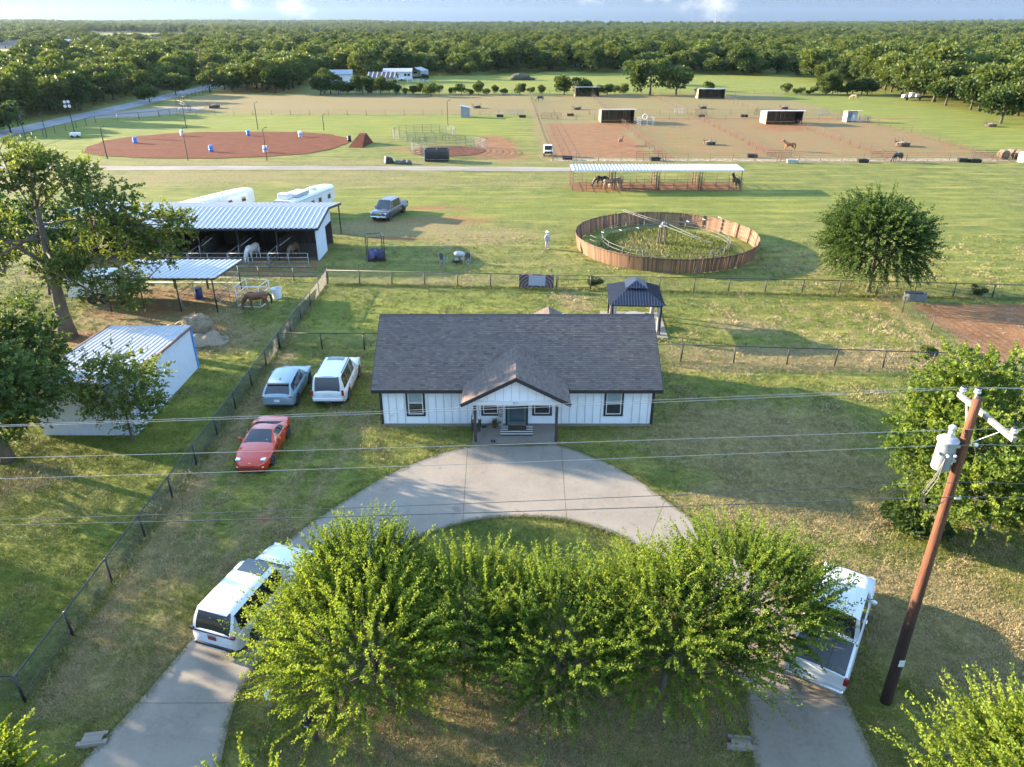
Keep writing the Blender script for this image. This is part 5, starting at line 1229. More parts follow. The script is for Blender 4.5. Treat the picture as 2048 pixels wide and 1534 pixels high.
H_BAY = mat('bay_coat', (.145, .062, .028), .6, var=.2, scale=2); H_BROWN = mat('brown_coat', (.10, .055, .032), .6, var=.2, scale=2); H_BLACK = mat('black_coat', (.022, .018, .017), .55, var=.2, scale=2)
H_SORREL = mat('sorrel_coat', (.24, .095, .035), .6, var=.15, scale=2); H_DUN = mat('dun_coat', (.33, .21, .115), .65, var=.12, scale=2); H_GREY = mat('grey_coat', (.50, .48, .45), .65, var=.12, scale=2); H_WHITE = mat('white_coat', (.66, .64, .60), .65, var=.08, scale=2)
M_MANE = mat('dark_mane', (.025, .018, .015), .7, var=.2)
mane_s = MB(); mane_s.tube([(.5, 0, 1.47), (.72, 0, 1.58), (.9, 0, 1.8), (1.0, 0, 1.95)], [.04, .055, .055, .03], 6); mane_s = mane_s.mesh('mane', True)
mane_g = MB(); mane_g.tube([(.55, 0, 1.46), (.9, 0, 1.2), (1.14, 0, .88), (1.22, 0, .62)], [.04, .055, .05, .03], 6); mane_g = mane_g.mesh('mane', True)
tail = MB(); tail.tube([(-.86, 0, 1.34), (-1.02, 0, 1.14), (-1.07, 0, .8), (-1.03, 0, .45)], [.045, .085, .085, .03], 7); tail = tail.mesh('tail', True)
def horse(px, py, head_deg, pose, coat, label, s=1.0, xy=None):
    p = Vector((*xy, 0)) if xy else g(px, py)
    o = link('horse', HM[pose], mat=coat, loc=(p.x, p.y, 0), rot=(0, 0, R(head_deg)), scale=(s, s, s)); tag(o, label, 'horse')
    link('mane', mane_g if pose == 'graze' else mane_s, o, M_MANE if coat not in (H_WHITE, H_GREY) else coat); link('tail', tail, o, M_MANE if coat not in (H_WHITE,) else coat)
    return o
horse(0, 0, 185, 'graze', H_BAY, 'brown horse grazing by the white tube frame near the hay', 1.0, (-19.75, 53.3))
h1 = horse(0, 0, 250, 'graze', H_GREY, 'horse wearing a pale blanket in a barn stall', 1.0, (-24.4, 66.6))
bl = MB(); bl.tube([(-.86, 0, 1.2), (-.66, 0, 1.22), (-.42, 0, 1.18), (-.05, 0, 1.10), (.32, 0, 1.09), (.6, 0, 1.17), (.72, 0, 1.2)], [.2, .31, .35, .36, .36, .33, .2], 16); bl.build('blanket', mat('pale_blanket', (.42, .36, .30), .9, var=.1), h1, True)
horse(0, 0, 255, 'graze', H_BROWN, 'brown horse with white feet in the barn stall nearest the end wall', 1.0, (-20.6, 66.8))
horse(1080, 203, 180, 'graze', H_BLACK, 'dark horse grazing near the rear fence of the paddocks'); horse(1577, 302, 175, 'walk', H_SORREL, 'chestnut horse walking in the front paddock behind the long gate')
horse(1241, 290, 60, 'stand', H_SORREL, 'chestnut foal coloured horse standing on the red dirt paddock', .8); horse(1793, 324, 200, 'graze', H_BLACK, 'black horse at the front fence beside a pipe gate')
horse(1707, 200, 150, 'graze', H_DUN, 'pale horse grazing at the rear wood edge'); horse(1703, 243, 80, 'stand', H_WHITE, 'white horse at the small white shed in the far paddock')
horse(0, 0, 175, 'graze', H_BLACK, 'black horse in the covered pen nearest the lane', .95, (12.2, 101.0)); horse(0, 0, 5, 'graze', H_DUN, 'brown horse in front of the black horse in the covered pen', .9, (13.0, 99.2))
horse(0, 0, 265, 'stand', H_DUN, 'tan horse facing the camera in the second covered pen', 1.0, (14.6, 99.4)); horse(0, 0, 100, 'stand', H_BROWN, 'brown horse at the end rail of the covered pens', 1.0, (30.2, 99.6))
horse(0, 0, 210, 'graze', H_WHITE, 'white horse by the tan horse in the covered pens', .85, (14.1, 100.6))
# dappled foal-size pony near the west pens
# person
def person_mesh():
    m = MB()
    for s in (-1, 1):
        m.tube([(s * .09, 0, .9), (s * .10, .01, .5), (s * .10, -.01, .12), (s * .10, 0, .04)], [.105, .075, .052, .05], 10); m.ell((s * .10, -.07, .04), (.05, .13, .045))
        m.tube([(s * .19, 0, 1.40), (s * .25, .01, 1.14), (s * .245, -.06, .9)], [.065, .05, .04], 8); m.ell((s * .245, -.075, .83), (.028, .04, .075))
        for k in range(4): m.tube([(s * (.235 + .0), -.05 - k * .016, .8), (s * .235, -.055 - k * .016, .72 - (.012 if k in (1, 2) else 0))], [.012, .009], 5)
        m.tube([(s * .23, -.1, .85), (s * .215, -.13, .79)], [.013, .01], 5)
    m.tube([(0, 0, .86), (0, 0, 1.0), (0, 0, 1.2), (0, 0, 1.38), (0, 0, 1.46)], [.155, .15, .17, .185, .09], 14); m.tube([(0, 0, 1.42), (0, -.01, 1.56)], [.062, .056], 8); m.ell((0, -.01, 1.63), (.082, .1, .125)); m.ell((0, -.11, 1.62), (.016, .022, .028))
    return remeshed(m, 'person', .022, 2)
pe = link('person', person_mesh(), mat=mat('skin', (.42, .25, .18), .6), loc=g(1094, 498)); tag(pe, 'person in a white hat and grey clothes standing beside the round pen', 'person'); pe.rotation_euler = (0, 0, R(35))
sc_ = MB(); sc_.tube([(0, 0, .9), (0, 0, 1.0), (0, 0, 1.2), (0, 0, 1.38), (0, 0, 1.47)], [.172, .168, .188, .205, .095], 14)
for s in (-1, 1): sc_.tube([(s * .18, 0, 1.42), (s * .25, .01, 1.14), (s * .246, -.05, .94)], [.08, .064, .052], 8)
sc_.build('shirt', mat('grey_shirt', (.30, .29, .36), .8, var=.15), pe, True)
tr_ = MB()
for s in (-1, 1): tr_.tube([(s * .085, 0, .95), (s * .10, .01, .5), (s * .10, -.01, .07)], [.12, .088, .066], 10)
tr_.build('trousers', mat('light_jeans', (.32, .31, .34), .85, var=.15), pe, True)
ha = MB(); ha.lathe([(.21, 1.69), (.2, 1.705), (.1, 1.71), (.095, 1.8), (.07, 1.83)], 16); ha.build('hat', M_WHITE, pe, 'auto')
for s in (-1, 1): MB().ell((s * .032, -.098, 1.645), (.014, .01, .009)).build('eye', M_BLACK, pe)
MB().ell((0, -.1, 1.575), (.028, .01, .007)).build('mouth', mat('lips', (.3, .12, .1), .6), pe); MB().ell((0, .025, 1.66), (.09, .095, .1)).build('hair', M_BLACK, pe, True)
# ------------------------------------------------------------------ chain-link and wire fences
def chain_link(h, pitch=.12, z0=.03, w=.006, diamond=True):
    def fn(o, pts, ox, oy):
        m = MB()
        for a, b in zip(pts[:-1], pts[1:]):
            a, b = Vector((a[0] - ox, a[1] - oy, 0)), Vector((b[0] - ox, b[1] - oy, 0)); L = (b - a).length; d = (b - a) / L; nn = Vector((-d.y, d.x, 0)) * w
            if diamond:
                hh = h - z0; k = int((L + hh) / pitch)
                for i in range(k):
                    s0 = i * pitch - hh
                    for sgn in (1, -1):
                        q0, q1 = (s0, s0 + hh); 
                        t0, t1 = max(0, -q0 / hh), min(1, (L - q0) / hh)
                        if t1 <= t0: continue
                        za, zb = (z0 + hh * t0, z0 + hh * t1) if sgn > 0 else (h - hh * t0, h - hh * t1)
                        pa, pb = a + d * (q0 + hh * t0), a + d * (q0 + hh * t1)
                        pa.z, pb.z = za, zb; up = Vector((0, 0, w * 1.4))
                        c = len(m.v); m.v += [tuple(pa + nn), tuple(pa - nn), tuple(pa + up), tuple(pb + nn), tuple(pb - nn), tuple(pb + up)]
                        m.f += [(c, c + 1, c + 4, c + 3), (c + 1, c + 2, c + 5, c + 4), (c + 2, c, c + 3, c + 5)]
            else:
                for z in np.arange(z0 + .05, h, pitch): m.bar(a + Vector((0, 0, z)), b + Vector((0, 0, z)), w * 2)
                for s in np.arange(0, L, pitch * 1.6): m.bar(a + d * s + Vector((0, 0, z0)), a + d * s + Vector((0, 0, h)), w * 1.6)
        q = m.build('wire_mesh', M_WIRE, o, fix=False); q['kind'] = 'stuff'
    return fn
CF = dict(h=1.22, rails=(1.19,), spacing=3.0, r=.046, rail_r=.032)
pipe_fence('chain_link_fence', [(-20.5, 16.75), (-16, 16.7), (-15.95, 31), (-15.95, 45.6), (-15.85, 59.5)], 'long black chain-link fence running from the street corner to the barn', mesh_fn=chain_link(1.19), **CF)
pipe_fence('chain_link_fence', [(-15.9, 45.6), (-7.2, 45.5)], 'short black chain-link fence joining the long fence to the house', mesh_fn=chain_link(1.19, .16), **CF)
pipe_fence('chain_link_fence', [(-15.85, 59.6), (1.0, 58.5), (3.75, 58.25)], 'black chain-link fence behind the house up to the hanging rug', mesh_fn=chain_link(1.19, .2), **CF)
pipe_fence('chain_link_fence', [(6.6, 58.1), (18, 57.4), (29.9, 56.65), (42, 55.6), (52, 54.8)], 'black chain-link fence from the yard gate past the round tree to the dry lot', mesh_fn=chain_link(1.19, .2), **CF)
pipe_fence('chain_link_fence', [(7.75, 43.9), (18, 43.1), (30.1, 42.1)], 'black chain-link fence from the house corner over the orange grass strip', mesh_fn=chain_link(1.19, .16), **CF)
pipe_fence('field_fence', [(30.0, 56.6), (30.5, 49), (30.9, 44), (33.8, 35)], 'wire field fence slanting along the dry lot', 1.2, (), 3.4, M_BLKPIPE, .035, mesh_fn=chain_link(1.15, .15, diamond=False))
pipe_fence('pen_fence', [(-15.9, 60.2), (-31, 60.9)], 'pipe fence behind the low open shelter', 1.25, (1.2, .8, .4), 2.8, M_BLKPIPE)
gate = empty('yard_gate', (3.85, 58.2, 0), R(-1), 'black tube gate in the back fence beside the hanging rug', 'gate')
for z in (.12, .85, 1.18): MB().tube([(0, 0, z), (2.7, 0, z)], .022, 6).build('rail', M_BLKPIPE, gate, True)
for x in (0, 1.35, 2.7): MB().tube([(x, 0, .12), (x, 0, 1.18)], .022, 6).build('upright', M_BLKPIPE, gate, True)
MB().tube([(-.12, 0, -.1), (-.12, 0, 1.35)], .045, 8).build('hinge_post', M_BLKPIPE, gate, True)
# rug hanging on the fence
t = NT('patterned_rug'); vo = t.n.new('ShaderNodeTexWave'); vo.wave_type = 'RINGS'; vo.rings_direction = 'Y'; vo.inputs['Scale'].default_value = 1.1; vo.inputs['Distortion'].default_value = 3.0; mp = t.n.new('ShaderNodeMapping'); mp.inputs['Scale'].default_value = (1, 1, 1.2); t.l.new(t.tc.outputs['Object'], mp.inputs[0]); t.l.new(mp.outputs[0], vo.inputs['Vector'])
rug_m = t.out(t.mix(t.step(vo.outputs['Fac'], .45, .55), (.065, .045, .05), (.17, .13, .13)), .95, .1)
ru = empty('hanging_rug', (2.05, 58.25, 0), R(-3), 'dark patterned rug with a pale panel hung over the back fence', 'rug')
MB().box((0, -.05, .66), (2.9, .02, 1.1)).build('rug', rug_m, ru); MB().box((0, .05, .95), (2.9, .02, .5)).build('rug_back', rug_m, ru); MB().box((0, 0, 1.22), (2.9, .11, .02)).build('rug_fold', rug_m, ru)
MB().box((.05, -.068, .74), (1.4, .012, .88), rot=Matrix.Rotation(.03, 3, 'Y')).build('pale_panel', mat('pale_blue_cloth', (.26, .28, .34), .8, var=.06), ru)
# ------------------------------------------------------------------ round wooden pen
pc = Vector((15.3, 71.2, 0)); PR = 8.75
pen = empty('round_pen', pc, 0, 'round pen walled with leaning brown boards', 'round pen')
M_PENW = mat('weathered_brown_boards', (.165, .088, .048), .85, var=.28, scale=4, rand=.35, stretch=(1, 1, .25))
H = 1.4; lean = .15
nb = 296; bw = 2 * math.pi * PR / nb
vb = [MB().box((0, 0, H / 2 + dz), (bw * f, .03, H)).mesh('board') for dz, f in ((0, .93), (.03, .9), (-.02, .96))]
for i in range(nb):
    a = 2 * math.pi * i / nb
    o = link('board', random.choice(vb), pen, M_PENW); o.matrix_local = Matrix.Rotation(a, 4, 'Z') @ Matrix.Translation((PR, 0, 0)) @ Matrix.Rotation(lean + random.uniform(-.012, .012), 4, 'Y') @ Matrix.Rotation(R(90) + random.uniform(-.03, .03), 4, 'Z') @ Matrix.Rotation(random.uniform(-.008, .008), 4, 'Y')
for i in range(24):
    a = 2 * math.pi * (i + .5) / 24; o = MB().tube([(0, 0, -.1), (0, 0, H + .06)], .05, 7).build('post', M_RUST, pen); o.matrix_local = Matrix.Rotation(a, 4, 'Z') @ Matrix.Translation((PR - .1 + (0 if i % 2 else 0), 0, 0)) @ Matrix.Rotation(lean, 4, 'Y')
def ring(m, r, z, tr, n=64):
    m.tube([(r * math.cos(2 * math.pi * k / n), r * math.sin(2 * math.pi * k / n), z) for k in range(n + 1)], tr, 5, False)
m = MB(); ring(m, PR + H * math.sin(lean) + .0, H * math.cos(lean) - .12, .035); m.build('top_rail', M_DARKWOOD, pen, True)
M_WALK2 = mat('dull_pipe', (.12, .12, .115), .6, .2, var=.2)
inner_f = empty('walker_track', pc, 0, 'inner ring of grey pipe rails inside the round pen', 'fence')
for z in (1.05, .7, .35): m = MB(); ring(m, 6.3, z, .022, 40); m.build('rail', M_WALK2, inner_f, True)
for i in range(18):
    a = 2 * math.pi * i / 18; MB().tube([(0, 0, -.05), (0, 0, 1.12)], .032, 6).build('post', M_WALK2, inner_f, True, loc=(6.3 * math.cos(a), 6.3 * math.sin(a), 0))
M_WALK = mat('weathered_tube', (.105, .105, .10), .6, .2, var=.2)
wk = empty('horse_walker', pc + Vector((-.3, .2, 0)), R(115), 'grey tube horse walker with long arms on posts in the pen', 'walker')
for x, y in ((-.35, -.2), (.1, -.35), (.35, .2), (-.1, .3)): MB().tube([(x, y, 0), (x * .8, y * .8, 2.0)], .075, 8).build('post', M_DARKWOOD, wk)
MB().lathe([(.4, 1.95), (.4, 2.05), (.15, 2.1), (.15, 2.4)], 14).build('hub', M_GREYPIPE, wk, 'auto')
for a in (0, math.pi / 2, math.pi, 3 * math.pi / 2):
    c, s = math.cos(a), math.sin(a); L = 7.4 if a in (0, math.pi) else 6.0
    for d in (-.35, .35): MB().tube([(d * -s, d * c, 2.25), (c * L + d * -s * .5, s * L + d * c * .5, 2.05)], .024, 6).build('arm', M_WALK, wk, True)
    for k in (3, 5, 7): MB().tube([(c * k - d * -s * .6, s * k - d * c * .6, 2.15), (c * k + d * -s * .6, s * k + d * c * .6, 2.15)], .025, 5).build('cross_brace', M_GALV, wk)
    for k in (6.9, 7.9):
        pn = MB()
        for z in (.6, 1.0, 1.4, 1.8): pn.tube([(c * k - s * .8, s * k + c * .8, z), (c * k + s * .8, s * k - c * .8, z)], .02, 5)
    pn.build('divider_panel', M_WALK, wk, True)
# tall grass inside the pen
# ------------------------------------------------------------------ gazebo
M_GZ = mat('dark_blue_metal', (.022, .025, .042), .4, .4, var=.1)
gz = empty('gazebo', (8.95, 50.2, 0), R(-4), 'black metal gazebo with two-tier ribbed roof behind the house', 'gazebo')
def hip(m_, w, d, z0, z1, tw, td):
    A = [(-w, -d, z0), (w, -d, z0), (w, d, z0), (-w, d, z0)]; B = [(-tw, -td, z1), (tw, -td, z1), (tw, td, z1), (-tw, td, z1)]
    m_.add(A + B, [(0, 1, 5, 4), (1, 2, 6, 5), (2, 3, 7, 6), (3, 0, 4, 7), (4, 5, 6, 7)])
m = MB(); hip(m, 1.95, 2.3, 2.3, 3.05, .62, .8); m.build('lower_roof', M_GZ, gz); m = MB(); hip(m, .78, .98, 3.12, 3.5, .04, .35); m.build('upper_roof', M_GZ, gz)
rb = []
for y_s, w, z0, z1, tw, td, d in ((-1, 1.95, 2.3, 3.05, .62, .8, 2.3), (1, 1.95, 2.3, 3.05, .62, .8, 2.3)):
    for x in np.arange(-1.8, 1.81, .2):
        t1 = 1.0 if abs(x) <= tw else (w - abs(x)) / (w - tw)
        MB().bar((x, y_s * d, z0 + .015), (x, y_s * (d + (td - d) * t1), z0 + (z1 - z0) * t1 + .015), .03, .03).build('rib', mat('rib_highlight_metal', (.10, .105, .13), .35, .5), gz)
for x_s in (-1, 1):
    for y in np.arange(-2.1, 2.11, .21):
        t1 = 1.0 if abs(y) <= .8 else (2.3 - abs(y)) / 1.5
        MB().bar((x_s * 1.95, y, 2.315), (x_s * (1.95 + (.62 - 1.95) * t1), y, 2.315 + .75 * t1), .03, .03).build('rib', M_GZ, gz)
for x in np.arange(-.6, .61, .2): MB().bar((x, -.98, 3.13), (x, -.98 + .63 * (1 if abs(x) < .04 else (.78 - abs(x)) / .74), 3.13 + .38 * (1 if abs(x) < .04 else (.78 - abs(x)) / .74)), .025, .03).build('rib', MATS['rib_highlight_metal'], gz)
M_CURT = mat('beige_curtain', (.30, .26, .23), .9, var=.3, scale=3)
for x in (-1.7, 1.7):
    for y in (-2.05, 2.05):
        MB().box((0, 0, 1.15), (.12, .12, 2.3)).build('post', M_GZ, gz, loc=(x, y, 0))
        c = MB(); c.tube([(0, 0, 2.2), (.03, .02, 1.5), (.0, .0, 1.05), (.04, .03, .5), (.06, 0, .03)], [.14, .12, .07, .13, .17], 9); c.build('curtain', M_CURT, gz, True, loc=(x + (.14 if x < 0 else -.14) * (1 if y > 0 else 1), y + (.05 if y < 0 else -.05), 0))
m = MB(); m.bb(-1.8, 1.8, -2.12, -2.0, 2.16, 2.3); m.bb(-1.8, 1.8, 2.0, 2.12, 2.16, 2.3); m.bb(-1.76, -1.64, -2, 2, 2.16, 2.3); m.bb(1.64, 1.76, -2, 2, 2.16, 2.3); m.build('beam', M_GZ, gz)
MB().bb(-2.3, 2.3, -2.6, 2.5, -.02, .05).build('gazebo_slab', M_CONC, gz)
def chair_outdoor(name, x, y, rz, lab, mm, cush):
    o = empty(name, (x, y, .05), rz, lab, 'chair')
    MB().bb(-.35, .35, -.35, .35, .32, .4).build('seat_frame', mm, o); MB().bb(-.3, .3, -.3, .3, .4, .5).build('cushion', cush, o, bevel=.03); MB().box((0, .36, .62), (.7, .06, .56), rot=Matrix.Rotation(-.15, 3, 'X')).build('backrest', mm, o, bevel=.02)
    for s in (-1, 1): MB().bb(s * .36 - .03, s * .36 + .03, -.35, .35, .55, .6).build('armrest', mm, o)
    for sx in (-.32, .32):
        for sy in (-.32, .32): MB().bb(sx - .025, sx + .025, sy - .025, sy + .025, 0, .55).build('leg', mm, o)
M_WICK = mat('dark_wicker', (.05, .035, .028), .8, var=.3, scale=40, bump=.5); M_CUSH = mat('brown_cushion', (.16, .08, .05), .9, var=.15)
chair_outdoor('patio_chair', 9.9, 49.6, R(-30), 'dark wicker patio chair under the gazebo, east side', M_WICK, M_CUSH); chair_outdoor('patio_chair', 8.1, 49.5, R(25), 'grey patio chair under the gazebo, west side', M_GREYPIPE, M_WHITE)
tb = empty('patio_table', (9.0, 50.3, .05), 0, 'round patio table under the gazebo', 'table'); MB().lathe([(.6, .68), (.6, .72)], 20).build('table_top', M_GREYPIPE, tb); MB().lathe([(.28, 0), (.28, .04), (.05, .06), (.05, .68)], 12).build('pedestal', M_BLACK, tb)
# ------------------------------------------------------------------ utility pole
up_ = empty('utility_pole', (12.3, 16.72, 0), 0, 'brown wooden utility pole with a grey transformer', 'utility pole')
t = NT('creosoted_shaded_wood'); f1 = t.noise(5, 4, .65, stretch=(2, 2, .12)); f2 = t.noise(1.2, 4, .6, stretch=(1.5, 1.5, .4)); f3 = t.noise(26, 3, .6, stretch=(1.5, 1.5, .1))
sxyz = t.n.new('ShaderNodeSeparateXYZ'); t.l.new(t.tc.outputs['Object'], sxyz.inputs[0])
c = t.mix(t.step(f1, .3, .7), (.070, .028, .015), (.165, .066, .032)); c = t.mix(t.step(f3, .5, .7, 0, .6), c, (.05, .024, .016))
c = t.mix(t.step(t.math('ADD', sxyz.outputs['Z'], t.math('MULTIPLY', t.math('SUBTRACT', f2, .5), 5.0)), 2.5, 6.0, .85, 0), c, (.022, .016, .014))  # lower pole darkened: tree shade painted into the wood colour, along with creosote
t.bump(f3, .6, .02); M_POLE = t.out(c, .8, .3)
pts = [(0.0 - .012 * z, .006 * z, z) for z in np.linspace(-.3, 11.25, 14)]
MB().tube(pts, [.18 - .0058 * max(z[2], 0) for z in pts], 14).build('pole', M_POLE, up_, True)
M_ARM = mat('grey_weathered_wood', (.25, .215, .18), .85, var=.2, stretch=(1, .2, 1)); M_PORC = mat('grey_porcelain', (.42, .44, .47), .25, var=.05, coat=.4)
MB().box((.2, .06, 10.72), (.11, 2.5, .13)).build('crossarm', M_ARM, up_, bevel=.008)
for s in (-1, 1): MB().bar((.15, .06 + s * .75, 10.66), (-.03, .06 + s * .1, 9.95), .05, .012).build('brace', M_WHITE, up_)
def insul(p, s=1.0):
    o = MB().lathe([(.025, -.12), (.03, 0), (.085, .02), (.09, .05), (.05, .06), (.05, .08), (.075, .09), (.07, .13), (.03, .15)], 14, p).build('insulator', M_PORC, up_, 'auto'); MB().lathe([(.05, .135), (.06, .17), (.03, .19)], 10, p).build('insulator_cap', M_BLACK, o); return o
insul((.2, 1.2, 10.85)); insul((.2, -1.08, 10.85)); insul((-.2, .06, 11.38)); MB().bar((-.2, .06, 10.7), (-.2, .06, 11.3), .05).build('pole_top_pin', M_GALV, up_)
tx = (-.58, .05, 9.1); M_TANK = mat('light_grey_enamel', (.27, .285, .31), .35, var=.04, coat=.3)
MB().lathe([(.22, 0), (.235, .02), (.235, .82), (.245, .84)], 24, tx).build('transformer_tank', M_TANK, up_, 'auto')
MB().lathe([(.27, .84), (.28, .9), (.2, .97), (.06, .99)], 24, tx).build('transformer_lid', M_TANK, up_, 'auto')
MB().lathe([(.06, 0), (.05, .1), (.08, .13), (.05, .16), (.09, .19), (.05, .22), (.09, .25), (.1, .32), (.05, .36)], 14, (tx[0] + .02, tx[1], tx[2] + .97)).build('bushing', M_PORC, up_, 'auto')
for k, a in enumerate((3.4, 4.4, 5.2)): MB().lathe([(.03, 0), (.045, .05), (.03, .1)], 10, (tx[0] + .26 * math.cos(a), tx[1] + .26 * math.sin(a), tx[2] + .55), Matrix.Rotation(R(90), 3, 'X')).build('terminal', M_PORC, up_)
for z in (.2, .65): MB().bb(-.36, -.1, .0, .1, 9.1 + z, 9.18 + z).build('bracket', M_GALV, up_)
for k, (ex, ey) in enumerate(((-1.1, -.2), (-1.0, -.3), (-.95, -.15))): MB().tube([(tx[0] - .1, -.2, 9.55), (-.85, ey - .1, 9.0), (-1.05, ey - .1, 8.5), (-.9, ey, 7.95), (-.3, -.1, 8.05), (-.1, -.05, 8.3)], .012, 5, False).build('drop_wire', M_WIRE, up_)
MB().box((-.03, -.2, 1.95), (.18, .012, .26)).build('notice', mat('white_notice', (.6, .6, .58), .6), up_); MB().ell((.05, -.16, 9.95), .06).build('spool_insulator', M_WHITE, up_); MB().ell((.06, -.12, 8.2), (.1, .05, .05)).build('cable_clamp', M_GALV, up_)
def wire(name, label, zs, yy, mm, r=.011, xl=-46, xr=50):
    """zs = height at the pole, height at x=-13.4"""
    px_, z0 = 12.2, zs[0]; a = (zs[1] - z0) / 25.6
    pts = []
    for x in np.linspace(xl, xr, 60):
        u = px_ - x
        z = z0 + (a * u * 1.25 - a * u * u / 102.4 if u > 0 else a * .8 * -u)
        pts.append((x, yy[0] + (yy[1] - yy[0]) * min(max(u, 0), 60) / 25.6, z))
    tag(MB().tube(pts, r, 5, False).build(name, mm, None, True), label, 'cable', 'cables on the utility pole')
M_ALU = mat('bare_aluminium_cable', (.26, .25, .24), .5, .3, var=.1); M_CABLE = mat('black_cable', (.05, .05, .055), .6)
wire('power_cable', 'topmost pale cable, on the pole top insulator', (11.55, 10.55), (16.78, 16.5), M_ALU, .007); wire('power_cable', 'pale cable on the crossarm end towards the house, close under the topmost', (11.0, 10.32), (17.92, 17.0), M_ALU, .007)
wire('power_cable', 'pale cable on the crossarm end towards the street', (11.0, 10.2), (15.64, 15.5), M_ALU, .007); wire('power_cable', 'pale neutral cable beside the transformer lid', (9.95, 9.0), (16.6, 16.4), M_ALU, .007)
wire('phone_cable', 'upper black cable below the transformer', (8.75, 7.62), (16.6, 16.45), M_CABLE, .009); wire('phone_cable', 'lowest black cable on the pole', (8.3, 7.45), (16.55, 16.4), M_CABLE, .012)
# ------------------------------------------------------------------ small things by the street
mb = empty('mailbox', g(632, 1480), R(-100), 'black mailbox with a small white mark on a post', 'mailbox')
sec = [(-.1, 0), (.1, 0), (.1, .14)] + [(.1 * math.cos(a), .14 + .1 * math.sin(a)) for a in np.linspace(.3, 2.85, 8)] + [(-.1, .14)]
MB().prism(sec, -.3, .3, 'x').build('box', M_BLACK, mb, 'auto', loc=(0, 0, 1.0)); MB().bb(-.05, .05, -.05, .05, -.1, 1.0).build('post', M_POSTW, mb)
MB().prism([(y * 1.06, z * 1.04) for y, z in sec], .301, .32, 'x').build('door', M_BLACK, mb, loc=(0, 0, .995))
br = MB()
for a, b in (((-.045, .06), (.045, .06)), ((-.045, .06), (-.06, .085)), ((.045, .06), (.06, .085)), ((-.03, .06), (-.035, .02)), ((0, .06), (0, .02)), ((.03, .06), (.035, .02))): br.bar((.325, a[0], 1.0 + a[1]), (.325, b[0], 1.0 + b[1]), .012, .004)
br.build('mark', M_WHITE, mb); mb.scale = (1.25, 1.5, 1.05)
ps = empty('utility_pedestal', g(541, 1413), 0, 'small pale green utility pedestal at the driveway edge', 'pedestal'); MB().lathe([(.06, 0), (.06, .35)], 10).build('stem', M_GALV, ps); MB().lathe([(.11, .35), (.12, .6), (.1, .68), (.04, .7)], 14).build('cover', mat('pale_green_plastic', (.34, .42, .38), .5), ps, 'auto')
st = MB().box((0, 0, .2), (.06, .02, .45)).build('marker_stake', M_WHITE, loc=g(712, 1455)); tag(st, 'short pale marker stake in the grass under the elms', 'stake')
for (px, py, rz, lab) in ((185, 1490, .15, 'concrete culvert end beside the west arm of the driveway'), (1482, 1497, -.1, 'concrete culvert end beside the east arm of the driveway')):
    p = g(px, py); o = empty('culvert', (p.x, p.y, 0), rz, lab, 'culvert', 'culvert ends at the driveway'); MB().bb(-.45, .45, -.08, .08, -.1, .14).build('headwall', M_CONC, o, bevel=.02); MB().lathe([(.2, -.3), (.2, .3), (.16, .3), (.16, -.3)], 16, (0, .1, .0), Matrix.Rotation(R(90), 3, 'Y')).build('pipe', M_CONC, o); MB().bb(-.35, .35, .3, .42, -.1, .08).build('edge_stone', M_CONC, o)
sb = MB().bb(-.25, .25, -.1, .1, 0, .05).build('driveway_stone', M_CONC, loc=g(1285, 983))
bpy.data.objects.remove(sb)
# ------------------------------------------------------------------ yard things
tank = empty('stock_tank', g(1829, 600), R(-3), 'oval grey stock tank in the dry lot by the round tree', 'tank')
def oval(w, d, n=28): return [(math.copysign(max(w - d, 0), math.cos(a)) + d * math.cos(a), d * math.sin(a)) for a in np.linspace(0, 2 * math.pi, n, endpoint=False)]
m = MB(); o_, i_ = oval(.9, .42), oval(.87, .39); n = len(o_)
for ring_, z in ((o_, 0), (o_, .62), (i_, .62), (i_, .45)): m.v += [(x, y, z) for x, y in ring_]
for k in range(3):
    for i in range(n): m.f.append((k * n + i, k * n + (i + 1) % n, (k + 1) * n + (i + 1) % n, (k + 1) * n + i))
m.build('tank', mat('grey_tank_metal', (.16, .16, .155), .6, .3, var=.15), tank, 'auto'); MB().prism(i_, .45, .46).build('water', mat('dark_water', (.02, .03, .035), .05, spec=.8), tank)
for z in (.18, .4): mm = MB(); mm.tube([(x * 1.005, y * 1.005, z) for x, y in o_ + o_[:1]], .015, 5, False); mm.build('rib', MATS['grey_tank_metal'], tank)
# blankets on a frame
bf = empty('blanket_rack', g(752, 519), R(18), 'black four-post frame with dark purple horse blankets', 'rack')
for x in (-.75, .75):
    for y in (-.7, .7): MB().bb(x - .035, x + .035, y - .035, y + .035, 0, 2.35).build('post', M_BLACK, bf)
m = MB(); m.bb(-.8, .8, -.735, -.665, 2.3, 2.36); m.bb(-.8, .8, .665, .735, 2.3, 2.36); m.bb(-.785, -.715, -.665, .665, 2.3, 2.36); m.bb(.715, .785, -.665, .665, 2.3, 2.36); m.build('top_frame', M_BLACK, bf)
m = MB(); m.bb(-.85, .85, -.75, .75, .02, .2); m.build('bin', M_BLACK, bf)
M_PURP = mat('purple_blanket', (.085, .07, .16), .9, var=.5, scale=5, bump=.8, bscale=8); M_NAVY = mat('navy_blanket', (.035, .035, .06), .9, var=.4, scale=6, bump=.8, bscale=8)
r_ = np.random.default_rng(4)
for k in range(12):
    x, y = r_.uniform(-.7, .7), r_.uniform(-.75, .75); b = MB(); h = r_.uniform(.5, .95)
    b.ell((x, y, h * .55), (r_.uniform(.25, .42), r_.uniform(.2, .34), h * .5), 12, 8); o2 = b.build('blanket', M_PURP if k % 2 else M_NAVY, bf, True)
    for v in o2.data.vertices:
        v.co += Vector((noise.noise(v.co * 5 + Vector((k, 0, 0))), noise.noise(v.co * 5 + Vector((0, k, 3))), noise.noise(v.co * 5 + Vector((0, 5, k))))) * .09
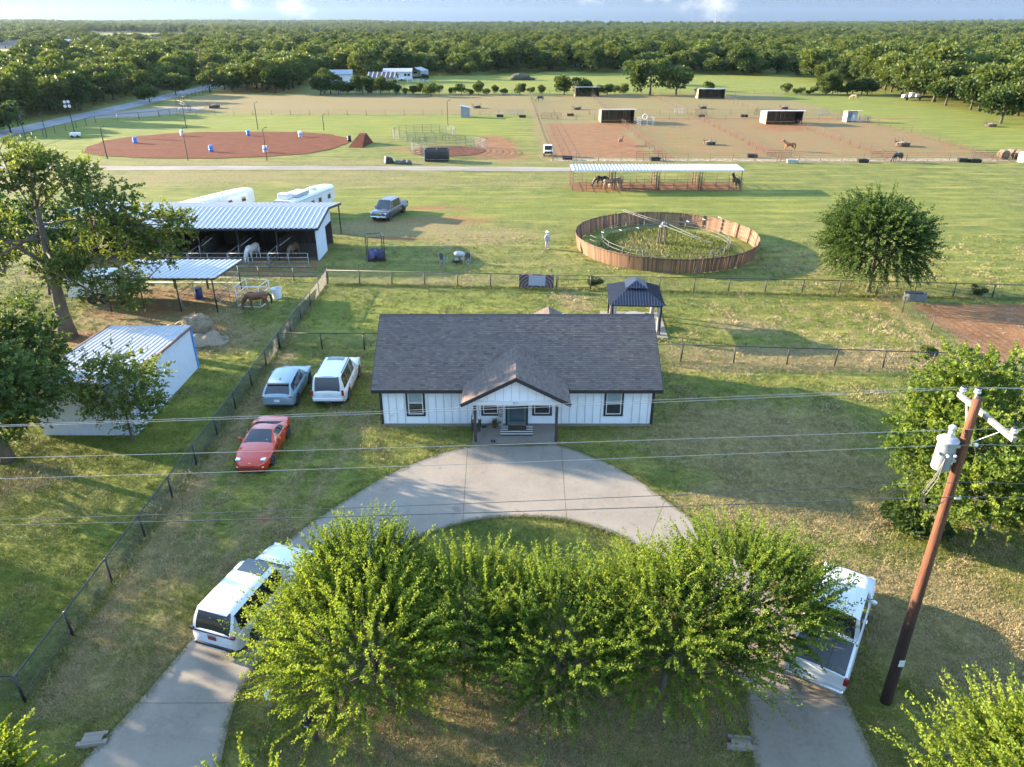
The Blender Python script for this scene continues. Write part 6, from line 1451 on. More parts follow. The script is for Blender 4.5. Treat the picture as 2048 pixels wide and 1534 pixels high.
# camp seats and fire pit
fp = empty('fire_pit', g(913, 528), 0, 'black round fire pit between the camp chairs', 'fire pit'); MB().lathe([(.32, .2), (.4, .38), (.42, .4), (.38, .4), (.3, .24), (.05, .22)], 18).build('bowl', M_BLACK, fp, 'auto')
for k in range(4): a = k * math.pi / 2; MB().bar((.3 * math.cos(a), .3 * math.sin(a), .28), (.42 * math.cos(a), .42 * math.sin(a), 0), .03).build('leg', M_BLACK, fp)
for k in range(5): MB().tube([(-.2 + k * .1, -.25, .42), (-.1 + k * .05, .25, .46)], .04, 6).build('log', M_ARM, fp)
dc = empty('dish_chair', g(919, 524), R(180), 'white round dish chair by the fire pit', 'chair')
MB().lathe([(.03, 0), (.25, .03), (.42, .12), (.5, .24), (.53, .25), (.45, .1), (.26, .0), (.03, -.03)], 22, (0, 0, .55), Matrix.Rotation(R(48), 3, 'X')).build('shell', mat('white_fabric', (.55, .57, .62), .8, var=.05), dc, 'auto')
for a in range(4): MB().bar((.3 * math.cos(a * 1.57 + .78), .3 * math.sin(a * 1.57 + .78), .0), (-.15 * math.cos(a * 1.57 + .78), -.15 * math.sin(a * 1.57 + .78), .55), .025).build('leg', M_BLACK, dc)
def camp_chair(px, py, rz, lab, mm):
    o = empty('camp_chair', g(px, py), rz, lab, 'chair', 'camp chairs round the fire pit')
    MB().box((0, 0, .43), (.5, .48, .02)).build('seat', mm, o); MB().box((0, .25, .7), (.5, .02, .5), rot=Matrix.Rotation(-.2, 3, 'X')).build('backrest', mm, o)
    for s in (-1, 1):
        for p, q in (((s * .25, -.25, 0), (-s * .25, -.25, .43)), ((s * .25, .25, 0), (-s * .25, .25, .43)), ((s * .27, .26, .2), (s * .25, .34, .98)), ((s * .27, -.26, 0), (s * .27, -.26, .64))): MB().tube([p, q], .014, 5).build('leg', M_GALV, o)
        MB().box((s * .27, 0, .65), (.07, .56, .02)).build('armrest', mm, o)
camp_chair(934, 527, R(-20), 'pale folding camp chair on the gate side of the fire pit', M_WIRE); camp_chair(887, 527, R(60), 'dark folding camp chair on the barn side of the fire pit', M_WIRE)
# hay by the shed
hay = empty('hay_pile', (-22.4, 47.6, 0), R(-20), 'torn round hay bale spilling loose hay behind the shed', 'hay')
M_HAY = mat('loose_hay', (.215, .17, .112), .95, var=.5, scale=14, bump=1.0, bscale=30, stretch=(1, 1, 3))
def lump(name, parent, parts_, mm, amp=.1, f=2.2, sub=3):
    m_ = MB()
    for c_, r_s in parts_: m_.ell(c_, r_s, 28, 16)
    o = m_.build(name, mm, parent, True)
    for v in o.data.vertices:
        p = v.co; k = noise.fractal(p * f, 1.0, 2.0, 4); v.co = p + Vector((p.x * .1, p.y * .1, .6)).normalized() * k * amp
        if v.co.z < 0: v.co.z *= .1
    return o
lump('bale', hay, [((-.3, .5, .65), (1.15, 1.0, .8)), ((-1.25, -.2, .4), (.85, .9, .6))], M_HAY, .34, 1.7)
lump('loose_hay', hay, [((.4, -.5, .12), (1.7, 1.4, .45)), ((1.2, -.2, .05), (1.6, 1.0, .22)), ((.2, -1.2, .05), (1.3, .9, .3))], M_HAY, .34, 1.8)
r_ = np.random.default_rng(8); n_ = 5200; xy = r_.normal(size=(n_, 2)) * np.array([1.5, 1.2]) + np.array([.6, -.4]); zz = .03 + .5 * np.exp(-((xy[:, 0]) ** 2 + (xy[:, 1] + .3) ** 2) / 1.8) * r_.uniform(.5, 1.1, n_)
on = r_.uniform(size=n_) < .3; dsp = unit(r_.normal(size=(n_, 3))); dsp[:, 2] = np.abs(dsp[:, 2])
xy[on] = (dsp * np.array([1.18, 1.02, 0]) + np.array([-.3, .5, 0]))[on][:, :2]; zz[on] = (.62 + .84 * dsp[:, 2])[on]
dd = r_.normal(size=(n_, 3)) * np.array([1, 1, .35]); sw_ = link('straw', leaf_mesh('straw', np.column_stack([xy, zz]), dd, r_.uniform(.15, .35, n_), r_.uniform(0, 1, n_), r_, .05), hay, leaf_material('straw_blades', (.14, .11, .06), (.32, .26, .17), .15)); sw_['kind'] = 'stuff'
# white tube frame (horse stocks) with a white barrel
sf = empty('tube_stocks', (-20.5, 54.6, 0), R(-8), 'white tube frame stocks next to the grazing brown horse', 'frame')
for x in (-.95, .95):
    for y in (-.9, .9): MB().tube([(x, y, 0), (x, y, 1.75)], .035, 6).build('post', M_WHITE, sf, True)
for z in (.08, 1.1, 1.72):
    for p, q in (((-.95, -.9), (.95, -.9)), ((-.95, .9), (.95, .9)), ((-.95, -.9), (-.95, .9)), ((.95, -.9), (.95, .9))): MB().tube([(*p, z), (*q, z)], .03, 6).build('rail', M_WHITE, sf, True)
bn = empty('white_bin', (-19.1, 56.0, 0), 0, 'white plastic bin behind the tube stocks', 'bin'); MB().lathe([(.35, 0), (.42, .8), (.44, .82), (.40, .82), (.34, .3)], 18).build('bin', M_WHITE, bn, 'auto'); MB().lathe([(.38, .55), (.05, .56)], 18).build('fill', mat('bin_fill', (.3, .3, .33), .9), bn)
bb_ = empty('blue_barrel', (-25.4, 55.9, 0), 0, 'dark blue plastic barrel under the low open shelter', 'barrel'); M_BLUE = mat('dark_blue_plastic', (.02, .035, .13), .4); MB().lathe([(.27, 0), (.29, .05), (.29, .3), (.30, .33), (.29, .36), (.29, .8), (.27, .86)], 18).build('drum', M_BLUE, bb_, 'auto'); MB().lathe([(.28, .86), (.28, .89), (.25, .89)], 18).build('rim', M_BLACK, bb_)
br_ = empty('brush_pile', g(1040, 160), 0, 'dark brush pile in the middle of the far pasture', 'brush pile'); lump('mound', br_, [((0, 0, .7), (4.2, 2.5, 1.6)), ((3, 0, .3), (3, 1.5, .8))], mat('dry_brush', (.06, .055, .04), .95, var=.4, scale=3), .6, .9)
r_ = np.random.default_rng(9); q_ = r_.normal(size=(300, 3)) * np.array([2.4, 1.3, .6]) + np.array([.5, 0, .9]); link('branches', leaf_mesh('branches', q_, r_.normal(size=(300, 3)), r_.uniform(.5, 1.4, 300), r_.uniform(0, 1, 300), r_, .06), br_, L_DARK)
# ------------------------------------------------------------------ paddocks, arena and far things
thin = lambda zs: dict(h=1.3, rails=zs, spacing=4.4, r=.045, rail_r=.012)
WF = 'wire fences of the paddocks'
def wf(pts, lab, zs=(1.25, .9, .55, .25), mm=None, **k):
    d = thin(zs); d.update(k); return pipe_fence('wire_fence', pts, lab, pm_=mm or M_RUST, group=WF, **d)
wf([(6.8, 121.6), (43, 121.4), (92, 121.8)], 'front wire fence of the paddocks along the pale straw strip', spacing=3.6)
for x0, x1, n_ in ((6.6, 5.6, 'first paddock divider, beside the utility cart'), (24.6, 24.2, 'second paddock divider, running past the nearer wooden shelter'), (43.6, 43.6, 'third paddock divider, along the red path behind the chestnut horse'), (62, 62.5, 'fourth paddock divider, running past the pale-sided shelter')):
    wf([(x0, 121.6), ((x0 + x1) / 2, 178), (x1, 245)], n_, mesh_fn=chain_link(1.2, .6, diamond=False, w=.006) if x0 < 30 else None)
wf([(79, 121.8), (82, 160), (80, 178)], 'last paddock divider, towards the open pasture')
wf([(6.2, 178.3), (80, 178.3)], 'wire fence on the near side of the paddock alley'); wf([(6, 188), (62, 188), (80, 187)], 'wire fence on the far side of the paddock alley')
wf([(-86, 187), (-40, 187), (6, 186.5)], 'wire fence behind the bright green strip beyond the arena'); wf([(-95, 246.5), (0, 247), (118, 246)], 'rear wire fence of the paddocks under the hedge', spacing=6)
bf_pts = [g(*p) for p in ((8, 300), (60, 283), (150, 262), (215, 243), (243, 232))]
pipe_fence('road_fence', [(-89, 120), (-92.5, 150), (-93.5, 172), (-84, 183), (-82, 196)], 'black pipe fence along the road past the arena', 1.5, (1.45,), 4.2, M_BLKPIPE, .06, rail_r=.04)
pipe_fence('road_fence', [(-82, 197), (-92, 212), (-98, 235), (-99.5, 262)], 'black pipe fence along the road beyond the turnout', 1.5, (1.45, .8), 3.4, M_BLKPIPE, .06, rail_r=.04)
pipe_fence('roadside_fence', [(-110, 165), (-112, 215), (-114, 262)], 'thin fence on the far side of the road under the trees', 1.2, (1.15,), 5, M_RUST, .05)
def tube_gate(px, py, w, rz, lab, mm, h=1.35):
    o = empty('pipe_gate', g(px, py), rz, lab, 'gate', 'pipe gates of the paddocks')
    for z in np.linspace(.15, h, 5): MB().tube([(-w / 2, 0, z), (w / 2, 0, z)], .03, 5).build('rail', mm, o)
    for x in (-w / 2, 0, w / 2): MB().tube([(x, 0, .1), (x, 0, h)], .03, 5).build('upright', mm, o)
    return o
for a in ((1298, 320, 4.2, 0, 'rusty gate in the front fence at the second divider', M_RUST), (1557, 318, 4.0, 0, 'rusty gate in the front fence below the chestnut horse', M_RUST), (1765, 320, 4.0, .05, 'rusty gate in the front fence beside the black horse', M_RUST), (1970, 318, 4.2, .05, 'rusty gate at the end of the front fence by the bales', M_RUST),
          (1103, 238, 4.6, 0, 'dark gate in the alley at the first divider', M_BLKPIPE), (1033, 231, 4.6, 0, 'grey gate in the fence west of the first divider', M_GREYPIPE), (1357, 229, 2.2, .1, 'pale wide-railed gate leaning in the alley behind the wooden shelter', M_WHITE), (1402, 231, 2.6, 0, 'dark gate in the alley east of the pale gate', M_BLKPIPE), (1522, 230, 3.2, 0, 'dark gate just before the pale-sided shelter', M_BLKPIPE), (1645, 231, 2.8, 0, 'pale gate behind the pale-sided shelter', M_GREYPIPE)): tube_gate(*a)
M_FEED = mat('rusty_feeder_steel', (.07, .05, .04), .8, .2, var=.3)
def feeder(px, py, lab, s=1.0, hayc=True):
    o = empty('hay_feeder', g(px, py), random.uniform(0, 1), lab, 'feeder', 'hay feeders in the paddocks'); o.scale = (s, s, s)
    m = MB(); n = 24; m.v = [(1.1 * math.cos(2 * math.pi * k / n), 1.1 * math.sin(2 * math.pi * k / n), z) for z in (.05, .55) for k in range(n)]; m.f = [(k, (k + 1) % n, n + (k + 1) % n, n + k) for k in range(n)]; m.build('skirt', M_FEED, o)
    for k in range(12): a = 2 * math.pi * k / 12; MB().bar((1.1 * math.cos(a), 1.1 * math.sin(a), .05), (1.25 * math.cos(a), 1.25 * math.sin(a), 1.15), .04).build('upright', M_FEED, o)
    m = MB(); ring(m, 1.12, .56, .03, 24); m.build('ring_rail', M_FEED, o)
    if hayc: lump('hay', o, [((0, 0, .3), (.85, .85, .4))], M_HAY, .12)
for a in ((953, 216, 'hay feeder west of the first divider'), (1153, 219, 'hay feeder with tall uprights behind the alley'), (1404, 217, 'hay feeder in the rear paddock between the two rear shelters'), (1567, 218, 'hay feeder behind the pale-sided shelter'), (1418, 289, 'dark hay feeder on the green patch in the front paddock'), (1803, 292, 'dark hay feeder in the easternmost front paddock', 1.15), (1980, 253, 'hay feeder on the straw patch under the lone pasture tree'), (428, 216, 'dark hay feeder in the tan field beyond the arena', 1.3)): feeder(*a)
wire_ring = empty('wire_feeder', g(1728, 244), 0, 'grey wire hay ring beside the white horse', 'feeder')
for z in (.1, .5, .9, 1.3): m = MB(); ring(m, 1.2, z, .02, 24); m.build('hoop', M_GREYPIPE, wire_ring)
for k in range(14): a = 2 * math.pi * k / 14; MB().tube([(1.2 * math.cos(a), 1.2 * math.sin(a), 0), (1.2 * math.cos(a), 1.2 * math.sin(a), 1.3)], .02, 4).build('stay', M_GREYPIPE, wire_ring)
def trough(px, py, lab, mm):
    o = empty('water_trough', g(px, py), random.uniform(-.2, .2), lab, 'trough', 'water troughs along the paddock fences'); m = MB()
    m.add([(-.75, -.35, 0), (.75, -.35, 0), (.75, .35, 0), (-.75, .35, 0), (-.85, -.42, .55), (.85, -.42, .55), (.85, .42, .55), (-.85, .42, .55), (-.78, -.36, .55), (.78, -.36, .55), (.78, .36, .55), (-.78, .36, .55), (-.72, -.32, .4), (.72, -.32, .4), (.72, .32, .4), (-.72, .32, .4)],
          [(0, 1, 5, 4), (1, 2, 6, 5), (2, 3, 7, 6), (3, 0, 4, 7), (4, 5, 9, 8), (5, 6, 10, 9), (6, 7, 11, 10), (7, 4, 8, 11), (8, 9, 13, 12), (9, 10, 14, 13), (10, 11, 15, 14), (11, 8, 12, 15)]); m.build('tub', mm, o); MB().bb(-.71, .71, -.31, .31, .38, .4).build('water', MATS['dark_water'], o)
for px, py, lab in ((1135, 319, 'black trough at the first divider post'), (1310, 321, 'black trough at the second divider gate'), (1504, 315, 'black trough left of the gate below the chestnut horse'), (1725, 325, 'black trough beside the gate near the black horse'), (1926, 324, 'first of two troughs near the fence end'), (1950, 325, 'second of two troughs near the fence end'), (1000, 234, 'trough on the fence west of the first divider'), (1045, 235, 'trough beside the grey gate'), (1402, 234, 'trough inside the dark alley gate'), (1488, 234, 'trough before the pale-sided shelter'), (1141, 232, 'trough in the alley near the tall feeder')): trough(px, py, lab, M_BLACK)
trough(1584, 326, 'pale galvanised trough beside the gate below the chestnut horse', M_GALV)
# pipe round pens by the arena
def pipe_pen(name, c, rad, lab, mm, h=1.7, n=22):
    o = empty(name, c, 0, lab, 'round pen', 'pipe panel pens by the arena'); a0 = 2 * math.pi / n
    pts = [(rad * math.cos(a0 * k), rad * math.sin(a0 * k)) for k in range(n)]
    pm2 = MB().tube([(0, 0, 0), (0, 0, h)], .045, 6).mesh('post')
    for k in range(n):
        link('post', pm2, o, mm, (*pts[k], 0)); p, q = pts[k], pts[(k + 1) % n]; m = MB()
        for z in np.linspace(.25, h - .05, 6): m.tube([(*p, z), (*q, z)], .028, 5)
        m.build('panel', mm, o)
M_GREENP = mat('grey_green_panels', (.12, .13, .115), .6, .2, var=.2)
pipe_pen('pipe_round_pen', (-17.3, 149, 0), 6.2, 'grey pipe round pen on the grass, farther from the lane', M_GREENP); pipe_pen('pipe_round_pen', (-11.2, 132.3, 0), 6.6, 'grey pipe round pen with red dirt floor, nearer the lane', M_GREENP)
sheet('pen_floor', [(-11.2 + 6.5 * math.cos(a) * (1 + .03 * math.sin(5 * a)), 131.6 + 5.6 * math.sin(a)) for a in np.linspace(0, 6.28, 40)], M_ARENA, .05)
pst = empty('portable_stall', (-12.2, 120.9, 0), 0, 'black portable stall box at the lane', 'stall')
for x0, x1, y0, y1 in ((-1.85, 1.85, -.05, .05), (-1.85, 1.85, 2.1, 2.2), (-1.9, -1.8, 0, 2.1), (1.8, 1.9, 0, 2.1), (-.05, .05, 0, 2.1)):
    for z in np.arange(.2, 2.0, .3): MB().bb(x0, x1, y0, y1, z - .13, z + .13).build('plank', M_BLACK, pst)
MB().bb(-1.95, -1.85, -.1, 0, 0, 2.6).build('corner_post', M_GALV, pst)
ramp = empty('dirt_ramp', (-27.8, 140, 0), R(85), 'steep red dirt ramp beside the arena', 'mound')
m = MB(); m.add([(-4.5, -1.3, 0), (2.4, -1.5, 0), (2.4, 1.5, 0), (-4.5, 1.3, 0), (.6, -.6, 1.7), (1.5, -.6, 1.8), (1.5, .6, 1.8), (.6, .6, 1.7)], [(0, 1, 5, 4), (1, 2, 6, 5), (2, 3, 7, 6), (3, 0, 4, 7), (4, 5, 6, 7)]); m.build('mound', M_ARENA, ramp)
def drum(px, py, lab, c1, s=1.0, tip=0, group='barrels in the riding arena', stripe=None):
    o = empty('barrel', g(px, py), random.uniform(0, 3), lab, 'barrel', group); o.scale = (s, s, s); o.rotation_euler = (tip, 0, random.uniform(0, 3))
    MB().lathe([(.28, 0), (.3, .03), (.3, .3), (.315, .32), (.3, .34), (.3, .6), (.315, .62), (.3, .64), (.3, .9), (.28, .92)], 16).build('drum', c1, o, 'auto')
    if stripe: MB().lathe([(.318, .36), (.318, .58)], 16).build('stripe', stripe, o, 'auto')
M_BB = mat('blue_plastic', (.04, .18, .55), .45)
for a in ((271, 287, 'blue barrel nearest the west end of the arena', M_BB, 1.25), (423, 304, 'blue barrel in the middle of the arena', M_BB, 1.25), (497, 272, 'blue barrel at the far side of the arena', M_BB, 1.2), (601, 274, 'white barrel at the east end of the arena', M_WHITE, 1.2, 0, 'barrels in the riding arena', M_BB), (531, 305, 'white barrel with a blue band at the near side of the arena', M_WHITE, 1.25, 0, 'barrels in the riding arena', M_BB), (365, 272, 'white barrel tipped over at the far west side of the arena', M_WHITE, 1.25, 0, 'barrels in the riding arena')): drum(*a)
drum(699, 283, 'black barrel between the arena and the dirt ramp', M_BLACK, 1.2, 0, None)
bn2 = empty('dump_bin', g(779, 326), R(20), 'tipped black tub beside the lane', 'tub'); MB().prism([(-.8, 0), (.8, 0), (.3, .9), (-.6, 1.1)], -.6, .6, 'y').build('tub', mat('dark_green_plastic', (.02, .035, .03), .6), bn2, bevel=.04)
for k, (px, py) in enumerate(((797, 328), (808, 327), (818, 328))): tag(lump('boulder', None, [((0, 0, .2), (.7 - k * .1, .5, .4))], mat('dark_stone', (.09, .085, .075), .9, var=.3), .12, 2), ('dark stone beside the tipped tub', 'middle dark stone at the lane', 'dark stone nearest the portable stall')[k], 'stone', 'stones at the lane').location = g(px, py)
def light_pole(px, py, h, lab, lamps=1):
    o = empty('light_pole', g(px, py), random.uniform(-.3, .3), lab, 'light pole', 'light poles round the arena'); MB().tube([(0, 0, -.1), (0, 0, h)], [.09, .06], 7).build('pole', M_BLKPIPE, o)
    MB().tube([(0, 0, h), (.5, 0, h + .25)], .04, 5).build('arm', M_BLKPIPE, o); MB().box((.6, 0, h + .25), (.35, .22, .1)).build('lamp_head', M_BLKPIPE, o)
    if lamps > 1:
        for sx, sz in ((-.4, 0), (.4, 0), (-.35, .8), (.35, .85)): MB().lathe([(.08, 0), (.3, .18), (.3, .22)], 12, (sx, -.1, h + sz - .3), Matrix.Rotation(R(90), 3, 'X')).build('floodlight', M_LAMP, o)
for a in ((215, 318, 4.9, 'light pole at the near west end of the arena'), (376, 321, 4.9, 'light pole at the near middle of the arena'), (534, 321, 4.9, 'light pole at the near east side of the arena'), (373, 257, 5.2, 'light pole at the far west side of the arena'), (516, 259, 5.2, 'light pole at the far side of the arena'), (648, 261, 3.0, 'short light pole at the far east end of the arena'), (896, 254, 5.2, 'light pole beside the farther pipe round pen'), (55, 290, 5, 'light pole near the road fence on the left'), (94, 275, 4.6, 'light pole along the road fence')): light_pole(*a)
light_pole(150, 268, 5.6, 'floodlight mast with several lamps west of the arena', 4)
an = empty('announcer_cart', g(152, 275), .2, 'small white cart at the floodlight mast', 'cart'); MB().bb(-.9, .9, -.5, .5, .35, .9).build('box', M_WHITE, an, bevel=.05); [MB().lathe([(.08, -.06), (.25, -.06), (.25, .06), (.08, .06)], 12, (x, -.5, .25), Matrix.Rotation(R(90), 3, 'X')).build('wheel', M_TYRE, an) for x in (-.5, .5)]
hut = empty('feed_hut', g(931, 234), 0, 'small grey hut with slanted roof on the fence line', 'hut'); MB().add([(-1, -1, 0), (1, -1, 0), (1, 1, 0), (-1, 1, 0), (-1, -1, 2.5), (1, -1, 2.1), (1, 1, 2.1), (-1, 1, 2.5)], [(0, 1, 5, 4), (1, 2, 6, 5), (2, 3, 7, 6), (3, 0, 4, 7), (4, 5, 6, 7)]).build('walls', mat('blue_grey_boards', (.22, .24, .27), .8, var=.1), hut); MB().bar((-1.2, 0, 2.62), (1.2, 0, 2.12), 2.4, .06).build('roof', M_ROOFM, hut); MB().bb(-.4, .4, -1.03, -1.0, 0, 1.8).build('door', M_GREYPIPE, hut)
lt = empty('lean_to', g(1702, 243), 0, 'small white lean-to shed with the white horse', 'shed')
MB().bb(-1.6, 1.6, .9, .96, 0, 2.1).build('back_wall', M_WHITE, lt); MB().bb(-1.6, -1.54, -.9, .9, 0, 2.2).build('side_wall', M_WHITE, lt); ribbed_plane(lt, (-1.8, -1.2, 2.4), (1, 0, 0), (0, 2.4, -.35), 3.6, 2.45, M_ROOFM, 1.2); [MB().bb(x - .05, x + .05, -1, -.9, 0, 2.35).build('post', M_WHITE, lt) for x in (-1.5, 1.5)]
wp = empty('panel_pen', g(1291, 250), 0, 'small pen of white and grey panels with a white hoop', 'pen')
for k in range(8):
    a, b = 2 * math.pi * k / 8, 2 * math.pi * (k + 1) / 8
    for z in (.3, .7, 1.1, 1.5): MB().tube([(1.9 * math.cos(a), 1.9 * math.sin(a), z), (1.9 * math.cos(b), 1.9 * math.sin(b), z)], .03, 4).build('rail', M_GREYPIPE, wp)
    MB().tube([(1.9 * math.cos(a), 1.9 * math.sin(a), 0), (1.9 * math.cos(a), 1.9 * math.sin(a), 1.6)], .04, 5).build('post', M_GREYPIPE, wp)
m = MB(); m.tube([(-.6 + .0, -1.9, 1.6 + 0)] + [(-.6 + .5 * math.sin(t_), -1.9, 1.9 - .6 * math.cos(t_)) for t_ in np.linspace(0, 6.28, 14)], .07, 6); m.build('hoop', M_WHITE, wp, True)
for k, (px, py) in enumerate(((2005, 318), (2022, 316), (2038, 318))): o = empty('round_bale', g(px, py), .3 * k, ('round hay bale nearest the gate at the right edge', 'middle round hay bale at the right edge', 'round hay bale beside the white tank')[k], 'hay bale', 'round bales at the fence end'); MB().lathe([(.2, -.65), (.72, -.65), (.75, -.5), (.75, .5), (.72, .65), (.2, .65)], 20, (0, 0, .72), Matrix.Rotation(R(90), 3, 'X')).build('bale', mat('old_hay_bale', (.12, .088, .058), .95, var=.4, scale=8, bump=.8), o, True)
wt = empty('white_tank', g(2046, 324), 0, 'white tank cut by the right edge beside the bales', 'tank'); MB().lathe([(.8, 0), (.85, .1), (.85, 1.3), (.6, 1.55), (.2, 1.6)], 20).build('tank', M_WHITE, wt, 'auto'); MB().lathe([(.2, 1.6), (.2, 1.7), (.05, 1.7)], 12).build('lid', M_BLACK, wt)
eq = empty('farm_wagon', g(1822, 200), .1, 'pale low farm wagon with white boxes at the wood edge', 'wagon'); MB().bb(-3, 3, -1, 1, .6, .8).build('deck', M_DARKWOOD, eq); [MB().bb(x, x + 1.0, -.6, .6, .8, 1.5 + .5 * (k == 1)).build('box', M_WHITE, eq) for k, x in enumerate((-2.8, -.6, 1.4))]; [MB().lathe([(.1, -.1), (.35, -.1), (.35, .1), (.1, .1)], 12, (x, -1, .35), Matrix.Rotation(R(90), 3, 'X')).build('wheel', M_TYRE, eq) for x in (-2, 2)]
# ------------------------------------------------------------------ far buildings
M_RUSTROOF = mat('rusted_roof', (.16, .07, .05), .8, var=.35, stretch=(2, .3, .3)); M_TANWALL = mat('tan_wall', (.38, .34, .28), .8, var=.08); M_GREYROOF = mat('grey_roof', (.24, .25, .28), .6, var=.1); M_BROWNROOF = mat('brown_roof', (.12, .09, .075), .8, var=.15)
def far_house(name, c, W, D, H, RH, rz, lab, wall, roofm, wins=((-.25, 1.5), (.25, 1.5)), cat='house', gable='x', door=True):
    o = empty(name, (c[0], c[1], c[2] if len(c) > 2 else 0), rz, lab, cat); w, d = W / 2, D / 2
    m = MB().bb(-w, w, -d, d, 0, H)
    if gable == 'x': [m.prism([(-d, H - .01), (d, H - .01), (0, H + RH - .15)], x - .05, x + .05, 'x') for x in (-w + .06, w - .06)]
    else: [m.prism([(-w, H - .01), (w, H - .01), (0, H + RH - .15)], y - .05, y + .05, 'y') for y in (-d + .06, d - .06)]
    m.build('wall', wall, o); m = MB(); e = .35
    if gable == 'x': A = ([(-w - e, -d - e, H - .1), (w + e, -d - e, H - .1), (w + e, 0, H + RH), (-w - e, 0, H + RH)], [(-w - e, d + e, H - .1), (w + e, d + e, H - .1), (w + e, 0, H + RH), (-w - e, 0, H + RH)])
    else: A = ([(-w - e, -d - e, H - .1), (-w - e, d + e, H - .1), (0, d + e, H + RH), (0, -d - e, H + RH)], [(w + e, -d - e, H - .1), (w + e, d + e, H - .1), (0, d + e, H + RH), (0, -d - e, H + RH)])
    for q in A: m.add(q + [(x, y, z + .12) for x, y, z in q], [(0, 1, 2, 3), (4, 5, 6, 7), (0, 1, 5, 4), (1, 2, 6, 5), (2, 3, 7, 6), (3, 0, 4, 7)])
    m.build('roof', roofm, o)
    for fx, z in wins: wn_ = MB().bb(fx * W - .6, fx * W + .6, -d - .05, -d - .01, z - .5, z + .6).build('window', M_WHITE, o); MB().bb(fx * W - .5, fx * W + .5, -d - .07, -d - .051, z - .4, z + .5).build('pane', M_PANED, wn_)
    if door: MB().bb(-.5, .5, -d - .04, -d - .011, 0, 2.05).build('door', M_TRIM, o)
    return o
far_house('cottage', g(684, 165), 8.0, 6, 3.0, 1.4, R(8), 'small white cottage in the trees beyond the tan field', M_WHITE, M_GREYROOF, ((-.28, 1.6),))
far_house('rusty_shed', g(766, 165), 10, 6, 1.9, 1.7, R(-3), 'low tan shed with striped rusty roof', M_TANWALL, M_RUSTROOF, ((-.3, 1.1),), 'shed')
sh_ = bpy.data.objects['rusty_shed']
for k in range(7): MB().bar((-5 + 10 * k / 6, -3.36, 1.95), (-5 + 10 * k / 6, -.05, 3.76), .35, .05).build('roof_strip', M_WHITE, sh_)
far_house('mobile_home', g(797, 158), 11, 7, 2.9, 1.0, R(4), 'white mobile home with dark porch behind the far pickup', M_WHITE, M_ROOFM, ((.28, 1.7), (.4, 1.7)))
cp = empty('carport', g(836, 156), R(-14), 'grey metal carport sheltering a camper', 'carport')
m = MB(); m.add([(-3.2, -4, 2.9), (-3.2, 4, 2.9), (0, 4, 4.1), (0, -4, 4.1)], [(0, 1, 2, 3)]); m.add([(3.2, -4, 2.9), (3.2, 4, 2.9), (0, 4, 4.1), (0, -4, 4.1)], [(0, 1, 2, 3)]); m.build('roof', M_GREYROOF, cp); MB().bb(3.1, 3.2, -4, 4, 1.2, 2.9).build('side_panel', M_GREYROOF, cp)
for x in (-3.1, 3.1):
    for y in (-3.9, 0, 3.9): MB().bb(x - .06, x + .06, y - .06, y + .06, 0, 2.9).build('post', M_GALV, cp)
rv = empty('camper', g(836, 155), R(-14), 'white camper parked in the grey carport', 'camper'); MB().prism([(-1.2, .6), (1.2, .6), (1.25, 2.6), (.9, 3.0), (-.9, 3.0), (-1.25, 2.6)], -3, 3, 'y').build('body', M_WHITE, rv); MB().bb(-.8, .8, -3.03, -3.0, 1.7, 2.4).build('window', M_PANED, rv); [MB().lathe([(.1, -.1), (.36, -.1), (.36, .1), (.1, .1)], 12, (x, 0, .36), Matrix.Rotation(R(90), 3, 'Y')).build('wheel', M_TYRE, rv) for x in (-1.1, 1.1)]
pipe_fence('yard_fence', [tuple(g(815, 166)[:2]), tuple(g(858, 166)[:2])], 'pale board fence in front of the carport', 1.4, (1.35, .9, .45), 2, M_WHITE, .06, rail_r=.05)
def hz(x, y): return float(hill(np.array(x), np.array(y)))
def fh(name, px, py, W, D, H, RH, rz, lab, wall, roofm, **k):
    p = g(px, py); far_house(name, (p.x, p.y, hz(p.x, p.y) - .2), W, D, H, RH, rz, lab, wall, roofm, **k)
fh('metal_barn', 140, 96, 26, 16, 5, 3.5, R(20), 'pale metal barn in the far clearing on the left', M_BLUEWALL, M_ROOFM, cat='barn'); fh('farm_shed', 112, 95, 18, 8, 3, 1.0, R(20), 'low shed joined to the far pale metal barn', M_BLUEWALL, M_GREYROOF, cat='shed', wins=())
fh('farm_house', 50, 94, 22, 12, 3, 4.2, R(10), 'far brown-roofed house left of the pale metal barn', M_TANWALL, M_BROWNROOF); fh('farm_house', 12, 93, 18, 10, 3, 3.4, R(25), 'far brown-roofed house at the left edge', M_TANWALL, M_BROWNROOF); fh('farm_house', 330, 90, 34, 18, 3.2, 6, R(5), 'far grey-roofed house among the trees above the grove', M_TANWALL, M_BROWNROOF)
for px, py, lab, W in ((1022, 128, 'white roofed house glimpsed through the wood near the brush pile', 14), (1146, 126, 'white roofed house glimpsed through the wood farther east', 16)): p = g(px, py + 6); far_house('woodland_house', (p.x, p.y, 0), W * .8, 8, 3.4, 2.2, R(12), lab, M_WHITE, M_ROOFM)
p = g(1786, 86); far_house('hilltop_house', (p.x * 1.1, p.y * 1.1, hz(p.x, p.y) + 5), 12, 8, 4, 1.5, 0, 'tiny white house high in the far eastern forest', M_WHITE, M_WHITE, door=False)
def far_pole(x, y, h, rz, lab):
    o = empty('utility_pole', (x, y, 0), rz, lab, 'utility pole', 'far utility poles'); MB().tube([(0, 0, -.2), (0, 0, h)], [.2, .13], 8).build('pole', M_POLE if False else M_BARKD, o); MB().bb(-1.2, 1.2, -.06, .06, h - .7, h - .55).build('crossarm', M_ARM, o)
    for x_ in (-1.1, 0, 1.1): MB().lathe([(.06, 0), (.08, .15), (.03, .2)], 8, (x_, 0, h - .55)).build('insulator', M_PORC, o)
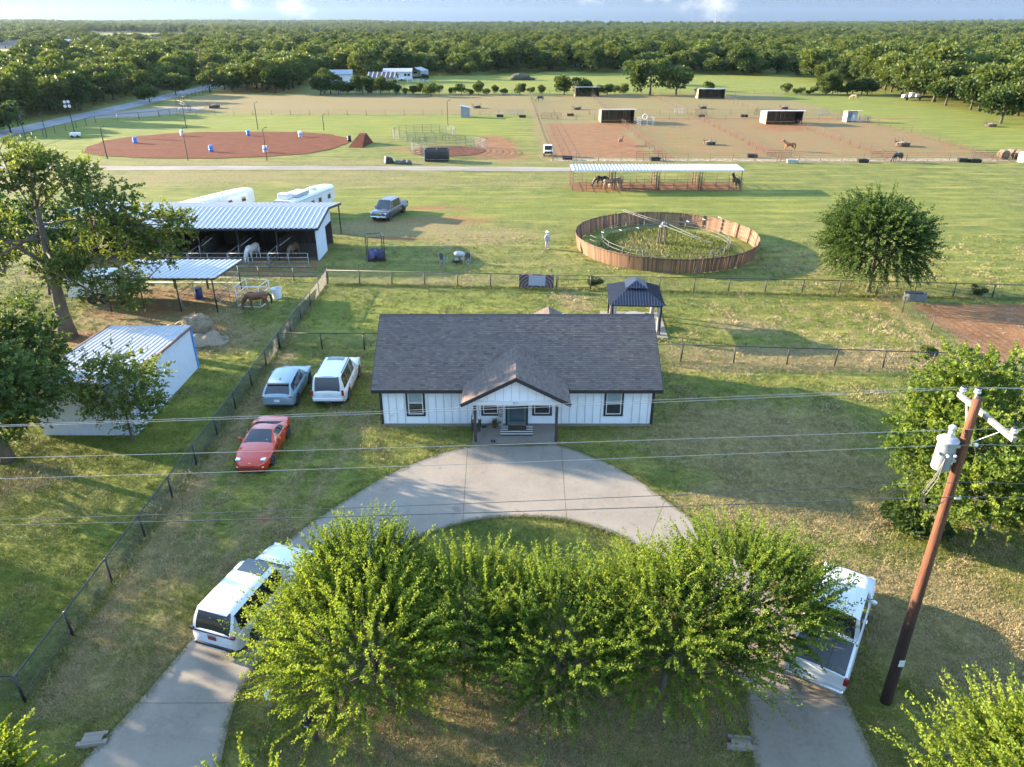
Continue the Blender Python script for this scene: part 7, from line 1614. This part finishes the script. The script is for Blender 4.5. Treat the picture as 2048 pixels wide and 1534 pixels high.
far_pole(-181, 246, 11.6, .4, 'dark utility pole among the trees on the left'); far_pole(-118, 300, 12, .2, 'utility pole above the roadside trees'); far_pole(-150, 302, 11.8, .2, 'utility pole in the middle of the left wood')
tw = empty('radio_tower', (790, 3150, hz(790, 3150)), 0, 'thin radio tower on the horizon under the cloud', 'tower')
for k in range(3): a = k * 2.094; MB().tube([(2.2 * math.cos(a), 2.2 * math.sin(a), 0), (1.2 * math.cos(a), 1.2 * math.sin(a), 62)], .9, 5).build('mast_leg', M_GREYPIPE, tw)
for z in range(6, 60, 9): MB().tube([(2, 0, z), (-1, 1.8, z + 4), (-1, -1.8, z + 8)], .5, 4).build('lattice', M_GREYPIPE, tw)

# ------------------------------------------------------------------ grass
def blade_mesh(name, n, h, spread, seed, w=.006):
    r = np.random.default_rng(seed); b = r.normal(size=(n, 3)) * np.array([spread, spread, 0]); d = unit(r.normal(size=(n, 3)) * np.array([.55, .55, 0]) + np.array([0, 0, 1.0]))
    hh = h * r.uniform(.5, 1.2, n); sd = unit(np.cross(d, r.normal(size=(n, 3)))) * (w * r.uniform(.7, 1.4, n))[:, None]
    tip = b + d * hh[:, None] + r.normal(size=(n, 3)) * np.array([.3, .3, 0]) * hh[:, None]
    V = np.stack([b - sd, b + sd, tip], 1).reshape(-1, 3); me = bpy.data.meshes.new(name); me.from_pydata(V.tolist(), [], np.arange(3 * n).reshape(-1, 3).tolist()); return me
t = NT('grass_blades'); ia = t.attr('dry', 'INSTANCER'); oi = t.n.new('ShaderNodeObjectInfo')
gcol = t.mix(oi.outputs['Random'], (.088, .115, .022), (.205, .208, .042)); dcol = t.mix(oi.outputs['Random'], (.20, .16, .075), (.40, .32, .17))
M_GRASS = t.out(t.mix(t.step(t.math('ADD', ia.outputs['Fac'], t.math('MULTIPLY', t.math('SUBTRACT', oi.outputs['Random'], .5), .35)), .3, .7), gcol, dcol), .7, .2)
gcoll = bpy.data.collections.new('grass_tufts')
for k in range(4):
    me_ = blade_mesh('tuft', 16, .075, .085, 70 + k); me_.materials.append(M_GRASS); gcoll.objects.link(bpy.data.objects.new('tuft', me_))
r_ = np.random.default_rng(77); N = 120000
px = r_.uniform(-60, 2110, N); py = 470 + 1100 * r_.uniform(0, 1, N) ** .85
v = py - 767; den = FPX * math.sin(PITCH) + v * math.cos(PITCH); fw = FPX * math.cos(PITCH) - v * math.sin(PITCH)
gx_, gy_ = (px - 1024) * 20 / den, fw * 20 / den
keep = ~in_poly(gx_, gy_, drive_poly) & ~((gx_ > HX0 - .1) & (gx_ < HX1 + .1) & (gy_ > 34.9) & (gy_ < 43)) & ~((abs(gx_ - PX) < 2.35) & (gy_ > 32.8) & (gy_ < 35)) & ~((gx_ > -25.4) & (gx_ < -20.2) & (gy_ > 34) & (gy_ < 42.6)) & ~((gx_ < -17.9) & (gy_ > 66) & (gy_ < 73)) & ~((abs(gx_ - 8.95) < 2.4) & (abs(gy_ - 50.2) < 2.6))
ri = np.clip(np.searchsorted(ys, gy_), 0, len(ys) - 1); ci_ = np.clip(np.rint((gx_ / np.maximum(75, .9 * ys[ri] + 45) + 1) / 2 * (NC - 1)).astype(int), 0, NC - 1)
mk = mask[ri * NC + ci_]; keep &= (mk[:, 0] < r_.uniform(.25, .7, N)) & (mk[:, 3] < .3)
keep &= ~((np.hypot(gx_ - 15.4, gy_ - 71.5) < 9.3))
gx_, gy_, mk = gx_[keep], gy_[keep], mk[keep]
dist = np.hypot(gx_, gy_)
cl_n = np.array([noise.noise((x * .35, y * .35, 0)) + .6 * noise.noise((x * 1.3, y * 1.3, 4)) for x, y in zip(gx_, gy_)])
dryv = np.clip(.27 + .62 * mk[:, 1] - .14 * mk[:, 2] + .42 * cl_n + r_.normal(size=len(gx_)) * .1, 0, 1)
gn_scatter('grass', np.column_stack([gx_, gy_]), (.62 + .016 * np.minimum(dist, 70)) * r_.uniform(.7, 1.35, len(gx_)) * (1 + .5 * (cl_n > .35)), gcoll, 'short mown grass with dry patches round the house', 'grass', z=.0, extra={'dry': dryv})
a_ = r_.uniform(0, 6.283, 3800); q_ = 6.0 * np.sqrt(r_.uniform(0, 1, 3800))
gn_scatter('tall_grass', np.column_stack([15.3 + q_ * np.cos(a_), 71.2 + q_ * np.sin(a_)]), r_.uniform(3.2, 6.5, 3800), gcoll, 'tall uncut grass growing inside the round pen', 'grass', extra={'dry': np.clip(r_.normal(.12, .2, 3800) + .3 * (np.cos(a_) < -.2) * (q_ < 4.5), 0, 1)})
fx = np.concatenate([r_.uniform(-15.9, -15.9, 900) + r_.normal(size=900) * .13, r_.uniform(-15, 42, 1500)]); fy = np.concatenate([r_.uniform(16.7, 59, 900), np.zeros(1500)]); fy[900:] = 59.4 - (fx[900:] + 15.8) * .066 + r_.normal(size=1500) * .12
gn_scatter('fence_weeds', np.column_stack([fx, fy]), r_.uniform(1.2, 3.0, 2400), gcoll, 'uncut weeds growing under the chain-link fences', 'weeds', extra={'dry': np.clip(r_.normal(.3, .25, 2400), 0, 1)})

e_ = np.array([(p.x, p.y) for p in outer] + [(p.x, p.y) for p in inner]); k_ = r_.integers(0, len(e_) - 1, 6000); u_ = r_.uniform(0, 1, (6000, 1)); seg = np.linalg.norm(e_[k_ + 1] - e_[k_], axis=1)
ep = (e_[k_] * (1 - u_) + e_[k_ + 1] * u_)[seg < 4] + r_.normal(size=(int((seg < 4).sum()), 2)) * .05
gn_scatter('edge_grass', ep, r_.uniform(.7, 1.5, len(ep)), gcoll, 'grass creeping over the driveway edges', 'grass', z=.01, extra={'dry': np.clip(r_.normal(.35, .25, len(ep)), 0, 1)})
# ------------------------------------------------------------------ air
hm = bpy.data.materials.new('evening_haze'); hm.use_nodes = True; hn = hm.node_tree.nodes; hn.remove(hn['Principled BSDF'])
pv = hn.new('ShaderNodeVolumePrincipled'); pv.inputs['Color'].default_value = (.60, .79, 1.0, 1); pv.inputs['Density'].default_value = 2.2e-5; pv.inputs['Anisotropy'].default_value = .4
hm.node_tree.links.new(pv.outputs[0], hn['Material Output'].inputs['Volume'])
tag(MB().bb(-6500, 6500, -90, 7400, -12, 140).build('haze', hm), 'thin evening haze over the land', 'haze', kind='stuff')
